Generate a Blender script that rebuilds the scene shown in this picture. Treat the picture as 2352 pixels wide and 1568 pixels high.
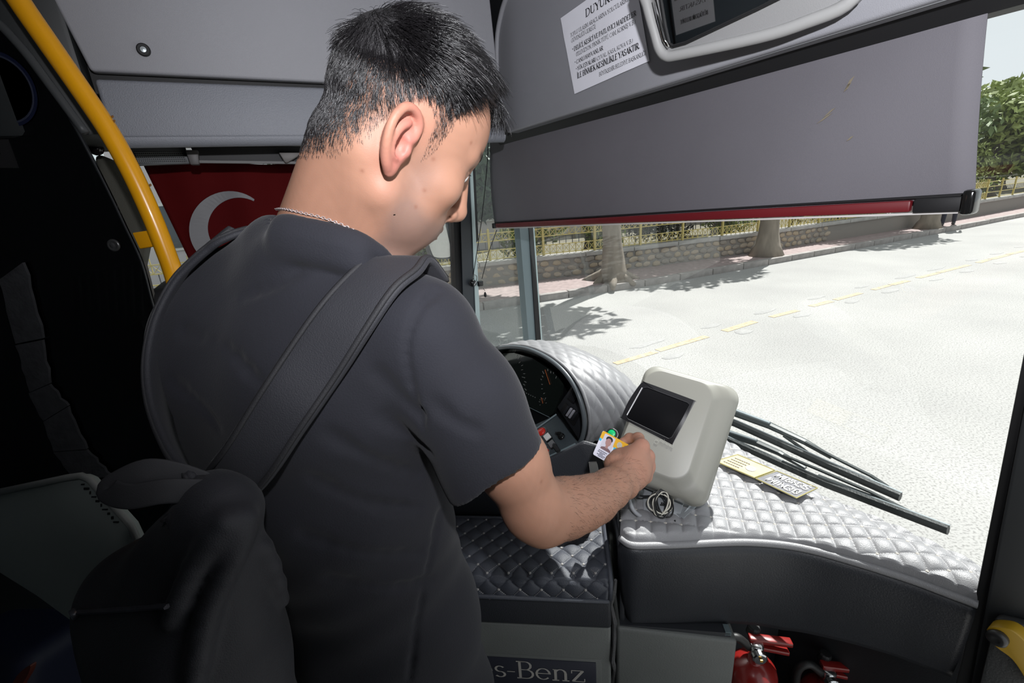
import bpy, bmesh, math, random
import numpy as np
from mathutils import Matrix, Vector, noise as mnoise

for o in list(bpy.data.objects):
    bpy.data.objects.remove(o)
SC = bpy.context.scene
COL = SC.collection
random.seed(7)
rng = np.random.default_rng(11)

# ---------------------------------------------------------------- camera
FPX = 1045.0
PITCH, ROLL = math.radians(17.9), math.radians(4.2)
CAM = np.array([0.0, 0.0, 1.6])
cp, sp, cr, sr = math.cos(PITCH), math.sin(PITCH), math.cos(ROLL), math.sin(ROLL)
C_RIGHT = np.array([cr, -sr * sp, -sr * cp])
C_UP = np.array([sr, cr * sp, cr * cp])
C_FWD = np.array([0.0, cp, -sp])
cam_data = bpy.data.cameras.new('camera')
cam_data.sensor_width = 36.0
cam_data.lens = 36.0 * FPX / 2352.0
cam_data.clip_start = 0.02
cam_data.clip_end = 500.0
cam = bpy.data.objects.new('camera', cam_data)
COL.objects.link(cam)
mw = Matrix.Identity(4)
for i in range(3):
    mw[i][0] = C_RIGHT[i]; mw[i][1] = C_UP[i]; mw[i][2] = -C_FWD[i]; mw[i][3] = CAM[i]
cam.matrix_world = mw
SC.camera = cam

# ---------------------------------------------------------------- world, sun, flash, exposure
SC.view_settings.view_transform = 'Standard'
SC.view_settings.look = 'None'
SC.view_settings.gamma = 1.0
SC.view_settings.use_curve_mapping = False
SC.view_settings.exposure = 0.0
world = bpy.data.worlds.new('sky')
SC.world = world
world.use_nodes = True
wn = world.node_tree
bgn = wn.nodes['Background']
# bright hazy summer sky
SUN_DIR = np.array([0.52, 0.62, 1.25]); SUN_DIR /= np.linalg.norm(SUN_DIR)
bgn.inputs[0].default_value = (0.90, 0.96, 1.0, 1)
bgn.inputs[1].default_value = 0.95
sun_data = bpy.data.lights.new('sun', 'SUN')
sun_data.energy = 9.0
sun_data.angle = math.radians(0.6)
sun_data.color = (1.0, 0.985, 0.965)
sun = bpy.data.objects.new('sun', sun_data)
COL.objects.link(sun)
sun.rotation_euler = Vector((-SUN_DIR).tolist()).to_track_quat('-Z', 'Y').to_euler()
# the photographer's flash, on the shoe above the lens
fl_data = bpy.data.lights.new('camera_flash', 'SPOT')
fl_data.energy = 50.0
fl_data.shadow_soft_size = 0.018
fl_data.spot_size = math.radians(122)
fl_data.spot_blend = 0.85
fl_data.color = (0.95, 0.955, 1.0)
flash = bpy.data.objects.new('camera_flash', fl_data)
COL.objects.link(flash)
fpos = CAM + C_UP * 0.20 + C_RIGHT * 0.06 - C_FWD * 0.14
flash.location = fpos.tolist()
fdir = C_FWD + C_UP * 0.30 + C_RIGHT * 0.07
flash.rotation_euler = Vector(fdir.tolist()).to_track_quat('-Z', 'Y').to_euler()

# ---------------------------------------------------------------- bus frame: f forward, l to the driver's left, z up
AZ = math.radians(62.0)
BF = np.array([math.sin(AZ), math.cos(AZ), 0.0])
BL = np.array([-math.cos(AZ), math.sin(AZ), 0.0])
UZ = np.array([0.0, 0.0, 1.0])
def B(f, l, z):
    return BF * f + BL * l + UZ * z
def ray(px, py):
    return C_FWD + C_RIGHT * ((px - 1176) / FPX) + C_UP * ((784 - py) / FPX)
def at(px, py, dep):          # a point seen at that place of the photograph, dep metres along the lens axis
    return CAM + ray(px, py) * dep
def onz(px, py, z):
    d = ray(px, py); return CAM + d * ((z - CAM[2]) / d[2])
def onf(px, py, f):
    d = ray(px, py); return CAM + d * (f / (d @ BF))
def onl(px, py, l):
    d = ray(px, py); return CAM + d * (l / (d @ BL))
def onplane(px, py, p0, n):
    d = ray(px, py); return CAM + d * (((p0 - CAM) @ n) / (d @ n))
def proj(P):
    d = np.asarray(P, float) - CAM
    w = d @ C_FWD
    return 1176 + (d @ C_RIGHT) / w * FPX, 784 - (d @ C_UP) / w * FPX
def nrm(v):
    v = np.asarray(v, float); return v / np.linalg.norm(v)

# ---------------------------------------------------------------- materials
MATS = {}
def mat(name, col, rough=0.5, metal=0.0, spec=0.5, bump=None, vary=None, sheen=0.0, coat=0.0, emit=None, sss=0.0, stretch=None):
    if name in MATS:
        return MATS[name]
    m = bpy.data.materials.new(name)
    m.use_nodes = True
    nt = m.node_tree
    b = nt.nodes['Principled BSDF']
    b.inputs['Base Color'].default_value = (*col, 1)
    b.inputs['Roughness'].default_value = rough
    b.inputs['Metallic'].default_value = metal
    b.inputs['Specular IOR Level'].default_value = spec
    if sheen:
        b.inputs['Sheen Weight'].default_value = sheen
        b.inputs['Sheen Roughness'].default_value = 0.5
    if coat:
        b.inputs['Coat Weight'].default_value = coat
    if sss:
        b.inputs['Subsurface Weight'].default_value = sss
        b.inputs['Subsurface Radius'].default_value = (0.008, 0.003, 0.0015)
        b.inputs['Subsurface Scale'].default_value = 1.0
    if emit:
        b.inputs['Emission Color'].default_value = (*col, 1)
        b.inputs['Emission Strength'].default_value = emit
    tc = nt.nodes.new('ShaderNodeTexCoord')
    src = tc.outputs['Object']
    if stretch:
        mp = nt.nodes.new('ShaderNodeMapping')
        mp.inputs['Scale'].default_value = stretch
        nt.links.new(src, mp.inputs[0]); src = mp.outputs[0]
    if vary:                      # (scale, amount): cloudy change of the colour itself
        nz = nt.nodes.new('ShaderNodeTexNoise'); nz.inputs['Scale'].default_value = vary[0]
        nz.inputs['Detail'].default_value = 5
        nt.links.new(src, nz.inputs['Vector'])
        mr = nt.nodes.new('ShaderNodeMapRange')
        mr.inputs[1].default_value = 0.25; mr.inputs[2].default_value = 0.75
        mr.inputs[3].default_value = 1 - vary[1]; mr.inputs[4].default_value = 1 + vary[1]
        nt.links.new(nz.outputs[0], mr.inputs[0])
        mx = nt.nodes.new('ShaderNodeVectorMath'); mx.operation = 'SCALE'
        mx.inputs[0].default_value = col
        nt.links.new(mr.outputs[0], mx.inputs['Scale'])
        nt.links.new(mx.outputs[0], b.inputs['Base Color'])
    if bump:                      # (scale, strength)
        nz = nt.nodes.new('ShaderNodeTexNoise'); nz.inputs['Scale'].default_value = bump[0]
        nz.inputs['Detail'].default_value = 3
        nt.links.new(src, nz.inputs['Vector'])
        bp = nt.nodes.new('ShaderNodeBump'); bp.inputs['Strength'].default_value = bump[1]
        bp.inputs['Distance'].default_value = 0.002
        nt.links.new(nz.outputs[0], bp.inputs['Height'])
        nt.links.new(bp.outputs[0], b.inputs['Normal'])
    MATS[name] = m
    return m
def glass_mat(name, tint=(1, 1, 1), refl=0.05, haze=0.0, rough=0.0):
    m = bpy.data.materials.new(name); m.use_nodes = True
    nt = m.node_tree
    nt.nodes.remove(nt.nodes['Principled BSDF'])
    out = nt.nodes['Material Output']
    tr = nt.nodes.new('ShaderNodeBsdfTransparent'); tr.inputs[0].default_value = (*tint, 1)
    gl = nt.nodes.new('ShaderNodeBsdfGlossy'); gl.inputs['Roughness'].default_value = rough
    mx = nt.nodes.new('ShaderNodeMixShader')
    lw = nt.nodes.new('ShaderNodeLayerWeight'); lw.inputs[0].default_value = 0.5
    pw = nt.nodes.new('ShaderNodeMath'); pw.operation = 'POWER'; pw.inputs[1].default_value = 4.0
    ad = nt.nodes.new('ShaderNodeMath'); ad.operation = 'MULTIPLY_ADD'; ad.inputs[1].default_value = 0.9; ad.inputs[2].default_value = refl
    ad.use_clamp = True
    nt.links.new(lw.outputs['Facing'], pw.inputs[0]); nt.links.new(pw.outputs[0], ad.inputs[0]); nt.links.new(ad.outputs[0], mx.inputs[0])
    nt.links.new(tr.outputs[0], mx.inputs[1]); nt.links.new(gl.outputs[0], mx.inputs[2])
    last = mx.outputs[0]
    if haze:
        df = nt.nodes.new('ShaderNodeBsdfDiffuse'); df.inputs[0].default_value = (0.8, 0.8, 0.8, 1)
        tl = nt.nodes.new('ShaderNodeBsdfTranslucent'); tl.inputs[0].default_value = (0.8, 0.8, 0.8, 1)
        ms = nt.nodes.new('ShaderNodeMixShader'); ms.inputs[0].default_value = 0.5
        nt.links.new(df.outputs[0], ms.inputs[1]); nt.links.new(tl.outputs[0], ms.inputs[2])
        nz = nt.nodes.new('ShaderNodeTexNoise'); nz.inputs['Scale'].default_value = 7
        tc = nt.nodes.new('ShaderNodeTexCoord'); nt.links.new(tc.outputs['Object'], nz.inputs['Vector'])
        mh = nt.nodes.new('ShaderNodeMath'); mh.operation = 'MULTIPLY'; mh.inputs[1].default_value = haze * 2
        nt.links.new(nz.outputs[0], mh.inputs[0])
        m2 = nt.nodes.new('ShaderNodeMixShader')
        nt.links.new(mh.outputs[0], m2.inputs[0]); nt.links.new(last, m2.inputs[1]); nt.links.new(ms.outputs[0], m2.inputs[2])
        last = m2.outputs[0]
    nt.links.new(last, out.inputs[0])
    MATS[name] = m
    return m

# ---------------------------------------------------------------- scene helpers
def tag(o, label=None, cat=None, group=None, kind=None):
    if label: o['label'] = label
    if cat: o['category'] = cat
    if group: o['group'] = group
    if kind: o['kind'] = kind
    return o
def thing(name, loc, label, cat, group=None):
    o = bpy.data.objects.new(name, None)
    o.empty_display_size = 0.05
    COL.objects.link(o)
    o.location = [float(x) for x in loc]
    return tag(o, label, cat, group)
def root_of(o):
    while o.parent: o = o.parent
    return o
def copy_part(o, parent, name=None):
    c = o.copy(); COL.objects.link(c); c.parent = parent
    return c

def frame_from(z, xhint):
    z = nrm(z); x = np.asarray(xhint, float); x = nrm(x - z * (x @ z)); y = np.cross(z, x)
    return x, y, z

class MB:
    def __init__(s): s.v = []; s.f = []
    def add(s, vs, fs):
        n = len(s.v); s.v.extend([tuple(map(float, p)) for p in vs]); s.f.extend([tuple(n + i for i in f) for f in fs]); return s
    def box(s, c, ax, ay, az, sx, sy, sz):
        c = np.asarray(c, float); ax, ay, az = (np.asarray(k, float) for k in (ax, ay, az))
        vs = [c + ax * (i * sx / 2) + ay * (j * sy / 2) + az * (k * sz / 2) for i in (-1, 1) for j in (-1, 1) for k in (-1, 1)]
        return s.add(vs, [(0, 1, 3, 2), (4, 6, 7, 5), (0, 4, 5, 1), (2, 3, 7, 6), (0, 2, 6, 4), (1, 5, 7, 3)])
    def bbox(s, f0, f1, l0, l1, z0, z1):          # box in the bus frame
        return s.box(B((f0 + f1) / 2, (l0 + l1) / 2, (z0 + z1) / 2), BF, BL, UZ, f1 - f0, l1 - l0, z1 - z0)
    def prism(s, pts, vec):                       # closed outline pushed along vec
        pts = [np.asarray(p, float) for p in pts]; vec = np.asarray(vec, float); n = len(pts)
        vs = pts + [p + vec for p in pts]
        fs = [tuple(range(n))[::-1], tuple(range(n, 2 * n))] + [(i, (i + 1) % n, n + (i + 1) % n, n + i) for i in range(n)]
        return s.add(vs, fs)
    def poly(s, pts):
        return s.add(pts, [tuple(range(len(pts)))])
    def tube(s, path, r, n=8, closed=False, caps=True, flat=None, up=None):
        path = [np.asarray(p, float) for p in path]; m = len(path)
        rs = r if hasattr(r, '__len__') else [r] * m
        prev = None; vs = []
        for i, p in enumerate(path):
            if closed: t = path[(i + 1) % m] - path[i - 1]
            else: t = path[min(i + 1, m - 1)] - path[max(i - 1, 0)]
            t = nrm(t)
            if prev is None:
                h = np.asarray(up, float) if up is not None else (np.array([0, 0, 1.0]) if abs(t[2]) < 0.9 else np.array([1.0, 0, 0]))
                prev = nrm(h - t * (h @ t))
            else:
                prev = nrm(prev - t * (prev @ t))
            q = np.cross(t, prev)
            for k in range(n):
                a = 2 * math.pi * k / n
                fa = flat if flat else 1.0
                vs.append(p + prev * (math.cos(a) * rs[i] * fa) + q * (math.sin(a) * rs[i]))
        fs = []
        for i in range(m if closed else m - 1):
            for k in range(n):
                a = i * n + k; b2 = i * n + (k + 1) % n; c = ((i + 1) % m) * n + (k + 1) % n; d = ((i + 1) % m) * n + k
                fs.append((a, b2, c, d))
        if caps and not closed:
            fs.append(tuple(range(n))[::-1]); fs.append(tuple((m - 1) * n + k for k in range(n)))
        return s.add(vs, fs)
    def lathe(s, c, ax, prof, n=24, ang=(0, 2 * math.pi)):       # prof: (radius, height along ax)
        c = np.asarray(c, float); x, y, z = frame_from(ax, [1, 0, 0] if abs(nrm(ax)[0]) < 0.9 else [0, 1, 0])
        vs = []; m = len(prof)
        for r, h in prof:
            for k in range(n):
                a = 2 * math.pi * k / n
                vs.append(c + z * h + (x * math.cos(a) + y * math.sin(a)) * r)
        fs = [(i * n + k, i * n + (k + 1) % n, (i + 1) * n + (k + 1) % n, (i + 1) * n + k) for i in range(m - 1) for k in range(n)]
        if prof[0][0] > 1e-6: fs.append(tuple(range(n))[::-1])
        if prof[-1][0] > 1e-6: fs.append(tuple((m - 1) * n + k for k in range(n)))
        return s.add(vs, fs)
    def grid(s, fn, nu, nv, wrap=False):
        vs = [fn(i / (nu - 1), j / (nv - 1)) for i in range(nu) for j in range(nv)]
        return s.add(vs, [(i * nv + j, (i + 1) * nv + j, (i + 1) * nv + j + 1, i * nv + j + 1) for i in range(nu - 1) for j in range(nv - 1)])
    def build(s, name, m, parent=None, smooth=False, bevel=0.0, seg=2, solid=0.0, loc=None, sub=0):
        me = bpy.data.meshes.new(name)
        if parent is not None:
            base = np.array(root_of(parent).location)
        elif loc is not None:
            base = np.asarray(loc, float)
        else:
            a = np.array(s.v); base = (a.min(0) + a.max(0)) / 2; base[2] = a[:, 2].min()
        me.from_pydata([tuple(np.array(p) - base) for p in s.v], [], s.f)
        o = bpy.data.objects.new(name, me)
        COL.objects.link(o)
        if parent is not None:
            o.parent = parent
        else:
            o.location = base.tolist()
        if m is not None: me.materials.append(m)
        bm = bmesh.new(); bm.from_mesh(me)
        bmesh.ops.remove_doubles(bm, verts=bm.verts, dist=1e-6)
        if bevel:
            es = [e for e in bm.edges if len(e.link_faces) == 2 and e.calc_face_angle(0) > 0.5]
            bmesh.ops.bevel(bm, geom=es, offset=bevel, segments=seg, affect='EDGES', profile=0.5, clamp_overlap=True)
        bmesh.ops.recalc_face_normals(bm, faces=bm.faces)
        bm.to_mesh(me); bm.free()
        if smooth or bevel:
            for p in me.polygons: p.use_smooth = True
            if bevel and not smooth:
                try: me.set_sharp_from_angle(angle=math.radians(40))
                except Exception: pass
        if solid:
            md = o.modifiers.new('solid', 'SOLIDIFY'); md.thickness = solid; md.offset = 0
        if sub:
            md = o.modifiers.new('sub', 'SUBSURF'); md.levels = sub; md.render_levels = sub
        return o
def fast_mesh(name, V, Q, m, parent=None, base=None, smooth=True, tri=False):
    me = bpy.data.meshes.new(name)
    k = Q.shape[1]
    if parent is not None: b0 = np.array(root_of(parent).location)
    elif base is not None: b0 = np.asarray(base, float)
    else:
        b0 = (V.min(0) + V.max(0)) / 2; b0[2] = V[:, 2].min()
    me.vertices.add(len(V)); me.vertices.foreach_set('co', (V - b0).astype(np.float32).ravel())
    me.loops.add(Q.size); me.loops.foreach_set('vertex_index', Q.astype(np.int32).ravel())
    me.polygons.add(len(Q)); me.polygons.foreach_set('loop_start', np.arange(0, Q.size, k, dtype=np.int32))
    try: me.polygons.foreach_set('loop_total', np.full(len(Q), k, dtype=np.int32))
    except Exception: pass
    me.update(calc_edges=True); me.validate()
    if smooth: me.polygons.foreach_set('use_smooth', np.ones(len(me.polygons), dtype=bool))
    o = bpy.data.objects.new(name, me); COL.objects.link(o)
    if m is not None: me.materials.append(m)
    if parent is not None: o.parent = parent
    else: o.location = b0.tolist()
    return o
def catmull(P, n=8, closed=False):
    P = [np.asarray(p, float) for p in P]; out = []; m = len(P)
    rngi = range(m) if closed else range(m - 1)
    for i in rngi:
        p0 = P[i - 1] if (closed or i > 0) else 2 * P[0] - P[1]
        p1 = P[i]; p2 = P[(i + 1) % m]
        p3 = P[(i + 2) % m] if (closed or i + 2 < m) else 2 * P[-1] - P[-2]
        for k in range(n):
            t = k / n
            out.append(0.5 * ((2 * p1) + (-p0 + p2) * t + (2 * p0 - 5 * p1 + 4 * p2 - p3) * t * t + (-p0 + 3 * p1 - 3 * p2 + p3) * t ** 3))
    if not closed: out.append(P[-1])
    return out
_PL = {}
def plerp(P, t):              # point on a polyline by fraction of its length
    k = id(P); e = _PL.get(k)
    if e is None or e[0] is not P:
        A = np.array([np.asarray(p, float) for p in P])
        d = np.concatenate([[0], np.cumsum(np.linalg.norm(np.diff(A, axis=0), axis=1))])
        e = (P, A, d / d[-1], {}); _PL[k] = e
    r = e[3].get(t)
    if r is None:
        r = np.array([np.interp(t, e[2], e[1][:, i]) for i in range(e[1].shape[1])]); e[3][t] = r
    return r
# ================================================================ the bus shell
M_GREY = mat('overhead_grey_plastic', (0.29, 0.292, 0.315), 0.55, bump=(900, 0.25), vary=(3, 0.06))
M_GREY2 = mat('overhead_leather_grain', (0.22, 0.23, 0.258), 0.5, bump=(420, 0.5), vary=(2.5, 0.05))
M_DARK = mat('dark_interior_plastic', (0.02, 0.022, 0.025), 0.5, bump=(300, 0.2))
M_BLACK = mat('black_rubber', (0.008, 0.008, 0.009), 0.6)
M_FLOOR = mat('floor_vinyl', (0.045, 0.047, 0.05), 0.6, bump=(200, 0.3), vary=(30, 0.2))
M_ALU = mat('window_profile_alu', (0.17, 0.22, 0.235), 0.42, metal=0.25)
M_ALU_L = mat('window_profile_light', (0.45, 0.55, 0.55), 0.4, metal=0.2)
M_ROOF = mat('roof_lining', (0.35, 0.35, 0.36), 0.7)
M_GLASS = glass_mat('window_glass', (0.93, 0.96, 0.95), 0.045, haze=0.012)
M_WGLASS = glass_mat('windshield_glass', (0.96, 0.98, 0.97), 0.085, haze=0.008)

def wsf(z):                        # the windshield leans: how far forward it stands at height z
    return 1.07 - 0.103 * (z - 0.9)

m = MB(); m.bbox(-3.0, 1.08, -0.35, 1.85, -0.04, 0.0)
tag(m.build('floor', M_FLOOR), 'dark vinyl floor of the bus', None, None, 'structure')
m = MB(); m.bbox(-3.0, 0.98, -0.4, 1.85, 2.3, 2.34)
tag(m.build('ceiling', M_ROOF), 'pale lining of the bus roof', None, None, 'structure')
# left wall: sill below the windows, solid part behind the driver, header above
m = MB(); m.bbox(-3.0, 1.1, 1.77, 1.83, -0.3, 0.84); m.bbox(-3.0, -0.36, 1.77, 1.83, 0.84, 2.3); m.bbox(-0.36, 0.98, 1.77, 1.83, 1.83, 2.3)
tag(m.build('wall_left', M_DARK), 'dark side wall along the driver', None, None, 'structure')
m = MB(); m.bbox(-3.05, -3.0, -0.4, 1.85, -0.3, 2.34)
tag(m.build('wall_back', M_DARK), 'dark rear end of the front cabin', None, None, 'structure')
m = MB(); m.bbox(-3.0, 0.25, -0.4, -0.35, -0.3, 2.34); m.bbox(0.25, 1.0, -0.4, -0.35, 2.05, 2.34)  # wall extended over the doorway to cut the daylight inside
tag(m.build('wall_right', M_DARK), 'dark side wall, carried across the door opening to keep daylight out', None, None, 'structure')
m = MB()
m.prism([B(wsf(2.34) - 0.02, 1.8, 2.34), B(wsf(2.34) - 0.02, -0.4, 2.34), B(wsf(1.87), -0.4, 1.87), B(wsf(1.87), 1.8, 1.87)], BF * 0.05)
m.prism([B(wsf(0.72), 1.8, 0.72), B(wsf(0.72), -0.1, 0.72), B(wsf(0.72), -0.1, -0.3), B(wsf(0.72), 1.8, -0.3)], BF * 0.05)
tag(m.build('wall_front', M_DARK), 'front bulkhead above and below the windshield', None, None, 'structure')

# posts of the driver's window, running up the left wall
def post(name, pts_px, l, depth, material, kind='structure', label=None):
    mm = MB(); mm.prism([onl(x, y, l) for x, y in pts_px], BL * depth)
    o = mm.build(name, material); tag(o, label, None, None, kind); return o
post('trim_1', [(1036, 330), (1053, 330), (1066, 760), (1050, 760)], 1.745, 0.05, M_BLACK, label='black rubber channel of the sliding side window')
post('trim_2', [(1053, 330), (1079, 330), (1096, 760), (1066, 760)], 1.73, 0.07, mat('post_dark', (0.035, 0.042, 0.05), 0.4), label='dark metal window post behind the profile')
post('trim_3', [(1077, 330), (1083, 330), (1104, 760), (1094, 760)], 1.724, 0.02, M_ALU_L, label='pale edge strip of the window post')
post('trim_4', [(1082, 330), (1089, 330), (1099, 550), (1092, 560)], 1.726, 0.012, M_BLACK, label='short black seal beside the window post')
# the corner pillar of the windshield
post('trim_5', [(1178, 330), (1206, 330), (1243, 815), (1217, 815)], 1.735, 0.05, M_ALU, label='grey metal windshield corner pillar')
post('trim_6', [(1203, 330), (1211, 330), (1245, 815), (1234, 815)], 1.729, 0.06, M_BLACK, label='black rubber seal of the corner pillar')
post('trim_7', [(1211, 330), (1214, 330), (1248, 815), (1245, 815)], 1.735, 0.01, M_ALU_L, label='thin bright edge of the corner pillar')

# glass
m = MB(); m.bbox(-0.36, 0.74, 1.775, 1.781, 0.84, 1.83)
tag(m.build('window_1', M_GLASS), 'side window glass beside the driver', None, None, 'structure')
m = MB(); m.prism([B(0.76, 1.775, 0.84), B(wsf(0.84) + 0.0, 1.775, 0.84), B(wsf(1.85), 1.775, 1.85), B(0.76, 1.775, 1.85)], BL * 0.006)
tag(m.build('window_2', M_GLASS), 'narrow quarter window glass by the windshield', None, None, 'structure')
m = MB()
def wsurf(u, v):
    l = 1.765 - u * 1.70; z = 0.72 + v * 1.16
    return B(wsf(z) + 0.02, l, z)
m.grid(wsurf, 24, 8)
tag(m.build('window_3', M_WGLASS, smooth=True), 'wide raked windshield glass', None, None, 'structure')
# ================================================================ the street outside
def asphalt():
    m = bpy.data.materials.new('sunlit_asphalt'); m.use_nodes = True
    nt = m.node_tree; b = nt.nodes['Principled BSDF']; b.inputs['Roughness'].default_value = 0.9
    tc = nt.nodes.new('ShaderNodeTexCoord')
    n1 = nt.nodes.new('ShaderNodeTexNoise'); n1.inputs['Scale'].default_value = 70; n1.inputs['Detail'].default_value = 4
    n2 = nt.nodes.new('ShaderNodeTexNoise'); n2.inputs['Scale'].default_value = 0.7; n2.inputs['Detail'].default_value = 3
    r1 = nt.nodes.new('ShaderNodeValToRGB')
    r1.color_ramp.elements[0].position = 0.33; r1.color_ramp.elements[0].color = (0.19, 0.187, 0.18, 1)
    r1.color_ramp.elements[1].position = 0.52; r1.color_ramp.elements[1].color = (0.335, 0.332, 0.32, 1)
    mx = nt.nodes.new('ShaderNodeMix'); mx.data_type = 'RGBA'; mx.blend_type = 'MULTIPLY'; mx.inputs[0].default_value = 1.0
    r2 = nt.nodes.new('ShaderNodeValToRGB')
    r2.color_ramp.elements[0].position = 0.3; r2.color_ramp.elements[0].color = (0.88, 0.88, 0.88, 1)
    r2.color_ramp.elements[1].position = 0.7; r2.color_ramp.elements[1].color = (1.05, 1.05, 1.04, 1)
    nt.links.new(tc.outputs['Object'], n1.inputs['Vector']); nt.links.new(tc.outputs['Object'], n2.inputs['Vector'])
    nt.links.new(n1.outputs[0], r1.inputs[0]); nt.links.new(n2.outputs[0], r2.inputs[0])
    nt.links.new(r1.outputs[0], mx.inputs[6]); nt.links.new(r2.outputs[0], mx.inputs[7])
    nt.links.new(mx.outputs[2], b.inputs['Base Color'])
    return m
ROADZ = -0.32; WALKZ = -0.2
KERB = [np.array(p) for p in [(-14, 12.0), (-6, 9.4), (0, 7.85), (3.3, 7.22), (6.55, 6.6), (9.2, 6.34), (13.9, 5.96), (18.3, 5.69), (22.9, 5.49), (40, 4.95), (90, 3.6)]]
WALL = [np.array(p) for p in [(-14, 13.6), (-6, 10.9), (0, 9.55), (4.2, 8.56), (6.72, 7.8), (10.5, 7.1), (16, 6.55), (22, 6.25), (40, 5.7), (90, 4.4)]]
def P2(poly, t): return plerp(poly, t)
def W2(q, z): return B(q[0], q[1], z)

m = MB(); m.prism([B(-40, -25, ROADZ), B(110, -25, ROADZ), B(110, 14, ROADZ), B(-40, 14, ROADZ)], -UZ * 0.05)
tag(m.build('road', asphalt(), loc=B(0, 0, ROADZ)), 'sun-bleached pale grey asphalt road', None, None, 'structure')
M_PAVE = mat('pink_paving', (0.27, 0.21, 0.2), 0.85, vary=(9, 0.25), bump=(60, 0.3))
m = MB()
for i in range(60):
    a, b_, c, d = P2(KERB, i / 60), P2(KERB, (i + 1) / 60), P2(WALL, (i + 1) / 60), P2(WALL, i / 60)
    m.prism([W2(a, WALKZ), W2(b_, WALKZ), W2(c, WALKZ), W2(d, WALKZ)], -UZ * 0.1)
sidewalk = m.build('sidewalk', M_PAVE, loc=B(8, 7, WALKZ)); tag(sidewalk, 'pinkish brick sidewalk along the road', None, None, 'structure')
# ground of the garden behind the wall
m = MB(); m.prism([B(-14, 13.5, -0.1), B(-6, 10.8, -0.1), B(4, 8.7, -0.1), B(16, 6.7, -0.1), B(40, 5.9, -0.1), B(110, 4.5, -0.1), B(110, 60, -0.1), B(-40, 60, -0.1)], -UZ * 0.1)
tag(m.build('garden_ground', mat('garden_soil', (0.12, 0.11, 0.075), 0.95, vary=(2, 0.4))), 'shaded garden ground behind the fence', None, None, 'structure')
# kerb stones, one by one
M_KERB = mat('kerb_stone', (0.27, 0.25, 0.235), 0.85, vary=(8, 0.2), bump=(60, 0.4))
dense = []
for a, b_ in zip(KERB, KERB[1:]):
    n = max(1, int(round(np.linalg.norm(b_ - a) / 0.85)))
    for k in range(n): dense.append((a * (1 - k / n) + b_ * (k / n), a * (1 - (k + 1) / n) + b_ * ((k + 1) / n)))
kmesh = None
for a, b_ in dense:
    mid = (a + b_) / 2
    if mid[0] < 1.5 or mid[0] > 34: continue
    d = b_ - a; L_ = np.linalg.norm(d)
    if kmesh is None:
        mm = MB(); mm.box([0, 0, 0], [1, 0, 0], [0, 1, 0], [0, 0, 1], 0.83, 0.14, 0.16)
        ko = mm.build('kerb_stone', M_KERB, bevel=0.012, loc=[0, 0, 0]); kmesh = ko.data
    else:
        ko = bpy.data.objects.new('kerb_stone', kmesh); COL.objects.link(ko)
    ko.parent = sidewalk
    wp = W2(mid, WALKZ - 0.07 + random.uniform(-.004, .004)) - np.array(sidewalk.location)
    dw = W2(b_, 0) - W2(a, 0)
    ko.location = wp.tolist(); ko.rotation_euler = (0, 0, math.atan2(dw[1], dw[0]))
    ko.scale = (L_ / 0.85, 1, 1)
# broken yellow centre line
M_YEL = mat('worn_yellow_paint', (0.42, 0.33, 0.22), 0.85, vary=(18, 0.35))
CL = [np.array(p) for p in [(2.5, 3.66), (3.04, 3.72), (5.57, 3.74), (8.7, 3.62), (14.4, 3.30), (30, 2.5), (60, 0.9)]]
m = MB()
s0 = 0.0
while s0 < 0.55:
    ln = random.uniform(0.008, 0.02)
    a, b_ = P2(CL, s0), P2(CL, s0 + ln)
    nn = nrm([-(b_ - a)[1], (b_ - a)[0]]); w = random.uniform(0.04, 0.055); j = random.uniform(-.012, .012)
    m = MB(); m.prism([W2(a + nn * (w + j), ROADZ + .002), W2(a - nn * (w - j), ROADZ + .002), W2(b_ - nn * (w + j), ROADZ + .002), W2(b_ + nn * (w - j), ROADZ + .002)], UZ * 0.002)
    m.build('yellow_dash', M_YEL, bpy.data.objects['road'])
    s0 += ln + random.choice([0.0008, 0.001, 0.002, 0.006])
# lifted asphalt patches and cracks along both sides of the line
M_PATCH = mat('road_patch', (0.30, 0.297, 0.288), 0.9, vary=(25, 0.15), bump=(120, 0.6))
for side in (-1, 1):
    for k in range(15):
        s1 = 0.004 + k * 0.021 + random.uniform(0, .004)
        a = P2(CL, s1); b_ = P2(CL, s1 + 0.009); d = nrm(b_ - a); nn = np.array([-d[1], d[0]])
        c = a + nn * side * (0.22 + random.uniform(-.03, .05)); ln = random.uniform(.12, .3) * (1 + k * 0.03); wd = random.uniform(.05, .09)
        pts = []
        for q in range(9):
            t = 2 * math.pi * q / 9
            pts.append(W2(c + d * (math.cos(t) * ln * random.uniform(.75, 1.1)) + nn * (math.sin(t) * wd * random.uniform(.7, 1.2)), ROADZ))
        mm = MB(); mm.prism(pts, UZ * 0.003)
        o = mm.build('asphalt_patch', M_PATCH, bevel=0.001, parent=bpy.data.objects['road'])
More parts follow.
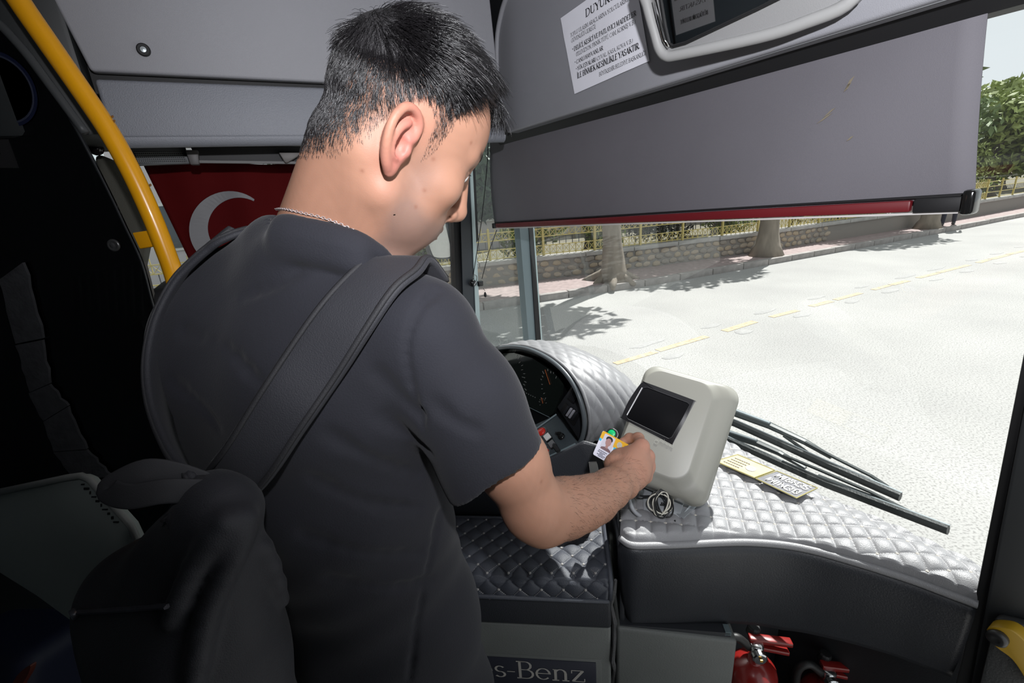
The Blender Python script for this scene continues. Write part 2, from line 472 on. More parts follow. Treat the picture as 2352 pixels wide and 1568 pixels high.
# low stone wall with coping
wallroot = thing('stone_wall', W2(np.array([8, 7.6]), WALKZ), 'low rubble stone garden wall with grey coping across the road', 'wall')
M_MORTAR = mat('wall_mortar', (0.2, 0.185, 0.165), 0.95, bump=(40, 0.6))
M_STONES = [mat('wall_stone_%d' % i, c, 0.85, bump=(25, 0.8), vary=(6, 0.2)) for i, c in enumerate([(0.33, 0.27, 0.19), (0.28, 0.24, 0.19), (0.36, 0.3, 0.23), (0.24, 0.215, 0.18)])]
WT = 0.22; CZ = 0.215
m = MB()
for i in range(70):
    a, b_ = P2(WALL, i / 70), P2(WALL, (i + 1) / 70); d = nrm(b_ - a); nn = np.array([-d[1], d[0]])
    m.prism([W2(a, WALKZ), W2(b_, WALKZ), W2(b_ + nn * WT, WALKZ), W2(a + nn * WT, WALKZ)], UZ * (CZ - WALKZ))
m.build('core', M_MORTAR, wallroot)
m = MB()
for i in range(90):
    a, b_ = P2(WALL, i / 90), P2(WALL, (i + 0.985) / 90); d = nrm(b_ - a); nn = np.array([-d[1], d[0]])
    m.prism([W2(a - nn * .05, CZ), W2(b_ - nn * .05, CZ), W2(b_ + nn * (WT + .03), CZ), W2(a + nn * (WT + .03), CZ)], UZ * 0.085)
m.build('coping', mat('coping_concrete', (0.33, 0.32, 0.3), 0.9, vary=(5, 0.15)), wallroot, bevel=0.01)
smesh = []
for k in range(5):
    bm = bmesh.new(); bmesh.ops.create_icosphere(bm, subdivisions=1, radius=1)
    for v in bm.verts: v.co *= random.uniform(.82, 1.12); v.co.x = max(-.85, min(.85, v.co.x)); v.co.z = max(-.85, min(.85, v.co.z))
    me = bpy.data.meshes.new('stone'); bm.to_mesh(me); bm.free()
    for p in me.polygons: p.use_smooth = True
    me.materials.append(M_STONES[k % 4]); smesh.append(me)
wl = 3.2
while wl < 13.5:
    for row in range(3):
        # where on the wall
        f_ = wl + random.uniform(-.03, .03) + (row % 2) * .1
        q = None
        for a, b_ in zip(WALL, WALL[1:]):
            if a[0] <= f_ <= b_[0]:
                t = (f_ - a[0]) / (b_[0] - a[0]); q = a * (1 - t) + b_ * t; d = nrm(b_ - a)
        o = bpy.data.objects.new('stone', random.choice(smesh)); COL.objects.link(o); o.parent = wallroot
        dw = nrm(W2(q + d, 0) - W2(q, 0))
        pos = W2(q, WALKZ + 0.075 + row * 0.135 + random.uniform(-.012, .012)) - np.array(wallroot.location)
        o.location = pos.tolist(); o.rotation_euler = (0, random.uniform(-.2, .2), math.atan2(dw[1], dw[0]))
        o.scale = (random.uniform(.105, .15), .03, random.uniform(.066, .084))
    wl += 0.235
# yellow iron fence on the coping
M_FENCE = mat('yellow_fence_paint', (0.47, 0.38, 0.12), 0.5)
M_BAR = mat('dark_fence_bar', (0.03, 0.03, 0.03), 0.5)
fence = thing('iron_fence', W2(np.array([8, 7.7]), CZ + 0.085), 'yellow iron fence with crossed lattice bands on the stone wall', 'fence')
FZ = CZ + 0.085
f_ = -7.0; step = 1.12; fpts = []
while f_ < 44:
    for a, b_ in zip(WALL, WALL[1:]):
        if a[0] <= f_ <= b_[0]:
            t = (f_ - a[0]) / (b_[0] - a[0]); d = nrm(b_ - a); fpts.append(a * (1 - t) + b_ * t + np.array([-d[1], d[0]]) * 0.11); break
    f_ += step
for a, b_ in zip(fpts, fpts[1:]):
    A0, B0 = W2(a, 0), W2(b_, 0); d = nrm(B0 - A0); nn = np.cross(d, UZ)
    mm = MB(); mm.box(A0 + UZ * (FZ + .32), d, nn, UZ, .045, .045, .64); mm.build('fence_post', M_FENCE, fence)
    near = a[0] < 22
    n = 8
    mm = MB()
    for z0, z1 in ((.03, .21), (.40, .56)):
        for zz in (z0, z1): mm.box((A0 + B0) / 2 + UZ * (FZ + zz), d, nn, UZ, np.linalg.norm(B0 - A0), .018, .018)
        if near:
            for k in range(n):
                x0 = A0 + (B0 - A0) * (k / n); x1 = A0 + (B0 - A0) * ((k + 1) / n)
                mm.box(x0 + UZ * (FZ + (z0 + z1) / 2), d, nn, UZ, .014, .012, z1 - z0)
                for (p, q) in ((x0 + UZ * (FZ + z0), x1 + UZ * (FZ + z1)), (x0 + UZ * (FZ + z1), x1 + UZ * (FZ + z0))):
                    dd = nrm(q - p); mm.box((p + q) / 2, dd, nn, np.cross(dd, nn), np.linalg.norm(q - p), .008, .009)
    mm.build('lattice_band', M_FENCE, fence)['kind'] = 'stuff'
    if near:
        mm = MB()
        for k in range(n):
            x0 = A0 + (B0 - A0) * (k / n)
            mm.box(x0 + UZ * (FZ + .61), d, nn, UZ, .012, .012, .12)
            mm.box(x0 + UZ * (FZ + .015), d, nn, UZ, .012, .012, .03)
        mm.build('spike_row', M_FENCE, fence)['kind'] = 'stuff'
    mm = MB()
    for k in range(n):
        x0 = A0 + (B0 - A0) * ((k + .5) / n)
        mm.box(x0 + UZ * (FZ + .305), d, nn, UZ, .012, .012, .20)
    mm.build('bar_row', M_BAR, fence)['kind'] = 'stuff'

# ---- trees
M_BARK = mat('tree_bark', (0.2, 0.17, 0.135), 0.95, bump=(30, 1.0), vary=(9, 0.25), stretch=(1, 1, 0.25))
def leaf_mat(name, c):
    m_ = mat(name, c, 0.6, vary=(1.5, 0.45))
    return m_
M_LEAF = [leaf_mat('leaf_bright', (0.22, 0.27, 0.075)), leaf_mat('leaf_mid', (0.11, 0.16, 0.05)), leaf_mat('leaf_pine', (0.055, 0.095, 0.05)), leaf_mat('leaf_dark', (0.02, 0.035, 0.013))]
def foliage(clumps, n, size, long=1.0):
    """clumps: (centre, radii) ellipsoids filled with single leaves"""
    vol = np.array([r[0] * r[1] * r[2] for _, r in clumps]); cnt = (vol / vol.sum() * n).astype(int) + 1
    Vs = []
    for (c, r), k in zip(clumps, cnt):
        u = rng.normal(size=(k, 3)); u /= np.linalg.norm(u, axis=1)[:, None]
        rad = rng.random(k) ** 0.45
        p = np.asarray(c) + u * rad[:, None] * np.asarray(r)
        a = rng.normal(size=(k, 3)); a /= np.linalg.norm(a, axis=1)[:, None]
        b2 = np.cross(a, rng.normal(size=(k, 3))); b2 /= np.linalg.norm(b2, axis=1)[:, None]
        s_ = size * (0.6 + 0.8 * rng.random(k))[:, None]
        Vs.append(np.stack([p - a * s_ * long, p + b2 * s_ * .45, p + a * s_ * long, p - b2 * s_ * .45], 1))
    V = np.concatenate(Vs).reshape(-1, 3); Q = np.arange(len(V)).reshape(-1, 4)
    return V, Q
def trunk(m_, base, h, r, lean=(0, 0), flare=1.8, n=14):
    pts = []; rs = []
    for i in range(n):
        t = i / (n - 1)
        pts.append(base + np.array([lean[0] * t + 0.03 * math.sin(5 * t + base[0]), lean[1] * t + .03 * math.cos(4 * t + base[1]), h * t]))
        rs.append(r * (1 + (flare - 1) * math.exp(-t * 14)) * (1 - .25 * t) * random.uniform(.94, 1.06))
    m_.tube(pts, rs, 12)
def tree(name, q, z, h, r, clumps, nleaf, size, lm, label, group=None, long=1.0, limbs=3):
    base = W2(np.array(q), z)
    t = thing(name, base, label, 'tree', group)
    mm = MB(); trunk(mm, base, h, r); mm.build('trunk', M_BARK, t, smooth=True)
    top = base + UZ * h
    for k in range(limbs):
        c = np.asarray(base + clumps[k % len(clumps)][0])
        mm = MB(); mm.tube(catmull([top - UZ * .2, (top + c) / 2 + UZ * .15, c], 4), [r * .6, r * .55, r * .5, r * .45, r * .4, r * .34, r * .28, r * .22, r * .16], 7)
        mm.build('limb', M_BARK, t, smooth=True)
    V, Q = foliage([(base + np.asarray(c), rr) for c, rr in clumps], nleaf, size, long)
    o = fast_mesh('foliage', V, Q, M_LEAF[lm], t, smooth=False); o['kind'] = 'stuff'
    return t
cr3 = [((0, 0, 4.2), (2.2, 2.2, 1.3)), ((1.2, -.6, 3.6), (1.4, 1.4, .9)), ((-1.1, .8, 3.7), (1.5, 1.3, .9))]
cr4 = [(np.array(c) * 0.8 + np.array([-.9, 1.5, 1.2]), np.array(r) * .75) for c, r in cr3]
cr5 = [(np.array(c) * np.array([.7, .7, 1]) + np.array([-.5, 0, .2]), np.array(r) * .62) for c, r in cr3]
tree('street_tree', (6.15, 7.05), WALKZ - .02, 3.2, .2, cr5, 3000, .13, 1, 'thick grey street trunk nearest the corner pillar, roots lifting the sidewalk', 'street trees on the sidewalk')
tree('street_tree', (10.5, 6.62), WALKZ - .02, 3.4, .215, cr4, 4200, .13, 1, 'straight grey street trunk in the middle of the windshield view', 'street trees on the sidewalk')
tree('street_tree', (17.2, 6.02), WALKZ - .02, 3.4, .2, cr4, 3000, .15, 1, 'slim street trunk far up the road under the right shade end', 'street trees on the sidewalk')
tree('street_tree', (1.2, 8.1), WALKZ - .02, 3.4, .2, cr3, 5000, .13, 1, 'dark street trunk seen below the chin through the side window', 'street trees on the sidewalk')
# roots of the nearest tree
rt = [o for o in bpy.data.objects if o.name.startswith('street_tree')][0]
for k in range(7):
    a = k * 0.9; c = W2(np.array([6.15, 7.05]), WALKZ)
    mm = MB(); e = c + np.array([math.cos(a), math.sin(a), 0]) * random.uniform(.3, .5)
    mm.tube([c + UZ * .22, (c + e) / 2 + UZ * .1, e + UZ * .02, e + (e - c) * .35 - UZ * .04], [.13, .11, .075, .04], 8); mm.build('root', M_BARK, rt, smooth=True)
# garden trees behind the fence
def bush(q, h, r, n, lm, label, size=.07, name='garden_bush', cat='bush'):
    base = W2(np.array(q), -0.1)
    t = thing(name, base, label, cat, 'garden plants behind the fence')
    mm = MB(); mm.tube([base, base + UZ * h * .5], .04, 6); mm.build('stem', M_BARK, t)
    cl = [(base + np.array([random.uniform(-.5, .5) * r, random.uniform(-.5, .5) * r, h * random.uniform(.3, .85)]), (r * .6, r * .6, h * .28)) for _ in range(6)]
    V, Q = foliage(cl, n, size); o = fast_mesh('foliage', V, Q, M_LEAF[lm], t, smooth=False); o['kind'] = 'stuff'
bush((5.8, 9.4), 2.0, .9, 2600, 0, 'bright leafy bush behind the fence beside the first trunk')
bush((7.6, 9.0), 1.7, .8, 2600, 0, 'light green bush behind the fence right of the first trunk')
bush((9.4, 8.9), 1.9, 1.1, 2600, 3, 'dark hedge bush behind the fence left of the middle trunk')
bush((11.5, 8.6), 1.9, 1.1, 2600, 0, 'sunny bush behind the fence just left of the middle trunk')
bush((14.5, 8.4), 2.2, 1.3, 2600, 3, 'dark hedge bush behind the fence right of the middle trunk')
bush((19.0, 8.4), 2.2, 1.5, 2600, 1, 'green hedge bush behind the fence far up the road')
bush((24.0, 8.3), 2.4, 1.8, 2600, 0, 'bright green hedge bush past the far end of the sunshade')
bush((3.0, 9.6), 1.6, .7, 2000, 1, 'green bush behind the fence seen through the quarter window')
pine = [((0, 0, 1.6), (1.2, 1.2, .5)), ((.3, 0, 2.4), (1.3, 1.1, .5)), ((-.3, .2, 3.2), (1.1, 1.1, .5)), ((0, 0, 4.0), (.9, .9, .5)), ((0.1, 0, 4.8), (.6, .6, .5))]
tree('pine_tree', (4.6, 10.6), -.1, 4.8, .16, pine, 9000, .11, 2, 'grey green pine behind the fence in the quarter window', 'pines in the garden', 1.6)
tree('pine_tree', (8.2, 10.2), -.1, 4.8, .18, pine, 8000, .12, 2, 'dark pine behind the bushes in the windshield view', 'pines in the garden', 1.6)
tree('pine_tree', (13.0, 9.8), -.1, 5.0, .18, pine, 8000, .12, 2, 'dark pine beyond the middle street trunk', 'pines in the garden', 1.6)
tree('pine_tree', (1.5, 12.0), -.1, 4.8, .16, pine, 7000, .12, 2, 'pine far behind the fence at the side window', 'pines in the garden', 1.6)
big = [((0, 0, 4.6), (2.6, 2.6, 1.5)), ((1.6, -.8, 3.2), (1.9, 1.9, 1.2)), ((-1.4, .9, 3.4), (1.9, 1.9, 1.2)), ((.5, .3, 2.0), (2.0, 2.0, .9))]
bigs = [(np.array(c) * np.array([1, 1, .72]), np.array(r) * .8) for c, r in big]
tree('park_tree', (30, 8.6), -.1, 2.6, .22, bigs, 9000, .17, 0, 'large bright green tree right of the sunshade end', 'park trees up the road')
tree('park_tree', (38, 10.5), -.1, 4.4, .24, [(np.array(c) * .95, np.array(r) * 1.0) for c, r in big], 9000, .2, 0, 'tall leafy tree at the right edge of the windshield view', 'park trees up the road')
tree('park_tree', (24, 10.6), -.1, 3.8, .22, big, 8000, .17, 1, 'dark leafy tree behind the hedge up the road', 'park trees up the road')
tree('park_tree', (48, 7.5), -.1, 4.2, .24, big, 7000, .22, 1, 'distant leafy tree standing farthest up the road', 'park trees up the road')
# houses far behind
def house(q, w, d_, h, wallc, label, rot, roofc=(0.3, 0.1, 0.07)):
    base = W2(np.array(q), -.1); t = thing('house', base, label, 'building')
    ax = nrm(BF * math.cos(rot) + BL * math.sin(rot)); ay = np.cross(UZ, ax)
    wm = mat('plaster_%s' % label[:12].replace(' ', '_'), wallc, 0.9, vary=(1, 0.08))
    mm = MB(); mm.box(base + UZ * h / 2, ax, ay, UZ, w, d_, h); mm.build('wall', wm, t)
    mm = MB(); mm.box(base + UZ * (h + .1), ax, ay, UZ, w + .5, d_ + .5, .2); mm.build('roof', mat('roof_tile', roofc, .8), t)
    for k in range(int(w / 1.7)):
        for z in (1.5, 3.9):
            if z + .7 > h: continue
            c = base + ax * (-w / 2 + 1 + k * 1.7) - ay * (d_ / 2 + .01) + UZ * z
            mm = MB(); mm.box(c, ax, ay, UZ, .9, .06, 1.2); wf = mm.build('window', mat('window_frame_white', (.7, .7, .7), .5), t)
            mm = MB(); mm.box(c - ay * .035, ax, ay, UZ, .76, .02, 1.06); mm.build('pane', mat('far_pane', (.05, .07, .09), .1), wf)
house((3.0, 17.0), 11, 5, 5.6, (0.6, 0.56, 0.58), 'pale lilac house far behind the pines', -0.1)
house((-9.5, 17), 8, 5, 5.0, (0.5, 0.2, 0.2), 'dark pink house seen left of the flag', 0.1)
house((16, 17.5), 11, 5, 5.6, (0.6, 0.55, 0.48), 'cream house hidden among the garden trees', -0.15)
# ================================================================ serif and plain lettering as flat geometry
def _glyph(ch):
    """(strokes, width): ('l',x0,y0,x1,y1,k) line, ('a',cx,cy,rx,ry,a0,a1) arc, ('s',x,y) foot serif; k: 1 thick 0 thin"""
    S = lambda x, y0=0, y1=1: [('l', x, y0, x, y1, 1), ('s', x, y0), ('s', x, y1)]
    base = {'İ': 'I', 'Ş': 'S', 'Ç': 'C', 'Ğ': 'G', 'Ü': 'U', 'Ö': 'O', 'ş': 's', 'ı': 'i'}
    c = base.get(ch, ch)
    G = {
     'A': ([('l', .06, 0, .39, 1, 0), ('l', .39, 1, .72, 0, 1), ('l', .17, .33, .6, .33, 0), ('s', .06, 0), ('s', .72, 0)], .8),
     'B': (S(.16) + [('l', .16, 1, .4, 1, 0), ('l', .16, .52, .42, .52, 0), ('l', .16, 0, .42, 0, 0), ('a', .38, .76, .2, .24, -90, 90), ('a', .4, .26, .25, .26, -90, 90)], .74),
     'C': ([('a', .44, .5, .38, .5, 40, 320), ('l', .74, .72, .74, .95, 0)], .82),
     'D': (S(.16) + [('l', .16, 1, .36, 1, 0), ('l', .16, 0, .36, 0, 0), ('a', .34, .5, .4, .5, -90, 90)], .84),
     'E': (S(.16) + [('l', .16, 1, .6, 1, 0), ('l', .16, .52, .48, .52, 0), ('l', .16, 0, .63, 0, 0), ('l', .6, .8, .6, 1, 0), ('l', .63, 0, .63, .22, 0)], .7),
     'G': ([('a', .44, .5, .38, .5, 40, 320), ('l', .76, .08, .76, .42, 1), ('s', .76, .42), ('l', .74, .72, .74, .95, 0)], .88),
     'H': (S(.16) + S(.68) + [('l', .16, .52, .68, .52, 0)], .84),
     'I': (S(.17), .34),
     'K': (S(.16) + [('l', .2, .4, .66, 1, 0), ('l', .34, .56, .74, 0, 1), ('s', .68, 1), ('s', .74, 0)], .8),
     'L': (S(.16) + [('l', .16, 0, .6, 0, 0), ('l', .6, 0, .6, .24, 0)], .66),
     'M': ([('l', .12, 0, .12, 1, 0), ('s', .12, 0), ('s', .12, 1), ('l', .14, 1, .47, .05, 1), ('l', .47, .05, .82, 1, 0), ('s', .84, 1)] + S(.84), 1.0),
     'N': ([('l', .12, 0, .12, 1, 0), ('s', .12, 0), ('s', .12, 1), ('l', .13, 1, .7, 0, 1), ('l', .7, 0, .7, 1, 0), ('s', .7, 1)], .84),
     'O': ([('a', .44, .5, .37, .5, 0, 360)], .88),
     'P': (S(.16) + [('l', .16, 1, .38, 1, 0), ('l', .16, .46, .38, .46, 0), ('a', .36, .73, .22, .27, -90, 90)], .64),
     'R': (S(.16) + [('l', .16, 1, .38, 1, 0), ('l', .16, .48, .38, .48, 0), ('a', .36, .74, .22, .26, -90, 90), ('l', .36, .48, .68, 0, 1), ('s', .7, 0)], .76),
     'S': ([('a', .32, .75, .22, .25, 30, 270), ('a', .32, .25, .25, .25, -150, 90), ('l', .53, .75, .53, .95, 0), ('l', .07, .05, .07, .26, 0)], .64),
     'T': (S(.36) + [('l', .04, 1, .68, 1, 0), ('l', .05, .78, .05, 1, 0), ('l', .67, .78, .67, 1, 0)], .72),
     'U': ([('l', .16, .25, .16, 1, 1), ('s', .16, 1), ('l', .68, .25, .68, 1, 0), ('s', .68, 1), ('a', .42, .27, .26, .27, 180, 360)], .84),
     'V': ([('l', .08, 1, .4, 0, 1), ('l', .4, 0, .7, 1, 0), ('s', .08, 1), ('s', .7, 1)], .78),
     'Y': ([('l', .06, 1, .37, .48, 1), ('l', .37, .48, .67, 1, 0), ('l', .37, 0, .37, .5, 1), ('s', .37, 0), ('s', .06, 1), ('s', .67, 1)], .74),
     'Z': ([('l', .06, 1, .6, 1, 0), ('l', .58, 1, .1, 0, 1), ('l', .08, 0, .62, 0, 0), ('l', .06, .8, .06, 1, 0), ('l', .62, 0, .62, .2, 0)], .7),
     'e': ([('a', .3, .33, .25, .33, 0, 320), ('l', .06, .36, .54, .36, 0)], .62),
     'n': ([('l', .15, 0, .15, .66, 1), ('s', .15, 0), ('l', .05, .64, .15, .64, 0), ('a', .34, .42, .19, .24, 0, 150), ('l', .53, 0, .53, .44, 1), ('s', .53, 0)], .7),
     'z': ([('l', .06, .65, .5, .65, 0), ('l', .48, .65, .1, 0, 1), ('l', .08, 0, .54, 0, 0), ('l', .06, .48, .06, .66, 0), ('l', .54, 0, .54, .18, 0)], .62),
     's': ([('a', .26, .49, .16, .165, 30, 270), ('a', .26, .165, .18, .165, -150, 90)], .5),
     'r': ([('l', .15, 0, .15, .66, 1), ('s', .15, 0), ('l', .05, .64, .15, .64, 0), ('a', .3, .46, .15, .2, 40, 160)], .46),
     'c': ([('a', .3, .33, .25, .33, 40, 320)], .56),
     'd': ([('a', .28, .33, .23, .33, 0, 360), ('l', .52, 0, .52, 1, 1), ('s', .55, 0), ('l', .42, .98, .52, .98, 0)], .66),
     'm': ([('l', .14, 0, .14, .66, 1), ('a', .29, .44, .15, .22, 0, 170), ('l', .44, 0, .44, .46, 1), ('a', .59, .44, .15, .22, 0, 170), ('l', .74, 0, .74, .46, 1)], .86),
     'i': ([('l', .12, 0, .12, .66, 1), ('l', .12, .82, .12, .95, 1)], .24),
     'o': ([('a', .31, .33, .25, .33, 0, 360)], .62),
     'v': ([('l', .06, .66, .28, 0, 1), ('l', .28, 0, .5, .66, 0)], .54),
     'a': ([('a', .27, .24, .2, .24, 0, 360), ('l', .48, 0, .48, .45, 1), ('a', .3, .45, .18, .21, 0, 150)], .58),
     '(': ([('a', .4, .45, .28, .62, 130, 230)], .32), ')': ([('a', -.08, .45, .28, .62, -50, 50)], .32),
     ',': ([('l', .12, .08, .06, -.16, 1)], .24), '.': ([('l', .12, 0, .12, .13, 1)], .26), ';': ([('l', .12, .08, .06, -.16, 1), ('l', .12, .45, .12, .58, 1)], .26),
     '*': ([('l', .08, .55, .38, .75, 0), ('l', .08, .75, .38, .55, 0), ('l', .23, .5, .23, .8, 0)], .46), '-': ([('l', .04, .36, .34, .36, 0)], .38), ' ': ([], .3),
     ':': ([('l', .12, 0, .12, .13, 1), ('l', .12, .45, .12, .58, 1)], .26),
    }
    st, w = G.get(c, ([], .4)); st = list(st)
    if ch == 'İ': st += [('l', .17, 1.12, .17, 1.26, 1)]
    if ch in 'ÜÖ': st += [('l', .28, 1.12, .28, 1.25, 1), ('l', .56, 1.12, .56, 1.25, 1)]
    if ch == 'Ğ': st += [('a', .44, 1.28, .18, .16, 190, 350)]
    if ch in 'ŞÇş': st += [('l', w / 2, -.02, w / 2 + .04, -.14, 0), ('l', w / 2 + .05, -.12, w / 2 - .08, -.26, 0)]
    return st, w
def text_mesh(mb, txt, o, ux, uy, h, thick=.14, thin=.05, length=None, serif=True, align='l', depth=0.0, sans=False):
    """letters on the plane o, ux (reading direction), uy (up); h cap height in metres; length: fit the line to it"""
    o = np.asarray(o, float); ux = np.asarray(ux, float); uy = np.asarray(uy, float)
    tot = sum(_glyph(c)[1] for c in txt)
    sx = (length / tot) if length else h
    x = 0 if align == 'l' else (-tot * sx if align == 'r' else -tot * sx / 2)
    asp = sx / h
    P = lambda a, b: o + ux * (x + a * sx) + uy * (b * h)
    nn = np.cross(ux, uy)
    def quad(p):
        if depth: mb.prism(p, nn * depth)
        else: mb.add(p, [tuple(range(len(p)))])
    tk = lambda k: (thick if k else (thick if sans else thin))
    for ch in txt:
        st, w = _glyph(ch)
        for s_ in st:
            if s_[0] == 'l':
                _, x0, y0, x1, y1, k = s_
                dx, dy = (x1 - x0) * asp, (y1 - y0); L_ = math.hypot(dx, dy) or 1
                nx, ny = -dy / L_, dx / L_; hw = tk(k) / 2
                quad([P(x0 + nx * hw / asp, y0 + ny * hw), P(x0 - nx * hw / asp, y0 - ny * hw), P(x1 - nx * hw / asp, y1 - ny * hw), P(x1 + nx * hw / asp, y1 + ny * hw)])
            elif s_[0] == 's' and serif and not sans:
                quad([P(s_[1] - .13, s_[2] - .03), P(s_[1] + .13, s_[2] - .03), P(s_[1] + .13, s_[2] + .03), P(s_[1] - .13, s_[2] + .03)])
            elif s_[0] == 'a':
                _, cx, cy, rx, ry, a0, a1 = s_
                n = max(4, int(abs(a1 - a0) / 24))
                for i in range(n):
                    q = []
                    for (tt, sg) in ((i, 1), (i, -1), (i + 1, -1), (i + 1, 1)):
                        a = math.radians(a0 + (a1 - a0) * tt / n)
                        hw = (thin + (thick - thin) * abs(math.cos(a)) ** 1.3 if not sans else thick) / 2
                        q.append(P(cx + math.cos(a) * (rx + sg * hw / asp * .9), cy + math.sin(a) * (ry + sg * hw * .9)))
                    quad(q)
        x += w * sx
    return tot * sx
# ================================================================ smooth solids (signed distance, surface nets)
class Solid:
    def __init__(s): s.p = []
    def _add(s, fn, c, br, op, k): s.p.append((fn, np.asarray(c, np.float32), float(br), op, float(k))); return s
    def cone(s, a, b, ra, rb, k=.01, op='u'):
        a = np.asarray(a, np.float32); b = np.asarray(b, np.float32); d = b - a; L2 = float(d @ d) + 1e-12
        def fn(P):
            w = P - a; t = np.clip((w @ d) / L2, 0, 1); q = w - t[:, None] * d
            return np.sqrt((q * q).sum(1)) - (ra + (rb - ra) * t)
        return s._add(fn, (a + b) / 2, math.sqrt(L2) / 2 + max(ra, rb), op, k)
    def chain(s, pts, rs, k=.01, op='u'):
        for i in range(len(pts) - 1): s.cone(pts[i], pts[i + 1], rs[i], rs[i + 1], k if i == 0 else max(.004, k * .5), op)
        return s
    def ell(s, c, r, R=None, k=.01, op='u'):
        c = np.asarray(c, np.float32); r = np.asarray(r, np.float32); R = np.eye(3, dtype=np.float32) if R is None else np.asarray(R, np.float32)
        def fn(P):
            q = (P - c) @ R
            k0 = np.sqrt(((q / r) ** 2).sum(1)); k1 = np.sqrt(((q / (r * r)) ** 2).sum(1)) + 1e-9
            return k0 * (k0 - 1) / k1
        return s._add(fn, c, float(r.max()), op, k)
    def rbox(s, c, h, rad, R=None, k=.01, op='u'):
        c = np.asarray(c, np.float32); h = np.asarray(h, np.float32); R = np.eye(3, dtype=np.float32) if R is None else np.asarray(R, np.float32)
        def fn(P):
            q = np.abs((P - c) @ R) - (h - rad)
            return np.sqrt((np.maximum(q, 0) ** 2).sum(1)) + np.minimum(q.max(1), 0) - rad
        return s._add(fn, c, float(np.linalg.norm(h)), op, k)
    def plane(s, p0, n, k=.004):                     # keep only the side the normal points away from
        p0 = np.asarray(p0, np.float32); n = np.asarray(nrm(n), np.float32)
        return s._add(lambda P: (P - p0) @ n, p0, 9.0, 'i', k)
    def warp(s, fn, c, br): return s._add(fn, c, br, 'w', 0)   # adds to the distance
    def eval(s, P, centres=None, pad=0.0, blk=None):
        d = np.full(len(P), .08, np.float32)
        for fn, c, br, op, k in s.p:
            if centres is not None and br < 5:
                sel = np.linalg.norm(centres - c, axis=1) < br + pad + k + .022
                if not sel.any(): continue
                m_ = np.repeat(sel, blk); idx = np.nonzero(m_)[0]; Q = P[idx]
            else:
                idx = slice(None); Q = P
            e = fn(Q).astype(np.float32); cur = d[idx]
            if op == 'u':
                h = np.maximum(k - np.abs(cur - e), 0) / k; new = np.minimum(cur, e) - h * h * k * .25
            elif op == 's':
                h = np.maximum(k - np.abs(cur + e), 0) / k; new = np.maximum(cur, -e) + h * h * k * .25
            elif op == 'i':
                h = np.maximum(k - np.abs(cur - e), 0) / k; new = np.maximum(cur, e) + h * h * k * .25
            else: new = cur + e
            d[idx] = new
        return d
    def hit(s, px, py, t0=.2, t1=1.6):               # first surface point along the line of sight
        d = nrm(ray(px, py)); ts = np.linspace(t0, min(t1, 1.1), 420)
        v = s.eval((CAM + ts[:, None] * d).astype(np.float32)); i = np.nonzero(v < 0)[0]
        if not len(i) or i[0] == 0: return None
        i = i[0]; a, b = ts[i - 1], ts[i]
        ts = np.linspace(a, b, 12); v = s.eval((CAM + ts[:, None] * d).astype(np.float32)); j = np.nonzero(v < 0)[0]
        return CAM + d * ts[j[0] if len(j) else -1]
    def normal(s, p, h=.002):
        P = np.array([p + np.eye(3)[i] * h * sg for i in range(3) for sg in (1, -1)], np.float32); e = s.eval(P)
        return nrm([e[0] - e[1], e[2] - e[3], e[4] - e[5]])
    def mesh(s, h, NB=16):
        lo = np.min([c - br for fn, c, br, op, k in s.p if op == 'u'], 0) - .02; hi = np.max([c + br for fn, c, br, op, k in s.p if op == 'u'], 0) + .02
        bs = NB * h; nb = np.ceil((hi - lo) / bs).astype(int)
        I = np.stack(np.meshgrid(*[np.arange(n) for n in nb], indexing='ij'), -1).reshape(-1, 3)
        Cc = (lo + (I + .5) * bs).astype(np.float32)
        dc = np.concatenate([s.eval(Cc[i:i + 50000]) for i in range(0, len(Cc), 50000)])
        act = np.abs(dc) < bs * .95 + .006; I = I[act]; Cc = Cc[act]
        g = np.stack(np.meshgrid(*[np.arange(NB + 1)] * 3, indexing='ij'), -1).reshape(-1, 3)
        NS = nb * NB + 2
        keyof = lambda ijk: (ijk[..., 0].astype(np.int64) * NS[1] + ijk[..., 1]) * NS[2] + ijk[..., 2]
        corners = [(i, j, k) for i in (0, 1) for j in (0, 1) for k in (0, 1)]
        edges = [(a, b) for a in range(8) for b in range(a + 1, 8) if sum(abs(corners[a][q] - corners[b][q]) for q in range(3)) == 1]
        keys, verts, quads = [], [], []
        N1 = NB + 1
        for st in range(0, len(I), 256):
            Ib = I[st:st + 256]
            P = (lo + (Ib[:, None, :] * NB + g[None]) * h).astype(np.float32).reshape(-1, 3)
            D = s.eval(P, Cc[st:st + 256], bs * .87, N1 ** 3).reshape(-1, N1, N1, N1)
            ins = D < 0
            cs = [ins[:, i:NB + i, j:NB + j, k:NB + k] for i, j, k in corners]
            n_in = sum(c.astype(np.int8) for c in cs)
            bi, ci, cj, ck = np.nonzero((n_in > 0) & (n_in < 8))
            if not len(bi): continue
            val_ = np.stack([D[bi, ci + i, cj + j, ck + k] for i, j, k in corners], 1)
            acc = np.zeros((len(bi), 3), np.float32); cnt = np.zeros(len(bi), np.float32)
            for a, b in edges:
                va, vb = val_[:, a], val_[:, b]; cr_ = (va < 0) != (vb < 0)
                t = np.where(cr_, va / np.where(np.abs(va - vb) < 1e-9, 1, va - vb), 0)
                pa = np.array(corners[a], np.float32); pb = np.array(corners[b], np.float32)
                acc += np.where(cr_[:, None], pa + (pb - pa) * t[:, None], 0); cnt += cr_
            gi = Ib[bi] * NB + np.stack([ci, cj, ck], 1)
            verts.append(lo + (gi + acc / cnt[:, None]) * h); keys.append(keyof(gi))
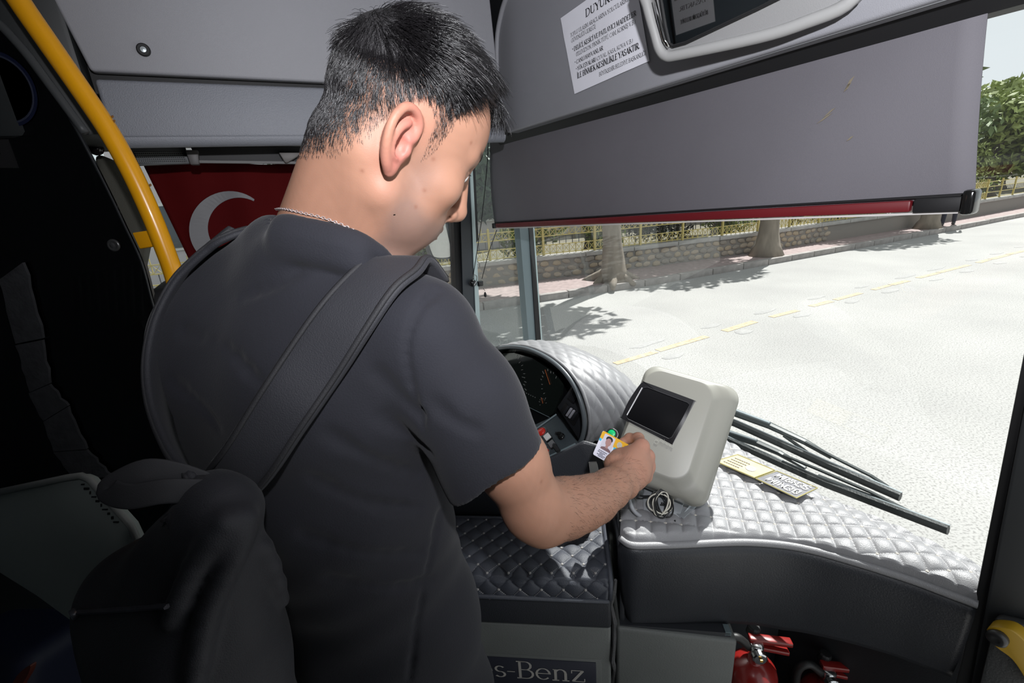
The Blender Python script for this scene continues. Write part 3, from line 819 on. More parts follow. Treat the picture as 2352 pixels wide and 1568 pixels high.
            for ax in range(3):
                o2 = [0, 0, 0]; o2[ax] = 1
                v0 = val_[:, 0]; v1 = val_[:, corners.index(tuple(o2))]
                x = np.nonzero((v0 < 0) != (v1 < 0))[0]
                if not len(x): continue
                u, w = [(1, 2), (2, 0), (0, 1)][ax]
                eu = np.zeros(3, int); eu[u] = 1; ew = np.zeros(3, int); ew[w] = 1
                gx = gi[x]; q = np.stack([keyof(gx - eu - ew), keyof(gx - ew), keyof(gx), keyof(gx - eu)], 1)
                fl = v0[x] > 0
                q[fl] = q[fl][:, ::-1]
                quads.append(q)
        keys = np.concatenate(keys); V = np.concatenate(verts); Q = np.concatenate(quads)
        od = np.argsort(keys); sk = keys[od]; pos = np.searchsorted(sk, Q); pos = np.clip(pos, 0, len(sk) - 1)
        ok = (sk[pos] == Q).all(1)
        R = od[pos]; hit_ = sk[pos] == Q
        newv = {}
        extra = []
        for i in np.nonzero(~ok)[0]:              # a corner that two blocks disagreed on: put it at the middle of the others
            for j in range(4):
                if not hit_[i, j]:
                    kq = int(Q[i, j])
                    if kq not in newv:
                        newv[kq] = len(V) + len(extra); extra.append(V[R[i][hit_[i]]].mean(0) if hit_[i].any() else V[0])
                    R[i, j] = newv[kq]
        if extra: V = np.concatenate([V, np.array(extra)])
        return V, R
def vnormals(V, Q):
    n = np.cross(V[Q[:, 2]] - V[Q[:, 0]], V[Q[:, 3]] - V[Q[:, 1]]); out = np.zeros_like(V)
    for i in range(4): np.add.at(out, Q[:, i], n)
    return out / (np.linalg.norm(out, axis=1)[:, None] + 1e-12)
def relax(V, Q, it=1, w=.5):
    for _ in range(it):
        s_ = np.zeros_like(V); c = np.zeros(len(V))
        for a, b in ((0, 1), (1, 2), (2, 3), (3, 0)):
            np.add.at(s_, Q[:, a], V[Q[:, b]]); np.add.at(c, Q[:, a], 1); np.add.at(s_, Q[:, b], V[Q[:, a]]); np.add.at(c, Q[:, b], 1)
        V = V * (1 - w) + s_ / np.maximum(c, 1)[:, None] * w
    return V
# ================================================================ dashboard, cabinets and covers
M_LEATH = mat('quilted_leatherette', (0.25, 0.25, 0.258), 0.36, bump=(700, 0.35))
M_LEATHB = mat('quilted_leatherette_blue', (0.045, 0.05, 0.064), 0.5, bump=(700, 0.4))
M_STITCH = mat('pale_thread', (0.55, 0.52, 0.46), 0.8)
M_CAB = mat('dark_cabinet_plastic', (0.024, 0.026, 0.031), 0.42, bump=(350, 0.25), vary=(6, 0.15))
M_CABL = mat('grey_cabinet_plastic', (0.13, 0.138, 0.132), 0.5, bump=(300, 0.3), vary=(5, 0.12))
GU = nrm(BF * 0.812 - BL * 0.584)          # along the cabinet fronts, to the right
GN = nrm(BF * 0.584 + BL * 0.812)          # into the cabinets, away from the door
G0 = B(0.502, 0.58, 0.0)
def G(s, d, z): return G0 + GU * s + GN * d + UZ * z
ZD = 0.92
def quilt(a, b, k=0.5):
    return (abs(math.sin(math.pi * a)) * abs(math.sin(math.pi * b))) ** k
def lattice(o, e1, e2):
    M_ = np.array([[e1[0], e2[0]], [e1[1], e2[1]]]); Mi = np.linalg.inv(M_)
    return lambda f, l: Mi @ np.array([f - o[0], l - o[1]])
def fl2(p): return np.array([p @ BF, p @ BL])
# --- right dash: dark moulded front under the cover
FE = [fl2(onz(x, y, .905)) for x, y in [(1424, 1236), (1450, 1252), (1500, 1253), (1570, 1251), (1650, 1247), (1720, 1246), (1800, 1252), (1870, 1265), (1950, 1287), (2020, 1308), (2100, 1334), (2170, 1360), (2245, 1388)]]
FE = catmull(FE, 6)
BE = [np.array(p) for p in [(0.80, 0.86), (0.93, 0.92), (1.03, 0.84), (1.0, 0.62), (0.972, 0.43), (0.985, 0.30), (0.99, 0.1)]]
zbot = lambda f: 0.665 if f < .80 else 0.665 + (f - .80) * .45
dash = thing('dashboard', B(.8, .5, 0), 'dark moulded dashboard front curving right below the white quilted cover', 'dashboard')
m = MB()
def face(u, v):
    p = plerp(FE, u); q = plerp(FE, min(1, u + .01)); d = nrm(q - plerp(FE, max(0, u - .01))); nin = np.array([-d[1], d[0]])
    nin = nin if nin @ np.array([.584, .812]) > 0 else -nin
    r = .022
    if v < .4:
        a = v / .4 * math.pi / 2; off = r * (1 - math.sin(a)) ; z = .9 - r + r * math.cos(a)
    else:
        t = (v - .4) / .6; off = .03 * t * t; z = (.9 - r) * (1 - t) + zbot(p[0]) * t
    w = p + nin * (off - .004)
    return B(w[0], w[1], z)
m.grid(face, 60, 26)
m.build('front_face', M_CAB, dash, smooth=True, solid=.006)
m = MB()
def lip(u, v):
    p = plerp(FE, u); q = plerp(FE, min(1, u + .01)); d = nrm(q - plerp(FE, max(0, u - .01))); nin = np.array([-d[1], d[0]])
    nin = nin if nin @ np.array([.584, .812]) > 0 else -nin
    w = p + nin * (.026 + .10 * v); return B(w[0], w[1], zbot(p[0]) + .004)
m.grid(lip, 40, 3); m.build('underside', M_BLACK, dash, solid=.01)
m = MB(); m.prism([B(*FE[0], 0), G(0.03, .30, 0), B(.99, .9, 0), B(.97, .11, 0), B(*FE[-1], 0)] + [B(*(FE[k] + np.array([.03, .03])), 0) for k in (60, 48, 36, 24, 12)], UZ * .004)
for i in range(len(m.v)): m.v[i] = (m.v[i][0], m.v[i][1], m.v[i][2] + .885)
m.build('deck', M_CAB, dash)
# left side of the right dash along the gap
m = MB(); m.prism([B(*FE[0], .66) + GN * .005, B(*FE[0], .66) + GN * .3, B(*FE[0], .895) + GN * .3, B(*FE[0], .895) + GN * .005], GU * .012)
m.build('side_panel', M_CAB, dash, bevel=.004)
# --- quilted cover on it
cov = thing('dashboard_cover', B(.8, .5, .9), 'silver white quilted leatherette cover lying on the sunlit dashboard under the windshield', 'dashboard cover')
latR = lattice((.646, .53), (.0228, -.0204), (-.0225, -.0235))
m = MB()
def covf(u, v):
    a = plerp(FE, u); b_ = plerp(BE, u)
    p = a * (1 - v) + b_ * v
    q = latR(*p)
    edge = min(1, v / .05)
    h = .0065 * quilt(q[0], q[1], .42) * edge
    dome = .012 * math.sin(math.pi * min(1, v * 1.1)) + .004 * math.sin(9 * u)
    z = ZD + .0 + dome + h - (.018 * max(0, 1 - v / .03) ** 2)
    return B(p[0], p[1], z)
m.grid(covf, 330, 200)
m.build('quilt', M_LEATH, cov, smooth=True)
m = MB(); m.tube([B(*(p), ZD - .014) for p in FE], .0075, 8); m.build('piping', M_LEATH, cov, smooth=True)
# stitching: pale dots at the crossings and thread along the seams
m = MB()
Mi = np.array([[.0228, -.0225], [-.0204, -.0235]])
def on_cover(f, l):                       # height of the cover at a place, None if outside
    best = None
    for u in np.linspace(0, 1, 61):
        a = plerp(FE, u); b_ = plerp(BE, u); d = b_ - a; w = np.array([f, l]) - a
        v = (w @ d) / (d @ d); e = np.linalg.norm(w - d * v)
        if best is None or e < best[0]: best = (e, u, v)
    if best[0] > .02 or not (.06 < best[2] < .99): return None
    return ZD + .012 * math.sin(math.pi * min(1, best[2] * 1.1)) + .004 * math.sin(9 * best[1])
crossings = {}
for i in range(-14, 22):
    for j in range(-22, 14):
        p = np.array([.646, .53]) + Mi @ np.array([i, j])
        if .5 < p[0] < 1.06 and .08 < p[1] < .95:
            z = on_cover(*p)
            if z: crossings[(i, j)] = B(p[0], p[1], z + .0012)
for (i, j), p in crossings.items():
    m.lathe(p - UZ * .0012, UZ, [(.0028, 0), (.0026, .0012), (.0012, .0022), (0, .0024)], 6)
    for d in ((1, 0), (0, 1)):
        q = crossings.get((i + d[0], j + d[1]))
        if q is None: continue
        for k in range(6):
            a = p + (q - p) * ((k + .2) / 6); b_ = p + (q - p) * ((k + .75) / 6)
            m.tube([a, b_], .0006, 3, caps=False)
st = m.build('stitching', M_STITCH, cov); st['kind'] = 'stuff'
# sewn patches with the city's lettering, read from outside
def patch(name, px, matp, border):
    c = [onz(x, y, ZD + .022) for x, y in px]
    mm = MB(); mm.prism(c, UZ * .003); o = mm.build(name, matp, cov, bevel=.0008)
    mm = MB(); mm.tube([p + UZ * .003 for p in c], .0016, 6, closed=True); mm.build('border', border, o)
    return o, c
M_PATY = mat('patch_yellow', (0.44, 0.385, 0.25), .7, vary=(60, .15)); M_PATG = mat('patch_grey', (0.17, 0.17, 0.185), .7, vary=(60, .15))
M_PATT = mat('patch_thread_white', (.55, .55, .53), .7); M_PATB = mat('patch_border_yellow', (.45, .4, .16), .7)
py_, c1 = patch('yellow_patch', [(1643, 1061), (1694, 1046), (1779, 1082), (1732, 1099)], M_PATY, M_PATB)
pg_, c2 = patch('grey_patch', [(1736, 1101), (1784, 1084), (1877, 1123), (1829, 1146)], M_PATG, M_PATB)
def uv(c, a, b): return (c[0] * (1 - a) + c[3] * a) * (1 - b) + (c[1] * (1 - a) + c[2] * a) * b
m = MB()
for tx, b0, hh in (('BENİM', .44, -.28), ('ŞEHRİM', .88, -.28)):
    o_ = uv(c2, .93, b0) + UZ * .0042; e_ = uv(c2, .12, b0) + UZ * .0042; t_ = uv(c2, .93, b0 + hh) + UZ * .0042
    text_mesh(m, tx, o_, nrm(e_ - o_), nrm(t_ - o_), np.linalg.norm(t_ - o_), thick=.2, length=np.linalg.norm(e_ - o_), sans=True)
m.build('lettering', M_PATT, pg_)
m = MB()
m.lathe(uv(c1, .68, .45) + UZ * .003, UZ, [(.012, 0), (.011, .0012), (.006, .0016), (.004, .0008)], 14)
for k in range(4):
    o_ = uv(c1, .52, .2 + k * .17) + UZ * .0042; e_ = uv(c1, .1, .2 + k * .17) + UZ * .0042
    mm_ = nrm(e_ - o_)
    for q in range(7): m.box(o_ + (e_ - o_) * ((q + .5) / 7), mm_, np.cross(UZ, mm_), UZ, np.linalg.norm(e_ - o_) / 9, .0018, .0012)
m.build('emblem', mat('patch_thread_grey', (.45, .42, .36), .7), py_)

# --- cabinets by the entrance
cabL = thing('entrance_cabinet', G(-.2, .1, 0), 'low grey cabinet front with a dark lettered name plate beside the man', 'cabinet')
m = MB(); m.prism([G(-.62, 0, .682), G(0, 0, .682), G(0, 0, .80), G(-.62, 0, .80)], GN * .34); m.build('top_box', M_CAB, cabL, bevel=.008, seg=3)
m = MB(); m.prism([G(-.62, .012, 0), G(0.0, .012, 0), G(0.0, .012, .672), G(-.62, .012, .672)], GN * .3); m.build('lower_panel', M_CABL, cabL, bevel=.007, seg=3)
pl = [onplane(x, y, G(0, .012, 0), GN) for x, y in [(1040, 1519), (1369, 1519), (1369, 1600), (1040, 1600)]]
pw = nrm(pl[1] - pl[0]); ph = UZ
lx = np.array([(p - G0) @ GU for p in pl]); pz = [p[2] for p in pl]
x1 = lx[1]; x0 = x1 - .56; zt = pz[1]; zb_ = zt - .088
m = MB(); m.prism([G(x0 - .012, .0105, zb_ - .012), G(x1 + .012, .0105, zb_ - .012), G(x1 + .012, .0105, zt + .008), G(x0 - .012, .0105, zt + .008)], GN * .004); m.build('plate_frame', M_CABL, cabL, bevel=.0015)
m = MB(); m.prism([G(x0, .008, zb_), G(x1, .008, zb_), G(x1, .008, zt), G(x0, .008, zt)], GN * .004); npl = m.build('name_plate', mat('plate_dark_blue', (.03, .032, .045), .35), cabL, bevel=.0015)
m = MB(); text_mesh(m, 'Mercedes-Benz', G(x1 - .022, .0072, zt - .0605), GU, UZ, .0530, thick=.12, thin=.045, length=.50, align='r'); m.build('lettering', mat('plate_letters', (.42, .4, .37), .5), npl)
cabR = thing('equipment_cabinet', G(.13, .1, 0), 'plain grey cabinet door right of the lettered cabinet under the dashboard', 'cabinet')
m = MB(); m.prism([G(.012, .012, 0), G(.262, .012, 0), G(.268, .012, .652), G(.012, .012, .672)], GN * .26); m.build('door_panel', M_CABL, cabR, bevel=.008, seg=3)
m = MB(); m.prism([G(.02, .02, .65), G(.255, .02, .64), G(.255, .02, .665), G(.02, .02, .675)], GN * .2); m.build('top_edge', M_CAB, cabR)
m = MB(); m.box(G(.25, .03, .662), GU, GN, UZ, .012, .02, .01); m.build('catch', M_ALU, cabR)
# torn grey foam in the gap between the two cabinets
m = MB()
pts = []
for i in range(14):
    z = .2 + i * .047; pts.append(G(.006 + .004 * math.sin(i * 2.1), .02 + .012 * math.sin(i * 1.3), z))
m.tube(pts, [.003 + .003 * abs(math.sin(i * 1.7)) for i in range(14)], 6)
tag(m.build('gap_foam', mat('torn_foam', (.08, .08, .082), .95, bump=(200, 1))), 'torn grey foam strip stuffed between the two grey cabinets', 'foam strip')
# --- quilted cover on the left cabinet
cov2 = thing('cabinet_cover', G(-.2, .1, .8), 'blue grey diamond quilted cover on the low cabinet under the forearm', 'cabinet cover')
nA, nB_, nC = (fl2(onz(*p, .822)) for p in ((1168, 1318), (1146, 1298), (1194, 1298)))
lat2 = lattice(nA, nA - nB_, nA - nC)
bk = (onz(1375, 1193, .822) - G0) @ GN
m = MB()
PADD = bk
def pad(u, v):
    s_ = -.6 + u * (.596)
    R_ = .014; run = PADD; tot = run + .04
    t = v * tot
    if t < .04:                               # front fall
        d = -.006; z = .772 + t
        q = lat2(*fl2(G(s_, -.0 - (.04 - t) - .002, 0)))
        nrm_ = (-1, 0)
    else:
        d = t - .046; z = .812 + .012 * min(1, (t - .04) / .03)
        q = lat2(*fl2(G(s_, d + .004, 0))); nrm_ = (0, 1)
    h = .006 * quilt(q[0], q[1], .42) * min(1, v / .03) * min(1, (1 - v) / .02) * min(1, (1 - u) / .012)
    # soft bend
    if abs(t - .04) < R_:
        k = (t - .04) / R_; z2 = .808 + .01 * math.sin((k + 1) * math.pi / 4); d = -.006 + .007 * (k + 1) * .5 * max(0, (k + 1) / 2); z = max(z, .772 + t * .9) if k < 0 else z
    return G(s_, d + nrm_[0] * h, z + nrm_[1] * h)
m.grid(pad, 300, 170); m.build('quilt', M_LEATHB, cov2, smooth=True)
m = MB()
m.tube([G(-.6, -.008, .772), G(-.006, -.008, .772)], .006, 8); m.tube([G(-.004, -.006, .774), G(-.002, -.002, .815), G(-.002, .05, .826), G(-.002, PADD - .01, .828)], .006, 8)
m.tube([G(-.6, PADD - .006, .826), G(-.003, PADD - .006, .826)], .005, 8)
m.build('piping', M_LEATHB, cov2, smooth=True)
m = MB(); Mi2 = np.array([nA - nB_, nA - nC]).T; cr2 = {}
for i in range(-24, 26):
    for j in range(-24, 26):
        p = nA + Mi2 @ np.array([i, j]); w = B(p[0], p[1], 0) - G0; s_, d = w @ GU, w @ GN
        if -.55 < s_ < -.008 and .002 < d < PADD - .01: cr2[(i, j)] = G(s_, d, .8255)
        elif -.55 < s_ < -.008 and -.046 < d <= .002: cr2[(i, j)] = G(s_, -.0085, .812 + (d))
for (i, j), p in cr2.items():
    ax = UZ if p[2] > .82 else -GN
    m.lathe(p - ax * .001, ax, [(.0032, 0), (.003, .0014), (.0015, .0024), (0, .0027)], 6)
    for d in ((1, 0), (0, 1)):
        q = cr2.get((i + d[0], j + d[1]))
        if q is None or abs(q[2] - p[2]) > .03: continue
        for k in range(8):
            m.tube([p + (q - p) * ((k + .2) / 8) + UZ * .0004, p + (q - p) * ((k + .75) / 8) + UZ * .0004], .0006, 3, caps=False)
st = m.build('stitching', mat('grey_thread', (.3, .29, .28), .8), cov2); st['kind'] = 'stuff'

# --- instrument binnacle in front of the driver
FI = .80
arch_px = [(1040, 1010), (1046, 940), (1066, 880), (1096, 832), (1130, 806), (1165, 797), (1205, 799), (1240, 811), (1272, 830), (1302, 858), (1326, 895), (1340, 935), (1345, 972), (1341, 1000), (1334, 1016)]
arch = catmull([fl for fl in [np.array([onf(x, y, FI) @ BL, onf(x, y, FI)[2]]) for x, y in arch_px]], 6)
cen = np.mean(arch, 0)
binn = thing('instrument_binnacle', B(FI, cen[0], .8), 'dark arched instrument cluster behind the sleeve with a white quilted hood', 'dashboard')
m = MB()
m.tube([B(FI - .004, a[0], a[1]) for a in arch], .008, 10); m.build('rim', mat('rim_plastic', (.10, .115, .125), .35), binn, smooth=True)
m = MB()
def hoodin(u, v):
    a = plerp(arch, u); s_ = 1 - .06 * v; p = cen + (a - cen) * s_; return B(FI + .10 * v, p[0], p[1])
m.grid(hoodin, 60, 6); m.build('hood_lining', M_CAB, binn, smooth=True)
m = MB()
def hood(u, v):
    a = plerp(arch, u)
    gx = -1 * max(0, (u - .45)) * .07 * v          # the right side flares towards the windshield
    p = cen + (a - cen) * (1.03 + .02 * v) + np.array([gx, .012 * math.sin(math.pi * v) - .085 * v * v * (1 if u < 2 else 1)])
    nx = nrm(a - cen)
    s_ = u * 44; t_ = v * 12
    h = .006 * quilt((s_ + t_) * .5, (s_ - t_) * .5, .42) * min(1, v / .04)
    return B(FI + .005 + .235 * v, p[0] + nx[0] * h, p[1] + nx[1] * h)
m.grid(hood, 260, 80); m.build('quilted_hood', M_LEATH, binn, smooth=True)
m = MB(); m.tube([hood(u, .01) for u in np.linspace(0, 1, 80)], .006, 6); m.build('hood_piping', M_LEATH, binn, smooth=True)
m = MB(); m.poly([B(FI + .095, *(cen + (a - cen) * .95)) for a in arch]); m.build('cluster_back', mat('cluster_black', (.008, .009, .01), .4), binn)
def ci(px, py, d=.07): return onf(px, py, FI + d)
m = MB(); m.prism([ci(x, y) for x, y in [(1080, 838), (1120, 815), (1180, 810), (1222, 822), (1268, 852), (1290, 885), (1288, 908), (1270, 950), (1262, 955), (1190, 925), (1100, 900)]], BF * .01)
m.build('instrument_lens', mat('instrument_lens', (.012, .016, .014), .12), binn)
M_TICK = mat('dial_white', (.6, .6, .58), .6); M_ORA = mat('dial_orange', (.8, .2, .05), .5)
def dial(cx, cy, r, a0, a1, n, needle=None, sq=.95):
    mm = MB(); c = ci(cx, cy, .068); k_ = np.linalg.norm(ci(cx + 10, cy, .068) - c) / 10
    for i in range(n):
        a = math.radians(a0 + (a1 - a0) * i / (n - 1)); d = BL * (-math.cos(a)) + UZ * math.sin(a); r1 = r * k_ * (1 if i % 2 else .92)
        mm.box(c + d * (r1 * .94), d, np.cross(d, BF), BF, r * k_ * (.16 if i % 5 == 0 else .10), .0012, .0006)
    dd = mm.build('dial', M_TICK, binn)
    if needle is not None:
        mm = MB(); a = math.radians(needle); d = BL * (-math.cos(a)) + UZ * math.sin(a); mm.box(c + d * r * k_ * .6 - BF * .001, d, np.cross(d, BF), BF, r * k_ * .75, .0016, .001); mm.build('needle', M_ORA, dd)
dial(1168, 856, 36, -60, 120, 27, 200); dial(1267, 893, 25, 60, 230, 12, 120); dial(1248, 930, 9, 40, 200, 7, 110)
m = MB()
for k in range(7): m.box(ci(1199 + k * 5, 898 + k * 2.4, .068), nrm(BL * -1 - UZ * .42), BF, UZ, .004, .0006, .0018)
m.build('warning_lamps', M_TICK, binn)
m = MB()
for k in range(5): m.box(ci(1192 + k * 5.2, 914 + k * 2.4, .066), BL, BF, UZ, .004, .004, .004)
m.build('trip_buttons', M_BLACK, binn)
m = MB(); m.tube([ci(1190, 923, .066), ci(1262, 958, .066), ], .0015, 6); m.build('lens_edge', M_ALU, binn)
# vent and labelled switches on the right cheek
def cheek(poly, name, mt, th=.01, par=binn, d=.045): 
    mm = MB(); mm.prism([ci(x, y, d) for x, y in poly], BF * th); return mm.build(name, mt, par, bevel=.0012)
cheek([(1280, 935), (1318, 880), (1344, 935), (1344, 985), (1330, 1010)], 'cheek_panel', M_CAB, .012, d=.05)
vt = cheek([(1302, 915), (1313, 891), (1329, 901), (1316, 928)], 'air_vent', M_BLACK, .006, d=.044)
for k in range(5):
    mm = MB(); a = ci(1305 + k * 3.1, 914 + k * 2.3, .041); b_ = ci(1315 + k * 3.1, 893 + k * 2.0, .041); mm.tube([a, b_], .0016, 6); mm.build('vent_slat', M_CAB, vt)
sw = cheek([(1286, 943), (1297, 926), (1330, 952), (1317, 978)], 'switch_block', M_BLACK, .008, d=.044)
for k, wc in enumerate([M_BLACK, M_TICK, M_TICK, M_BLACK]):
    x_, y_ = 1292 + k * 6.2, 949 + k * 4.6
    mm = MB(); mm.prism([ci(x_, y_, .038), ci(x_ + 11, y_ - 17, .038), ci(x_ + 15, y_ - 14, .038), ci(x_ + 4, y_ + 3, .038)], BF * .006); mm.build('rocker_switch', mat('rocker_label', (.45, .45, .5), .5) if wc is M_TICK else M_CAB, sw, bevel=.0008)

# --- switch console with red lamps, below the binnacle
SN = nrm(-BF * .55 + UZ * .8 - BL * .1)
S0 = onf(1285, 1003, .74)
def sc(px, py, h=0.0): return onplane(px, py, S0 + SN * h, SN)
swc = thing('switch_console', sc(1285, 1010) - UZ * .1, 'sloping dark switch console with red lamp buttons beside the elbow of the sleeve', 'control panel')
m = MB(); m.prism([sc(x, y) for x, y in [(1150, 1010), (1278, 951), (1327, 1016), (1322, 1022), (1258, 1052), (1190, 1080)]], -SN * .07); m.build('panel', mat('console_teal_grey', (.035, .045, .052), .4, bump=(400, .2)), swc, bevel=.004)
m = MB(); m.tube([sc(1322, 1019, .001), sc(1256, 1051, .001)], .0035, 8); m.tube([sc(1278, 951, .001), sc(1232, 984, .001)], .003, 8); m.build('edge_strip', M_ALU, swc)
M_RED = mat('red_button', (.62, .03, .02), .25, coat=.5)
def rbtn(px, py, rpx):
    c = sc(px, py); r = np.linalg.norm(sc(px + rpx, py) - c)
    mm = MB(); mm.lathe(c, SN, [(r * 1.25, 0), (r * 1.25, .004), (r * 1.02, .005), (r * 1.02, .002)], 20); bz = mm.build('button_bezel', mat('bezel_grey', (.2, .2, .2), .35, metal=.6), swc, smooth=False)
    mm = MB(); mm.lathe(c, SN, [(r, .002), (r, .008), (r * .8, .011), (0, .012)], 20); mm.build('button_cap', M_RED, bz, smooth=True)
for x, y, r in [(1245, 993, 9), (1232, 1008, 8), (1240, 1019, 8), (1247, 1029, 7), (1256, 1038, 6)]: rbtn(x, y, r)
def rock(px, py, w, h, mt, name):
    c = sc(px, py); ax = nrm(sc(px + 10, py + 14) - c); ay = np.cross(SN, ax); k_ = np.linalg.norm(sc(px + 8, py) - c) / 8
    mm = MB(); mm.box(c + SN * .004, ax, ay, SN, h * k_ * 1.15, w * k_ * 1.1, .008); b_ = mm.build(name + '_frame', M_BLACK, swc, bevel=.001)
    mm = MB(); mm.box(c + SN * .007, ax, ay, SN, h * k_, w * k_, .012); mm.build(name, mt, b_, bevel=.002)
rock(1260, 1006, 13, 14, mat('switch_white', (.75, .75, .73), .3), 'white_rocker'); rock(1270, 1022, 13, 14, mat('switch_grey', (.14, .14, .145), .4), 'grey_rocker')
rock(1279, 1030, 8, 22, M_BLACK, 'black_rocker')
m = MB(); c = sc(1290, 1003)
m.lathe(c, SN, [(.012, 0), (.012, .006), (.009, .008), (.009, .02), (0, .021)], 16); m.box(c + SN * .022, GU, GN, SN, .02, .008, .012); m.build('rotary_switch', mat('gloss_black', (.01, .01, .01), .1), swc, bevel=.001)
# --- dark column between binnacle and cabinets
col_ = thing('steering_console', G(-.15, PADD + .05, 0), 'plain dark console box under the red buttons behind the forearm', 'dashboard')
pq = G0 + GN * (PADD + .01)
m = MB(); m.prism([onplane(x, y, pq, GN) for x, y in [(1000, 1205), (1378, 1196), (1392, 1120), (1398, 1030), (1340, 1014), (1326, 1022), (1258, 1054), (1190, 1082), (1000, 1120)]], GN * .012); m.build('box', M_CAB, col_, bevel=.006)
m = MB(); m.prism([onplane(x, y, pq - GN * .006, GN) for x, y in [(1352, 1063), (1370, 1062), (1373, 1070), (1377, 1090), (1356, 1094)]], GN * .006); m.build('paper_tab', mat('white_tab', (.92, .91, .86), .6), col_, bevel=.001)
m = MB(); m.tube([onplane(1383, 1050, pq - GN * .004, GN), onplane(1391, 1075, pq - GN * .004, GN)], .0015, 6); m.tube([onplane(1388, 1045, pq - GN * .004, GN), onplane(1395, 1068, pq - GN * .004, GN)], .0015, 6); m.build('cable_ends', mat('cable_cream', (.6, .58, .45), .5), col_)
# ================================================================ overhead panels, shade, notice, mirrors
LO = 1.35                                   # face of the compartment over the driver's window
def ol(px, py, d=0.0): return onl(px, py, LO + d)
cab = thing('overhead_compartment', ol(600, 200), 'grey overhead compartment above the flag with a round black lock', 'cabinet')
def slab(pts, vec, name, mt, par, bevel=.006): 
    mm = MB(); mm.prism(pts, vec); return mm.build(name, mt, par, bevel=bevel, seg=3)
zs = 1.897
slab([B(-.222, LO, zs + .006), B(.74, LO, zs + .002), B(.72, LO - .0, 2.32), B(-.30, LO, 2.32)], BL * .03, 'door', M_GREY, cab)
slab([B(-.222, LO + .004, 1.775), B(.752, LO + .004, 1.772), B(.745, LO + .008, zs - .006), B(-.222, LO + .008, zs - .006)], BL * .03, 'fascia', M_GREY2, cab, .008)
m = MB(); m.prism([B(-.23, LO + .034, zs - .03), B(.75, LO + .034, zs - .03), B(.75, LO + .034, zs + .03), B(-.23, LO + .034, zs + .03)], BL * .01); m.build('shadow_gap', M_BLACK, cab)  # black strip paints in the deep shade of the seam
# rounded lower lip and underside
m = MB()
def lipf(u, v):
    f_ = -.222 + u * .974; a = v * math.pi / 2
    return B(f_, LO + .004 + .02 * (1 - math.cos(a)), 1.777 - .02 * math.sin(a))
m.grid(lipf, 8, 8); m.build('lower_lip', M_GREY2, cab, smooth=True)
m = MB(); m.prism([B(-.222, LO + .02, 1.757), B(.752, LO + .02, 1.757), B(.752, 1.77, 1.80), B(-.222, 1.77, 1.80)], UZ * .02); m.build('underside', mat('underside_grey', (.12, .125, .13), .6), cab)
c_ = ol(330, 115, -.002)
m = MB(); m.lathe(c_, -BL, [(.0125, 0), (.0125, .004), (.0105, .0055), (.0065, .0055), (.0065, .003)], 22); lk = m.build('lock', M_BLACK, cab)
m = MB(); m.lathe(c_, -BL, [(.0062, .003), (.0055, .006), (0, .0065)], 14); m.build('key_slot', mat('lock_core', (.55, .6, .62), .3, metal=.6), lk)
# end of the compartment over the partition
edge = thing('compartment_end', B(-.25, LO, 1.8), 'dark ribbed end trim left of the overhead compartment behind the yellow pole', 'trim')
m = MB(); m.prism([B(-.235, LO + .0, 1.78), B(-.235, LO, 2.32), B(-.42, LO + .02, 2.32), B(-.42, LO + .02, 1.78)], BL * .3); m.build('box', mat('end_trim_dark', (.022, .025, .026), .5), edge, bevel=.01)
m = MB(); m.prism([B(-.25, LO - .008, 2.04), B(-.25, LO - .008, 2.12), B(-.40, LO + .005, 2.14), B(-.40, LO + .005, 2.04)], BL * .02); m.build('raised_panel', mat('end_trim_mid', (.04, .045, .045), .5), edge, bevel=.01)
m = MB(); m.prism([B(-.26, LO - .03, 2.16), B(-.26, LO - .03, 2.32), B(-.6, LO - .01, 2.32), B(-.6, LO - .01, 2.16)], BL * .1); m.build('upper_cushion', mat('end_trim_light', (.06, .062, .06), .6), edge, bevel=.03, seg=4)
# air grille under the compartment
gr = thing('air_grille', ol(370, 360), 'small dark air grille with fine mesh under the overhead compartment', 'vent')
gp = lambda px, py: onl(px, py, LO + .16)
m = MB(); m.prism([gp(290, 332), gp(424, 335), gp(436, 376), gp(312, 380)], BL * .02); m.build('frame', mat('grille_frame', (.10, .105, .11), .5), gr, bevel=.003)
m = MB(); m.prism([gp(308, 347) - BL * .001, gp(420, 350) - BL * .001, gp(430, 372) - BL * .001, gp(316, 375) - BL * .001], BL * .004); m.build('dark_backing', M_BLACK, gr)
M_SL = mat('grille_slat', (.16, .17, .175), .5)
for k in range(6):
    mm = MB(); y0 = 350 + k * 4.4; mm.tube([gp(309 + k * 1.4, y0) - BL * .003, gp(420 + k * 1.6, y0 + 1) - BL * .003], .0012, 5); mm.build('slat', M_SL, gr)
for k in range(24):
    mm = MB(); x0 = 312 + k * 4.7; mm.tube([gp(x0, 348) - BL * .002, gp(x0 + 8, 374) - BL * .002], .0007, 4); mm.build('bar', M_SL, gr)
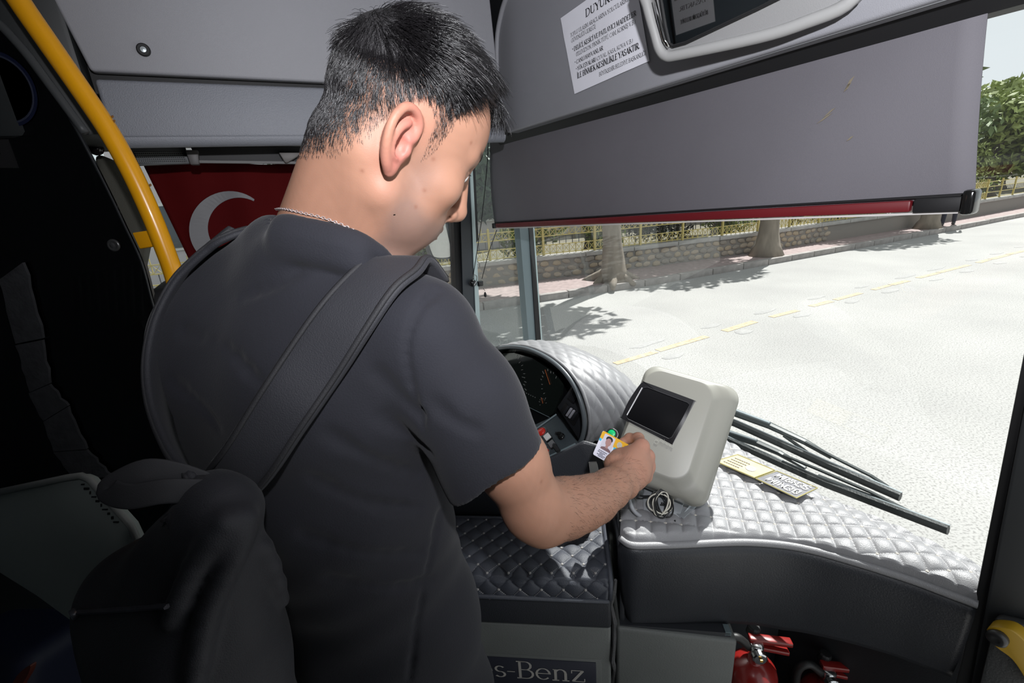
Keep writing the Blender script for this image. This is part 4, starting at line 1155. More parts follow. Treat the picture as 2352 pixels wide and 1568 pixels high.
# storage slot right of the grille
sl = thing('overhead_slot', ol(560, 360), 'dark storage slot between the overhead compartment and the red flag', 'storage slot')
gp2 = lambda px, py, d=.15: onl(px, py, LO + d)
m = MB(); m.prism([gp2(436, 334), gp2(1000, 338), gp2(1000, 372), gp2(456, 374)], BL * .015); m.build('recess', M_BLACK, sl)
m = MB(); m.tube([gp2(456, 371, .14), gp2(720, 374, .14), gp2(1000, 377, .14)], .004, 8); m.build('rail', mat('slot_rail', (.2, .2, .2), .5), sl)
m = MB(); m.prism([gp2(425, 344, .13), gp2(455, 344, .13), gp2(458, 378, .13), gp2(437, 378, .13)], BL * .03); m.build('divider', mat('slot_divider', (.08, .075, .075), .5), sl, bevel=.003)
m = MB(); m.prism([gp2(640, 350, .12), gp2(700, 350, .12), gp2(660, 374, .12), gp2(655, 374, .12)], BL * .02); m.build('bracket', mat('slot_bracket', (.1, .09, .085), .5), sl, bevel=.003)

# front overhead console above the windshield
FO = .78
con = thing('front_console', B(FO, .8, 1.8), 'large pale grey overhead console above the windshield carrying the notice', 'overhead console')
outl = [(1165, 306), (1158, 285), (1140, 200), (1137, 100), (1146, 40), (1158, 0), (1165, -20)]
lft = catmull([np.array([onf(x, y, FO) @ BL, onf(x, y, FO)[2]]) for x, y in outl], 4)
zbt = 1.788
poly = [B(FO, p[0], p[1]) for p in lft] + [B(FO, lft[-1][0], 2.32), B(FO, -.3, 2.32), B(FO, -.3, zbt)]
m = MB(); m.prism(poly, BF * .06); m.build('panel', M_GREY, con, bevel=.012, seg=4)
m = MB(); m.tube([B(FO + .01, p[0] + .012, p[1]) for p in lft] + [B(FO + .01, lft[-1][0] + .01, 2.3)], .009, 8); m.build('edge_seal', M_BLACK, con, smooth=True)
m = MB(); m.tube([B(FO - .002, p[0] - .018, p[1]) for p in lft[4:]] , .008, 8); m.build('edge_bead', M_GREY, con, smooth=True)
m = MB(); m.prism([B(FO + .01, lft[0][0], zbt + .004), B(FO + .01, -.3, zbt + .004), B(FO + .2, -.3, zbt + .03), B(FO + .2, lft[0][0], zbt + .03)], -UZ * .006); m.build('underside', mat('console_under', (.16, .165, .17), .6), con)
m = MB(); m.lathe(B(FO, 1.33, 2.165), -BF, [(.008, 0), (.008, .003), (0, .004)], 14); m.build('screw_cap', M_BLACK, con)
# the pasted notice
M_PAPER = mat('white_paper', (.84, .84, .9), .55, bump=(14, .35), vary=(12, .03)); M_INK = mat('black_ink', (.012, .012, .014), .6)
note = thing('paper_notice', B(FO - .002, .93, 1.83), 'white printed rules sheet pasted on the overhead console, left of the mirror', 'notice')
nTL, nBL_, nBR = (onf(x, y, FO - .0025) for x, y in ((1288, 42), (1320, 216), (1492, 140)))
e_dn = nBL_ - nTL; e_rt = nBR - nBL_
m = MB()
m.grid(lambda u, v: nTL + e_rt * u + e_dn * v - BF * (.0006 + .0009 * max(0, math.sin(9 * u + 5 * v) * math.sin(7 * v - 3 * u)) ** 2), 40, 30)
m.build('sheet', M_PAPER, note, smooth=True)
ex_ = nrm(e_rt); ey_ = -nrm(e_dn); ey_ = nrm(ey_ - ex_ * (ey_ @ ex_)); PWid = np.linalg.norm(e_rt); PHei = np.linalg.norm(e_dn)
lines = [('DUYURU', .36, .185, .082, .40, True), ('TOPLU ULAŞIM ARAÇLARINA YOLCULARIMIZIN', .10, .30, .042, .86, False), ('GÜVENLİĞİ GEREĞİ;', .10, .37, .042, .37, False),
         ('* DELİCİ, KESİCİ VE PATLAYICI MADDELER', .09, .485, .05, .86, True), ('(TELEVİZYON, PİKNİK TÜPÜ, CAM, KORNİŞ V.B.)', .13, .56, .042, .80, False),
         ('* CANLI HAYVANLAR', .09, .65, .045, .42, True), ('* YÜK EŞYALARI', .09, .735, .045, .30, True), ('(ÇUVAL, KASA, KOVA V.B.)', .40, .735, .040, .47, False),
         ('İLE BİNMEK KESİNLİKLE YASAKTIR.', .09, .83, .062, .84, True), ('BÜYÜKŞEHİR BELEDİYE BAŞKANLIĞI', .40, .925, .042, .58, False)]
for tx, x_, y_, h_, ln, bold in lines:
    mm = MB(); o_ = nTL + e_rt * x_ + e_dn * y_ - BF * .0022
    text_mesh(mm, tx, o_, ex_, ey_, h_ * PHei, thick=.19 if bold else .115, thin=.075 if bold else .06, length=ln * PWid)
    mm.build('printed_line', M_INK, note)
m = MB(); o_ = nTL + e_rt * .86 + e_dn * .02 - BF * .0022; m.prism([o_, o_ + ex_ * .03, o_ + ex_ * .03 - ey_ * .014, o_ - ey_ * .014], -BF * .0002); m.build('printed_emblem', mat('ink_brown', (.12, .09, .08), .6), note)

# interior mirror on the console
mir = thing('interior_mirror', onf(1640, 60, FO - .03), 'wide framed interior mirror at the top edge right of the notice', 'mirror')
GLN = nrm(-BF - UZ * .17 - BL * .16)
MI0 = onf(1640, 60, FO - .055)
def mi(px, py, d=0.0): return onplane(px, py, MI0 + GLN * d, GLN)
outer = [(1470, -60), (1482, 10), (1500, 75), (1512, 115), (1528, 131), (1560, 128), (1750, 87), (1860, 52), (1960, 8), (1990, -60), (1900, -130), (1600, -150)]
oc = catmull([mi(x, y) for x, y in outer], 4, closed=True); cc = np.mean(oc, 0)
m = MB(); m.prism(oc, -GLN * .035); m.build('housing', mat('mirror_housing', (.28, .28, .28), .45, bump=(700, .15)), mir, bevel=.01, seg=4)
m = MB(); m.tube([p * .965 + cc * .035 + GLN * .001 for p in oc], .009, 8, closed=True); m.build('frame_bead', mat('mirror_bead', (.36, .36, .355), .4), mir, smooth=True)
inner = [(1508, -60), (1518, 0), (1528, 60), (1537, 100), (1546, 106), (1575, 98), (1740, 20), (1800, -10), (2000, -100), (1700, -140)]
# the glass is tilted to look back into the cabin
ic = [mi(x, y, .004) for x, y in inner]
m = MB(); m.prism(ic, -GLN * .003); gl = m.build('mirror_glass', mat('mirror_silver', (.92, .92, .92), .015, metal=1.0), mir)
m = MB(); m.tube([p + GLN * .001 for p in ic], .0025, 6, closed=True); m.build('glass_edge', M_BLACK, mir)
m = MB(); m.tube([mi(1503, 0, .006), mi(1513, 45, .008), mi(1526, 92, .006), mi(1537, 108, .004)], .004, 6); m.build('chrome_strip', mat('mirror_chrome', (.7, .7, .7), .12, metal=1.0), mir, smooth=True)

# roller sunshade on the windshield
FS = .84
sh = thing('roller_sunshade', onf(1700, 480, FS), 'large grey roller sunshade with a red bottom bar over the windshield', 'sunshade')
sTL, sTR, sBL, sBR = onf(1126, 322, FS), onf(2280, -60, FS), onf(1137, 518, FS), onf(2238, 466, FS)
M_SHADE = mat('shade_fabric', (.14, .134, .15), .75, vary=(2.2, .12), bump=(1200, .25))
m = MB()
m.grid(lambda u, v: (sTL * (1 - u) + sTR * u) * (1 - v) + (sBL * (1 - u) + sBR * u) * v - BF * (.006 * math.sin(math.pi * v) + .002 * math.sin(7 * u + 3 * v)), 50, 20)
m.build('fabric', M_SHADE, sh, smooth=True, solid=.0015)
for (px, py, w, h, a) in [(1950, 192, 16, 3, -1.0), (1946, 200, 10, 3, -.9), (1893, 272, 18, 2, -.5), (1905, 258, 14, 2, -.6), (1952, 318, 8, 2, -.6)]:
    mm = MB(); c = onf(px, py, FS - .0095); d = nrm(BL * -math.cos(a) - UZ * math.sin(a)); n_ = np.cross(d, BF); k_ = .0007
    mm.prism([c - d * w * k_ - n_ * h * k_ * .2, c - d * w * k_ * .2 - n_ * h * k_, c + d * w * k_ - n_ * h * k_ * .3, c + d * w * k_ * .4 + n_ * h * k_], -BF * .0004); mm.build('scuff_mark', mat('scuff', (.2, .17, .12) if h > 2 else (.17, .165, .165), .8), sh)
rb = nrm(sBR - sBL); LB = np.linalg.norm(sBR - sBL)
m = MB(); m.box((sBL + sBR) / 2 + rb * (-.02) - BF * .004, rb, BF, np.cross(rb, BF), LB - .09, .014, .0165)
m.build('bottom_bar', mat('red_bar', (.13, .008, .012), .45, vary=(4, .1)), sh, bevel=.003)
for s_, e_, nm in ((-.004, .012, 'end_cap'), (LB - .062, LB - .006, 'end_cap')):
    mm = MB(); mm.box(sBL + rb * (s_ + e_) / 2 - BF * .004, rb, BF, np.cross(rb, BF), e_ - s_, .017, .02); mm.build(nm, M_BLACK, sh, bevel=.003)
m = MB(); m.box(sBR - rb * .002 - BF * .006 + UZ * .002, rb, BF, np.cross(rb, BF), .012, .03, .032); m.build('guide_clip', mat('gloss_black', (.01, .01, .01), .1), sh, bevel=.004)
m = MB(); m.box((sBL + sBR) / 2 - UZ * .0108 - BF * .004, rb, BF, np.cross(rb, BF), LB - .02, .008, .003); m.build('bar_lip', mat('bar_lip_white', (.6, .58, .56), .4), sh)
m = MB(); m.tube([sBL + rb * .01 + UZ * .0115 - BF * .004, sBR + UZ * .0115 - BF * .004], .0022, 6); m.build('hem_seam', M_BLACK, sh)
# dark roller gap under the console
m = MB(); m.prism([B(FO + .03, 1.55, zbt + .006), B(FO + .03, -.2, zbt + .006), B(FO + .055, -.2, zbt - .02), B(FO + .055, 1.55, zbt - .02)], BF * .03); m.build('roller_housing', M_BLACK, sh)
# pull cords with their cleat
LC = 1.71
cords = thing('shade_cord', onl(1098, 640, LC), 'thin black shade cord running down to a cleat and toggle by the window post', 'cord')
m = MB(); m.tube(catmull([onf(1122, 325, FS), onl(1117, 400, 1.62), onl(1104, 520, 1.66), onl(1087, 632, LC)], 6), .0016, 5); m.build('cord', M_BLACK, cords)
m = MB(); m.tube([onf(1141, 528, FS), onl(1122, 580, 1.66), onl(1107, 640, LC)], .0016, 5); m.build('cord', M_BLACK, cords)
m = MB(); m.box(onl(1103, 651, LC), BF, BL, UZ, .022, .018, .022); m.lathe(onl(1086, 650, LC), -BL, [(.015, -.01), (.015, .004), (.008, .01), (0, .011)], 14); m.build('cleat', mat('gloss_black', (.01, .01, .01), .1), cords, bevel=.003)
m = MB(); m.tube([onl(1110, 662, LC), onl(1114, 668, LC)], .001, 5); m.lathe(onl(1115, 682, LC), UZ, [(.003, -.0), (.0055, .004), (.0055, .012), (.003, .021), (0, .022)], 10); m.build('toggle', M_BLACK, cords, smooth=True)
m = MB(); m.tube(catmull([onl(1086, 640, LC - .01), onl(1088, 630, LC - .015), onl(1095, 634, LC - .015), onl(1094, 645, LC - .01), onl(1089, 655, LC - .01)], 4), .0014, 5); m.build('wire_hook', mat('wire_steel', (.6, .6, .6), .25, metal=1), cords)

# outside mirror of the driver
LM = 2.1
def em(px, py, d=0.0): return onl(px, py, LM + d)
om = thing('outside_mirror', em(1010, 590), 'exterior driver mirror seen under the nose through the side window', 'mirror')
rt_ = nrm(em(1030, 560) - em(990, 560))
hous = catmull([em(x, y) for x, y in [(972, 470), (1020, 462), (1036, 500), (1046, 580), (1040, 593), (1002, 594), (990, 580), (975, 520)]], 4, closed=True)
m = MB(); m.prism(hous, BL * .07); m.build('housing', mat('mirror_case', (.05, .052, .06), .35), om, bevel=.012, seg=3)
gq = catmull([em(x, y, -.004) for x, y in [(972, 476), (1012, 470), (1024, 520), (1036, 578), (1031, 590), (1003, 591), (992, 580), (978, 530)]], 4, closed=True)
m = MB(); m.tube([em(1035, 480, .03), B(.80, 1.83, 1.62)], .012, 8); m.tube([em(1036, 500, .03), B(.80, 1.83, 1.5)], .012, 8); m.build('mirror_arm', MATS['mirror_case'], om)
m = MB(); m.prism(gq, BL * .004); m.build('mirror_glass', mat('mirror_pale', (.78, .7, .68), .25, metal=.75, bump=(60, .3)), om)
# ---- the driver's rear wall, which the mirror looks back at, with a second pasted notice
def in_mirror(px, py, f_):
    p = onplane(px, py, MI0 + GLN * .004, GLN); d = nrm(ray(px, py)); d = d - 2 * (d @ GLN) * GLN
    return p + d * ((f_ - p @ BF) / (d @ BF))
rear = thing('rear_cab_wall', B(-1.0, 1.1, 0), 'grey blue rear wall of the cab, seen only in the interior mirror', 'panel')
m = MB(); m.bbox(-1.06, -1.0, .25, 1.7, 0, 2.28); m.build('panel', mat('rear_wall_blue', (.10, .125, .15), .5), rear)
rn = thing('ticket_notice', in_mirror(1585, 30, -.995), 'white notice on the rear cab wall, reflected in the interior mirror', 'notice')
q0, q1, q2 = in_mirror(1541, 8, -.993), in_mirror(1577, 74, -.993), in_mirror(1640, -12, -.993)
# an upright sheet that covers that part of the reflection
cq = (q0 + q2) / 2; wq = .19; hq = .24
cl_, cz_ = cq @ BL, cq[2]
def rq(x, y, d=0.0): return B(-.993 + d, cl_ + (.5 - x) * -wq, cz_ + (.5 - y) * hq)
m = MB(); m.prism([rq(0, 0), rq(1, 0), rq(1, 1), rq(0, 1)], BF * .0008); m.build('sheet', M_PAPER, rn)
for tx, y_, ln in (('BİLETSİZ', .2, .6), ('SEYAHAT EDİLMESİ', .42, .86), ('YASAKTIR.', .62, .7), ('BÜYÜKŞEHİR BELEDİYE', .84, .7)):
    mm = MB(); text_mesh(mm, tx, rq(.5, y_, .0014), BL, UZ, .017, thick=.17, length=ln * wq, align='c'); mm.build('printed_line', M_INK, rn)
m = MB(); m.tube([rq(1.06, -.6, .004), rq(1.06, 1.5, .004)], .006, 6); m.build('black_seam', M_BLACK, rear)
# ================================================================ driver's side: pole, tinted partition, flag, seat
M_YPOLE = mat('yellow_pole_paint', (.80, .36, .004), .28, coat=.3, vary=(25, .04))
pole = thing('grab_pole', at(420, 760, .9), 'curved yellow grab pole beside the tinted partition at upper left', 'pole')
PP0 = at(302, 395, .90)
pc = catmull([onplane(x, y, PP0, np.array([0, 1.0, 0])) for x, y, d in [(-110, -300, .86), (-30, -115, .86), (43, 0, .87), (112, 100, .88), (190, 212, .89), (252, 305, .895), (302, 395, .90), (346, 490, .905), (378, 570, .91), (402, 640, .915), (420, 730, .92), (430, 840, .925), (440, 1000, .93)]], 6)
m = MB(); m.tube(pc, .0175, 20); m.build('tube', M_YPOLE, pole, smooth=True)
pr_ = [onplane(x, y, PP0 + np.array([0, .012, 0]), np.array([0, 1.0, 0])) for x, y in [(303, 534), (356, 526), (366, 563), (320, 571)]]
m = MB(); m.prism(pr_, C_FWD * .006); m.build('bracket_plate', M_YPOLE, pole, bevel=.002)
for (x, y) in [(258, 268), (262, 278), (345, 425)]:
    mm = MB(); c = at(x, y, .8745); mm.lathe(c, -C_FWD, [(.003, 0), (.002, .0006), (0, .0008)], 7); mm.build('paint_chip', mat('chip_brown', (.2, .1, .03), .8), pole)
# tinted partition
M_TINT = glass_mat('tinted_partition_glass', (.10, .105, .11), .05)
part = thing('driver_partition', at(150, 1100, .965), 'dark tinted partition pane with a curved edge behind the yellow pole', 'partition')
PD = .965
PY0 = at(250, 440, .965)
def pn(px, py, d=0.0): return onplane(px, py, PY0 - np.array([0, d, 0]), np.array([0, 1.0, 0]))     # on the upright pane, d metres towards the door
NY = np.array([0, -1.0, 0])
edge_px = [(-60, -40), (8, 66), (60, 128), (112, 196), (160, 270), (200, 342), (250, 440), (288, 520), (325, 600), (347, 680), (362, 740), (380, 860), (392, 1000), (400, 1250)]
ec = catmull([pn(x, y) for x, y in edge_px], 4)
m = MB(); m.prism(ec + [pn(-420, 1250), pn(-420, -40)], -NY * .006); m.build('pane', M_TINT, part)
m = MB(); m.tube([p + NY * .001 for p in ec], .0022, 6); m.build('pane_edge', mat('pane_edge_dark', (.02, .022, .024), .3), part)
m = MB(); m.lathe(pn(262, 563, .001), NY, [(.014, 0), (.013, .003), (.0085, .0045), (.008, .003), (.005, .006), (0, .0065)], 20); m.build('screw', mat('partition_screw', (.12, .12, .12), .3, metal=.7), part, smooth=True)
m = MB(); m.tube(catmull([pn(x, y, .012) for x, y in [(-20, 40), (6, 62), (60, 122), (108, 186), (148, 240), (196, 305)]], 5), .008, 8); m.build('curved_strip', mat('curved_strip_grey', (.06, .064, .066), .5), part, smooth=True)  # grey curved tube just in front of the pane
m = MB(); m.lathe(pn(2, 205, .0015), NY, [(.068, 0), (.068, .0006), (0, .0007)], 40); sk_ = m.build('round_sticker', mat('sticker_navy', (.005, .008, .03), .4), part)
m = MB(); m.lathe(pn(2, 205, .0023), NY, [(.058, 0), (.0600, .0004), (.0615, 0)], 40); m.build('sticker_ring', mat('sticker_ring', (.03, .035, .06), .5), sk_)
m = MB(); m.lathe(pn(0, 246, .0026), NY, [(.017, 0), (.0165, .0004), (.011, .0005)], 24); m.build('sticker_red_ring', mat('sticker_grey', (.06, .06, .06), .5), sk_)
m = MB(); m.lathe(pn(0, 246, .0028), NY, [(.010, 0), (.0, .0004)], 20); m.build('sticker_core', mat('sticker_red', (.06, .01, .008), .5), sk_)
# broken grey strip on the pane, in pieces
M_STRIP = mat('rough_grey_strip', (.05, .051, .056), .95, bump=(90, 1.0), vary=(30, .25))
strip = thing('broken_strip', pn(200, 1095, .01), 'broken dark grey strip slanting down the tinted partition', 'strip')
Ledge = [(4, 640), (42, 790), (72, 900), (103, 965), (128, 1035), (176, 1100)]; Redge = [(58, 600), (106, 778), (118, 880), (158, 930), (204, 1030), (258, 1092)]
for k in range(5):
    (a, b), (c, d) = (Ledge[k], Ledge[k + 1]), (Redge[k], Redge[k + 1]); pts = []
    n = 6
    for i in range(n + 1): pts.append((a[0] + (b[0] - a[0]) * i / n + random.uniform(-2, 2), a[1] + (b[1] - a[1]) * (i / n * .97 + .012)))
    for i in range(n, -1, -1): pts.append((c[0] + (d[0] - c[0]) * i / n + random.uniform(-4, 4), c[1] + (d[1] - c[1]) * (i / n * .97 + .012)))
    mm = MB(); mm.prism([pn(x, y, .003) for x, y in pts], NY * .006); mm.build('strip_piece', M_STRIP, strip)
# added ribbed panel, standing in for a reflection in the pane
rb_ = thing('ribbed_reflection', at(250, 730, 1.1), 'dim ribbed panel standing in for a reflection in the tinted partition', 'panel')
def rs_(x, y): return at(x, y, 1.10)
m = MB(); m.prism([rs_(x, y) for x, y in [(140, 640), (240, 618), (322, 598), (345, 690), (352, 725), (285, 742), (200, 720), (140, 702)]], C_FWD * .02); m.build('shell', mat('ribbed_dark', (.10, .095, .085), .5), rb_)
for k in range(9):
    x = 165 + k * 20; mm = MB(); mm.tube([rs_(x, 640 - k * 4.3) - C_FWD * .004, rs_(x + 6, 712 + k * 2) - C_FWD * .004], .0035, 6); mm.build('rib', mat('rib_light', (.6, .57, .5), .5), rb_)
m = MB(); m.tube([rs_(140, 638) - C_FWD * .006, rs_(240, 617) - C_FWD * .006, rs_(322, 598) - C_FWD * .006], .004, 6); m.tube([rs_(285, 742) - C_FWD * .006, rs_(352, 725) - C_FWD * .006], .004, 6); m.build('reflection_rim', mat('rib_light', (.6, .57, .5), .5), rb_)
# flag over the driver's window
LF = 1.66
flag = thing('flag', onl(600, 700, LF), 'red flag with white crescent and star hung over the side window', 'flag')
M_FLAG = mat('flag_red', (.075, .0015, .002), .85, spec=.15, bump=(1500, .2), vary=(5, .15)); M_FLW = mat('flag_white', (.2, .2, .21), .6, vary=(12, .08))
F0 = onl(325, 372, LF) @ BF; F1 = .36; Z1 = 1.748; Z0 = 1.12
def fz(f_, z): return .012 * math.sin(f_ * 16 + z * 3) * (1 - .3 * (z - Z0)) + .006 * math.sin(f_ * 41 - z * 5)
m = MB()
m.grid(lambda u, v: B(F0 + (F1 - F0) * u + .10 * v * (1 - u), LF + fz(F0 + (F1 - F0) * u, Z1 + (Z0 - Z1) * v), Z1 + (Z0 - Z1) * v + .01 * math.sin(9 * u) * (1 - v)), 60, 36)
m.build('cloth', M_FLAG, flag, smooth=True, solid=.001)
def fp_(px, py):
    p = onl(px, py, LF - .006); f_ = p @ BF; return B(f_, LF - .004 + fz(f_, p[2]), p[2])
co, ci_ = (527, 527), (549, 523)
out_a = np.linspace(math.radians(-52), math.radians(-308), 40); pts = [fp_(co[0] + 93 * math.cos(a), co[1] + 88 * math.sin(a)) for a in out_a]
in_a = np.linspace(math.radians(-298), math.radians(-62), 40); pin = [fp_(ci_[0] + 72 * math.cos(a), ci_[1] + 69 * math.sin(a)) for a in in_a]
m = MB(); n = len(pts)
pin = pin[::-1]
m.add(pts + pin, [(i, i + 1, n + i + 1, n + i) for i in range(n - 1)]); m.build('crescent', M_FLW, flag, solid=.0008)
st5 = []
for k in range(10):
    a = math.radians(180 + k * 36); r = 40 if k % 2 == 0 else 16; st5.append(fp_(660 + r * math.cos(a), 512 + r * math.sin(a) * .97))
m = MB(); m.add([fp_(660, 512)] + st5, [(0, 1 + k, 1 + (k + 1) % 10) for k in range(10)]); m.build('star', M_FLW, flag, solid=.0008)
m = MB(); m.tube([B(F0 - .02, LF - .01, Z1 + .004), B(F1, LF - .01, Z1 + .004)], .003, 6); m.build('hanging_cord', M_BLACK, flag)
# padded pillar between pane and window
pil = thing('padded_pillar', onl(280, 600, 1.62), 'dark olive padded pillar between the partition and the flag', 'pillar')
m = MB(); m.prism([onl(x, y, 1.60) for x, y in [(215, 350), (250, 362), (300, 415), (336, 500), (338, 540), (318, 640), (300, 760), (230, 760), (225, 500)]], BL * .12); m.build('padding', mat('olive_padding', (.075, .073, .06), .9, bump=(500, .6)), pil, bevel=.02, seg=3)
m = MB(); m.lathe(onl(222, 342, 1.55), -BL, [(.014, 0), (.016, .006), (.010, .012), (0, .013)], 14); m.build('coat_hook', mat('gloss_black', (.01, .01, .01), .1), pil, smooth=True)
# driver's seat, mostly behind him
seat = thing('driver_seat', B(-.12, 1.2, 0), 'black driver seat with headrest behind the left strap', 'seat')
sd = Solid(); hc = at(408, 720, 1.25)
RSt = np.stack([BF, BL, UZ], 1)
sd.rbox(hc, (.05, .14, .085), .045, RSt, .02); V_, Q_ = sd.mesh(.008); fast_mesh('headrest', V_, Q_, mat('seat_black', (.012, .012, .013), .8), seat)
sd = Solid(); bc = np.array([hc[0], hc[1], 0]); sd.rbox(bc + UZ * .82, (.07, .24, .36), .06, RSt, .02); V_, Q_ = sd.mesh(.012); fast_mesh('backrest', V_, Q_, MATS['seat_black'], seat)
sd = Solid(); sd.rbox(bc + BF * .26 + UZ * .48, (.25, .25, .07), .05, RSt, .02); V_, Q_ = sd.mesh(.012); fast_mesh('cushion', V_, Q_, MATS['seat_black'], seat)
m = MB(); m.lathe(bc + BF * .2, UZ, [(.2, 0), (.2, .04), (.08, .08), (.08, .42)], 20); m.build('pedestal', MATS['seat_black'], seat)
# grey guard panel at lower left, blue passenger seat below
gp_ = thing('guard_panel', at(100, 1500, .78), 'dull grey guard panel with a pale rim at lower left', 'panel')
gq = [(-80, 1146), (150, 1097), (186, 1092), (205, 1100), (300, 1205), (330, 1270), (300, 1420), (165, 1432), (80, 1370), (-80, 1270)]
m = MB(); m.prism([at(x, y, .80) for x, y in gq], C_FWD * .02); m.build('panel', mat('guard_grey', (.30, .335, .315), .55, vary=(4, .08)), gp_, bevel=.006)
m = MB(); m.tube([at(x, y, .797) for x, y in gq[:6]], .006, 8); m.build('rim', mat('guard_rim', (.3, .31, .29), .4), gp_, smooth=True)
m = MB()
for k in range(10):
    x = 190 + k * 8.5; y = 1112 + k * 9.6; m.box(at(x, y, .7955), C_RIGHT, C_UP, C_FWD, .005 * (1 + .8 * math.sin(k * 2.3)), .002 + .0015 * (k % 3), .002)
m.build('scuffed_edge', M_BLACK, gp_)
bs = thing('blue_seat', at(30, 1568, .85), 'dark blue seat shell in the lower left corner', 'seat')
sd = Solid(); bsc = at(0, 1560, .90); sd.rbox(bsc - UZ * .08, (.12, .10, .16), .04, np.stack([C_RIGHT, C_FWD, C_UP], 1), .02); V_, Q_ = sd.mesh(.008); fast_mesh('shell', V_, Q_, mat('seat_blue', (.003, .007, .028), .6), bs)
m = MB(); m.prism(catmull([at(x, y, .79) for x, y in [(20, 1590), (40, 1550), (68, 1528), (66, 1545), (50, 1572), (36, 1600)]], 3, closed=True), C_FWD * .01); m.build('red_tab', mat('tab_red', (.12, .02, .01), .6), bs)
# ================================================================ validator, card, cables, wipers, extinguishers, door
VC = at(1545, 990, .985)
vx = nrm(C_RIGHT * .957 - C_UP * .289 - C_FWD * .55)
vy = C_RIGHT * .41 + C_UP * .91 + C_FWD * .235; vy = nrm(vy - vx * (vy @ vx)); vz = np.cross(vx, vy)
if vz @ (CAM - VC) < 0: vz = -vz
def VP_(x, y, z=0.0): return VC + vx * x + vy * y + vz * z
def vface(px, py, h=0.0):
    return onplane(px, py, VC + vz * h, vz)
val = thing('card_validator', VP_(0, -.15, -.05), 'grey beige card validator with a black screen standing on the dashboard cover', 'card reader')
# body: a rounded shell whose right flank slopes away
HW, HH = .108, .142
def shell(mb, half_w, half_h, layers, nseg=12, rad=.03, skew=0.0):
    """stack of rounded rectangles (offset x, scale, z)"""
    rings = []
    for (dx, dy, w, h, z, r) in layers:
        pts = []
        for cx, cy, a0 in ((w - r, h - r, 0), (-w + r, h - r, 90), (-w + r, -h + r, 180), (w - r, -h + r, 270)):
            for k in range(nseg + 1):
                a = math.radians(a0 + 90 * k / nseg); pts.append((dx + cx + r * math.cos(a), dy + cy + r * math.sin(a)))
        rings.append([VP_(x, y, z) for x, y in pts])
    n = len(rings[0]); vs = [p for r_ in rings for p in r_]
    fs = [(i * n + k, i * n + (k + 1) % n, (i + 1) * n + (k + 1) % n, (i + 1) * n + k) for i in range(len(rings) - 1) for k in range(n)]
    fs.append(tuple(range(n))[::-1]); fs.append(tuple((len(rings) - 1) * n + k for k in range(n)))
    mb.add(vs, fs)
M_VAL = mat('validator_beige', (.27, .267, .235), .38, bump=(900, .06)); M_VALD = mat('validator_grey', (.16, .175, .18), .4)
m = MB()
shell(m, HW, HH, [(0, .004, w - .005, h - .008, z, r) for (w, h, z, r) in [(.108, .142, -.034, .03), (.109, .143, -.030, .031), (.109, .143, -.022, .031), (.107, .141, -.018, .03), (.107, .141, -.017, .03)]] + [(dx, dy + .004, w - .005, h - .008, z, r) for (dx, dy, w, h, z, r) in [(-.001, 0, .105, .139, -.008, .03), (-.003, .001, .101, .136, -.001, .029), (-.006, .002, .096, .132, .003, .028), (-.011, .004, .089, .127, .0055, .03), (-.015, .006, .083, .122, .009, .034), (-.0165, .007, .080, .119, .0125, .036), (-.0175, .008, .0775, .117, .0135, .036), (-.018, .008, .076, .115, .0138, .036)]])
m.build('front_shell', M_VAL, val, smooth=True)
m = MB(); shell(m, HW, HH, [(0, .008, .080, .110, -.075, .03), (0, .006, .093, .124, -.06, .03), (0, .004, .1025, .1335, -.04, .03), (0, .004, .103, .134, -.034, .03)]); m.build('back_shell', M_VALD, val, smooth=False, bevel=.002)
FH = .0142
m = MB(); m.prism(catmull([vface(x, y, FH) for x, y in [(1480, 877), (1484, 878), (1590, 917), (1594, 921), (1593, 927), (1548, 1015), (1543, 1018), (1536, 1016), (1432, 962), (1428, 957), (1430, 951), (1444, 920), (1470, 882)]], 3, closed=True), -vz * .004)
fr_ = m.build('screen_frame', mat('screen_frame_black', (.01, .01, .012), .3), val, bevel=.001)
m = MB(); m.prism([vface(x, y, FH + .0006) for x, y in [(1487, 889), (1579, 924), (1584, 930), (1543, 1004), (1536, 1007), (1443, 962), (1439, 957), (1478, 890)]], -vz * .002); m.build('screen', mat('screen_black', (.006, .006, .007), .45, spec=.02), fr_, bevel=.0006)
m = MB(); m.tube([vface(1475, 890, FH + .001), vface(1440, 953, FH + .001)], .0012, 6); m.build('bevel_glint', mat('painted_glint', (.6, .6, .62), .1), fr_)  # pale tube paints the glint along the bevel
m = MB()
m.tube([vface(x, y, FH + .0006) for x, y in [(1487, 889), (1579, 924), (1584, 930), (1543, 1004), (1536, 1007), (1443, 962), (1439, 957), (1478, 890)]], .0004, 5, closed=True); m.build('screen_edge', mat('screen_edge_grey', (.06, .06, .065), .5, spec=.2), fr_)
# green button in a black collar
gc = vface(1407, 998, .014); m = MB(); m.lathe(gc, vz, [(.0125, -.01), (.0125, .012), (.011, .0135), (.0095, .0135), (.0095, .011)], 24); bt = m.build('button_collar', mat('collar_black', (.02, .02, .022), .3), val, smooth=False)
m = MB(); m.lathe(gc, vz, [(.0093, .010), (.0093, .0125), (.007, .0135), (0, .0137)], 20); m.build('green_button', mat('green_button', (.0, .42, .13), .35), bt, smooth=True)
m = MB(); m.lathe(gc, vz, [(.0128, .002), (.0134, .004), (.0128, .006)], 24); m.build('chrome_ring', mat('chrome', (.8, .8, .8), .1, metal=1), bt, smooth=True)
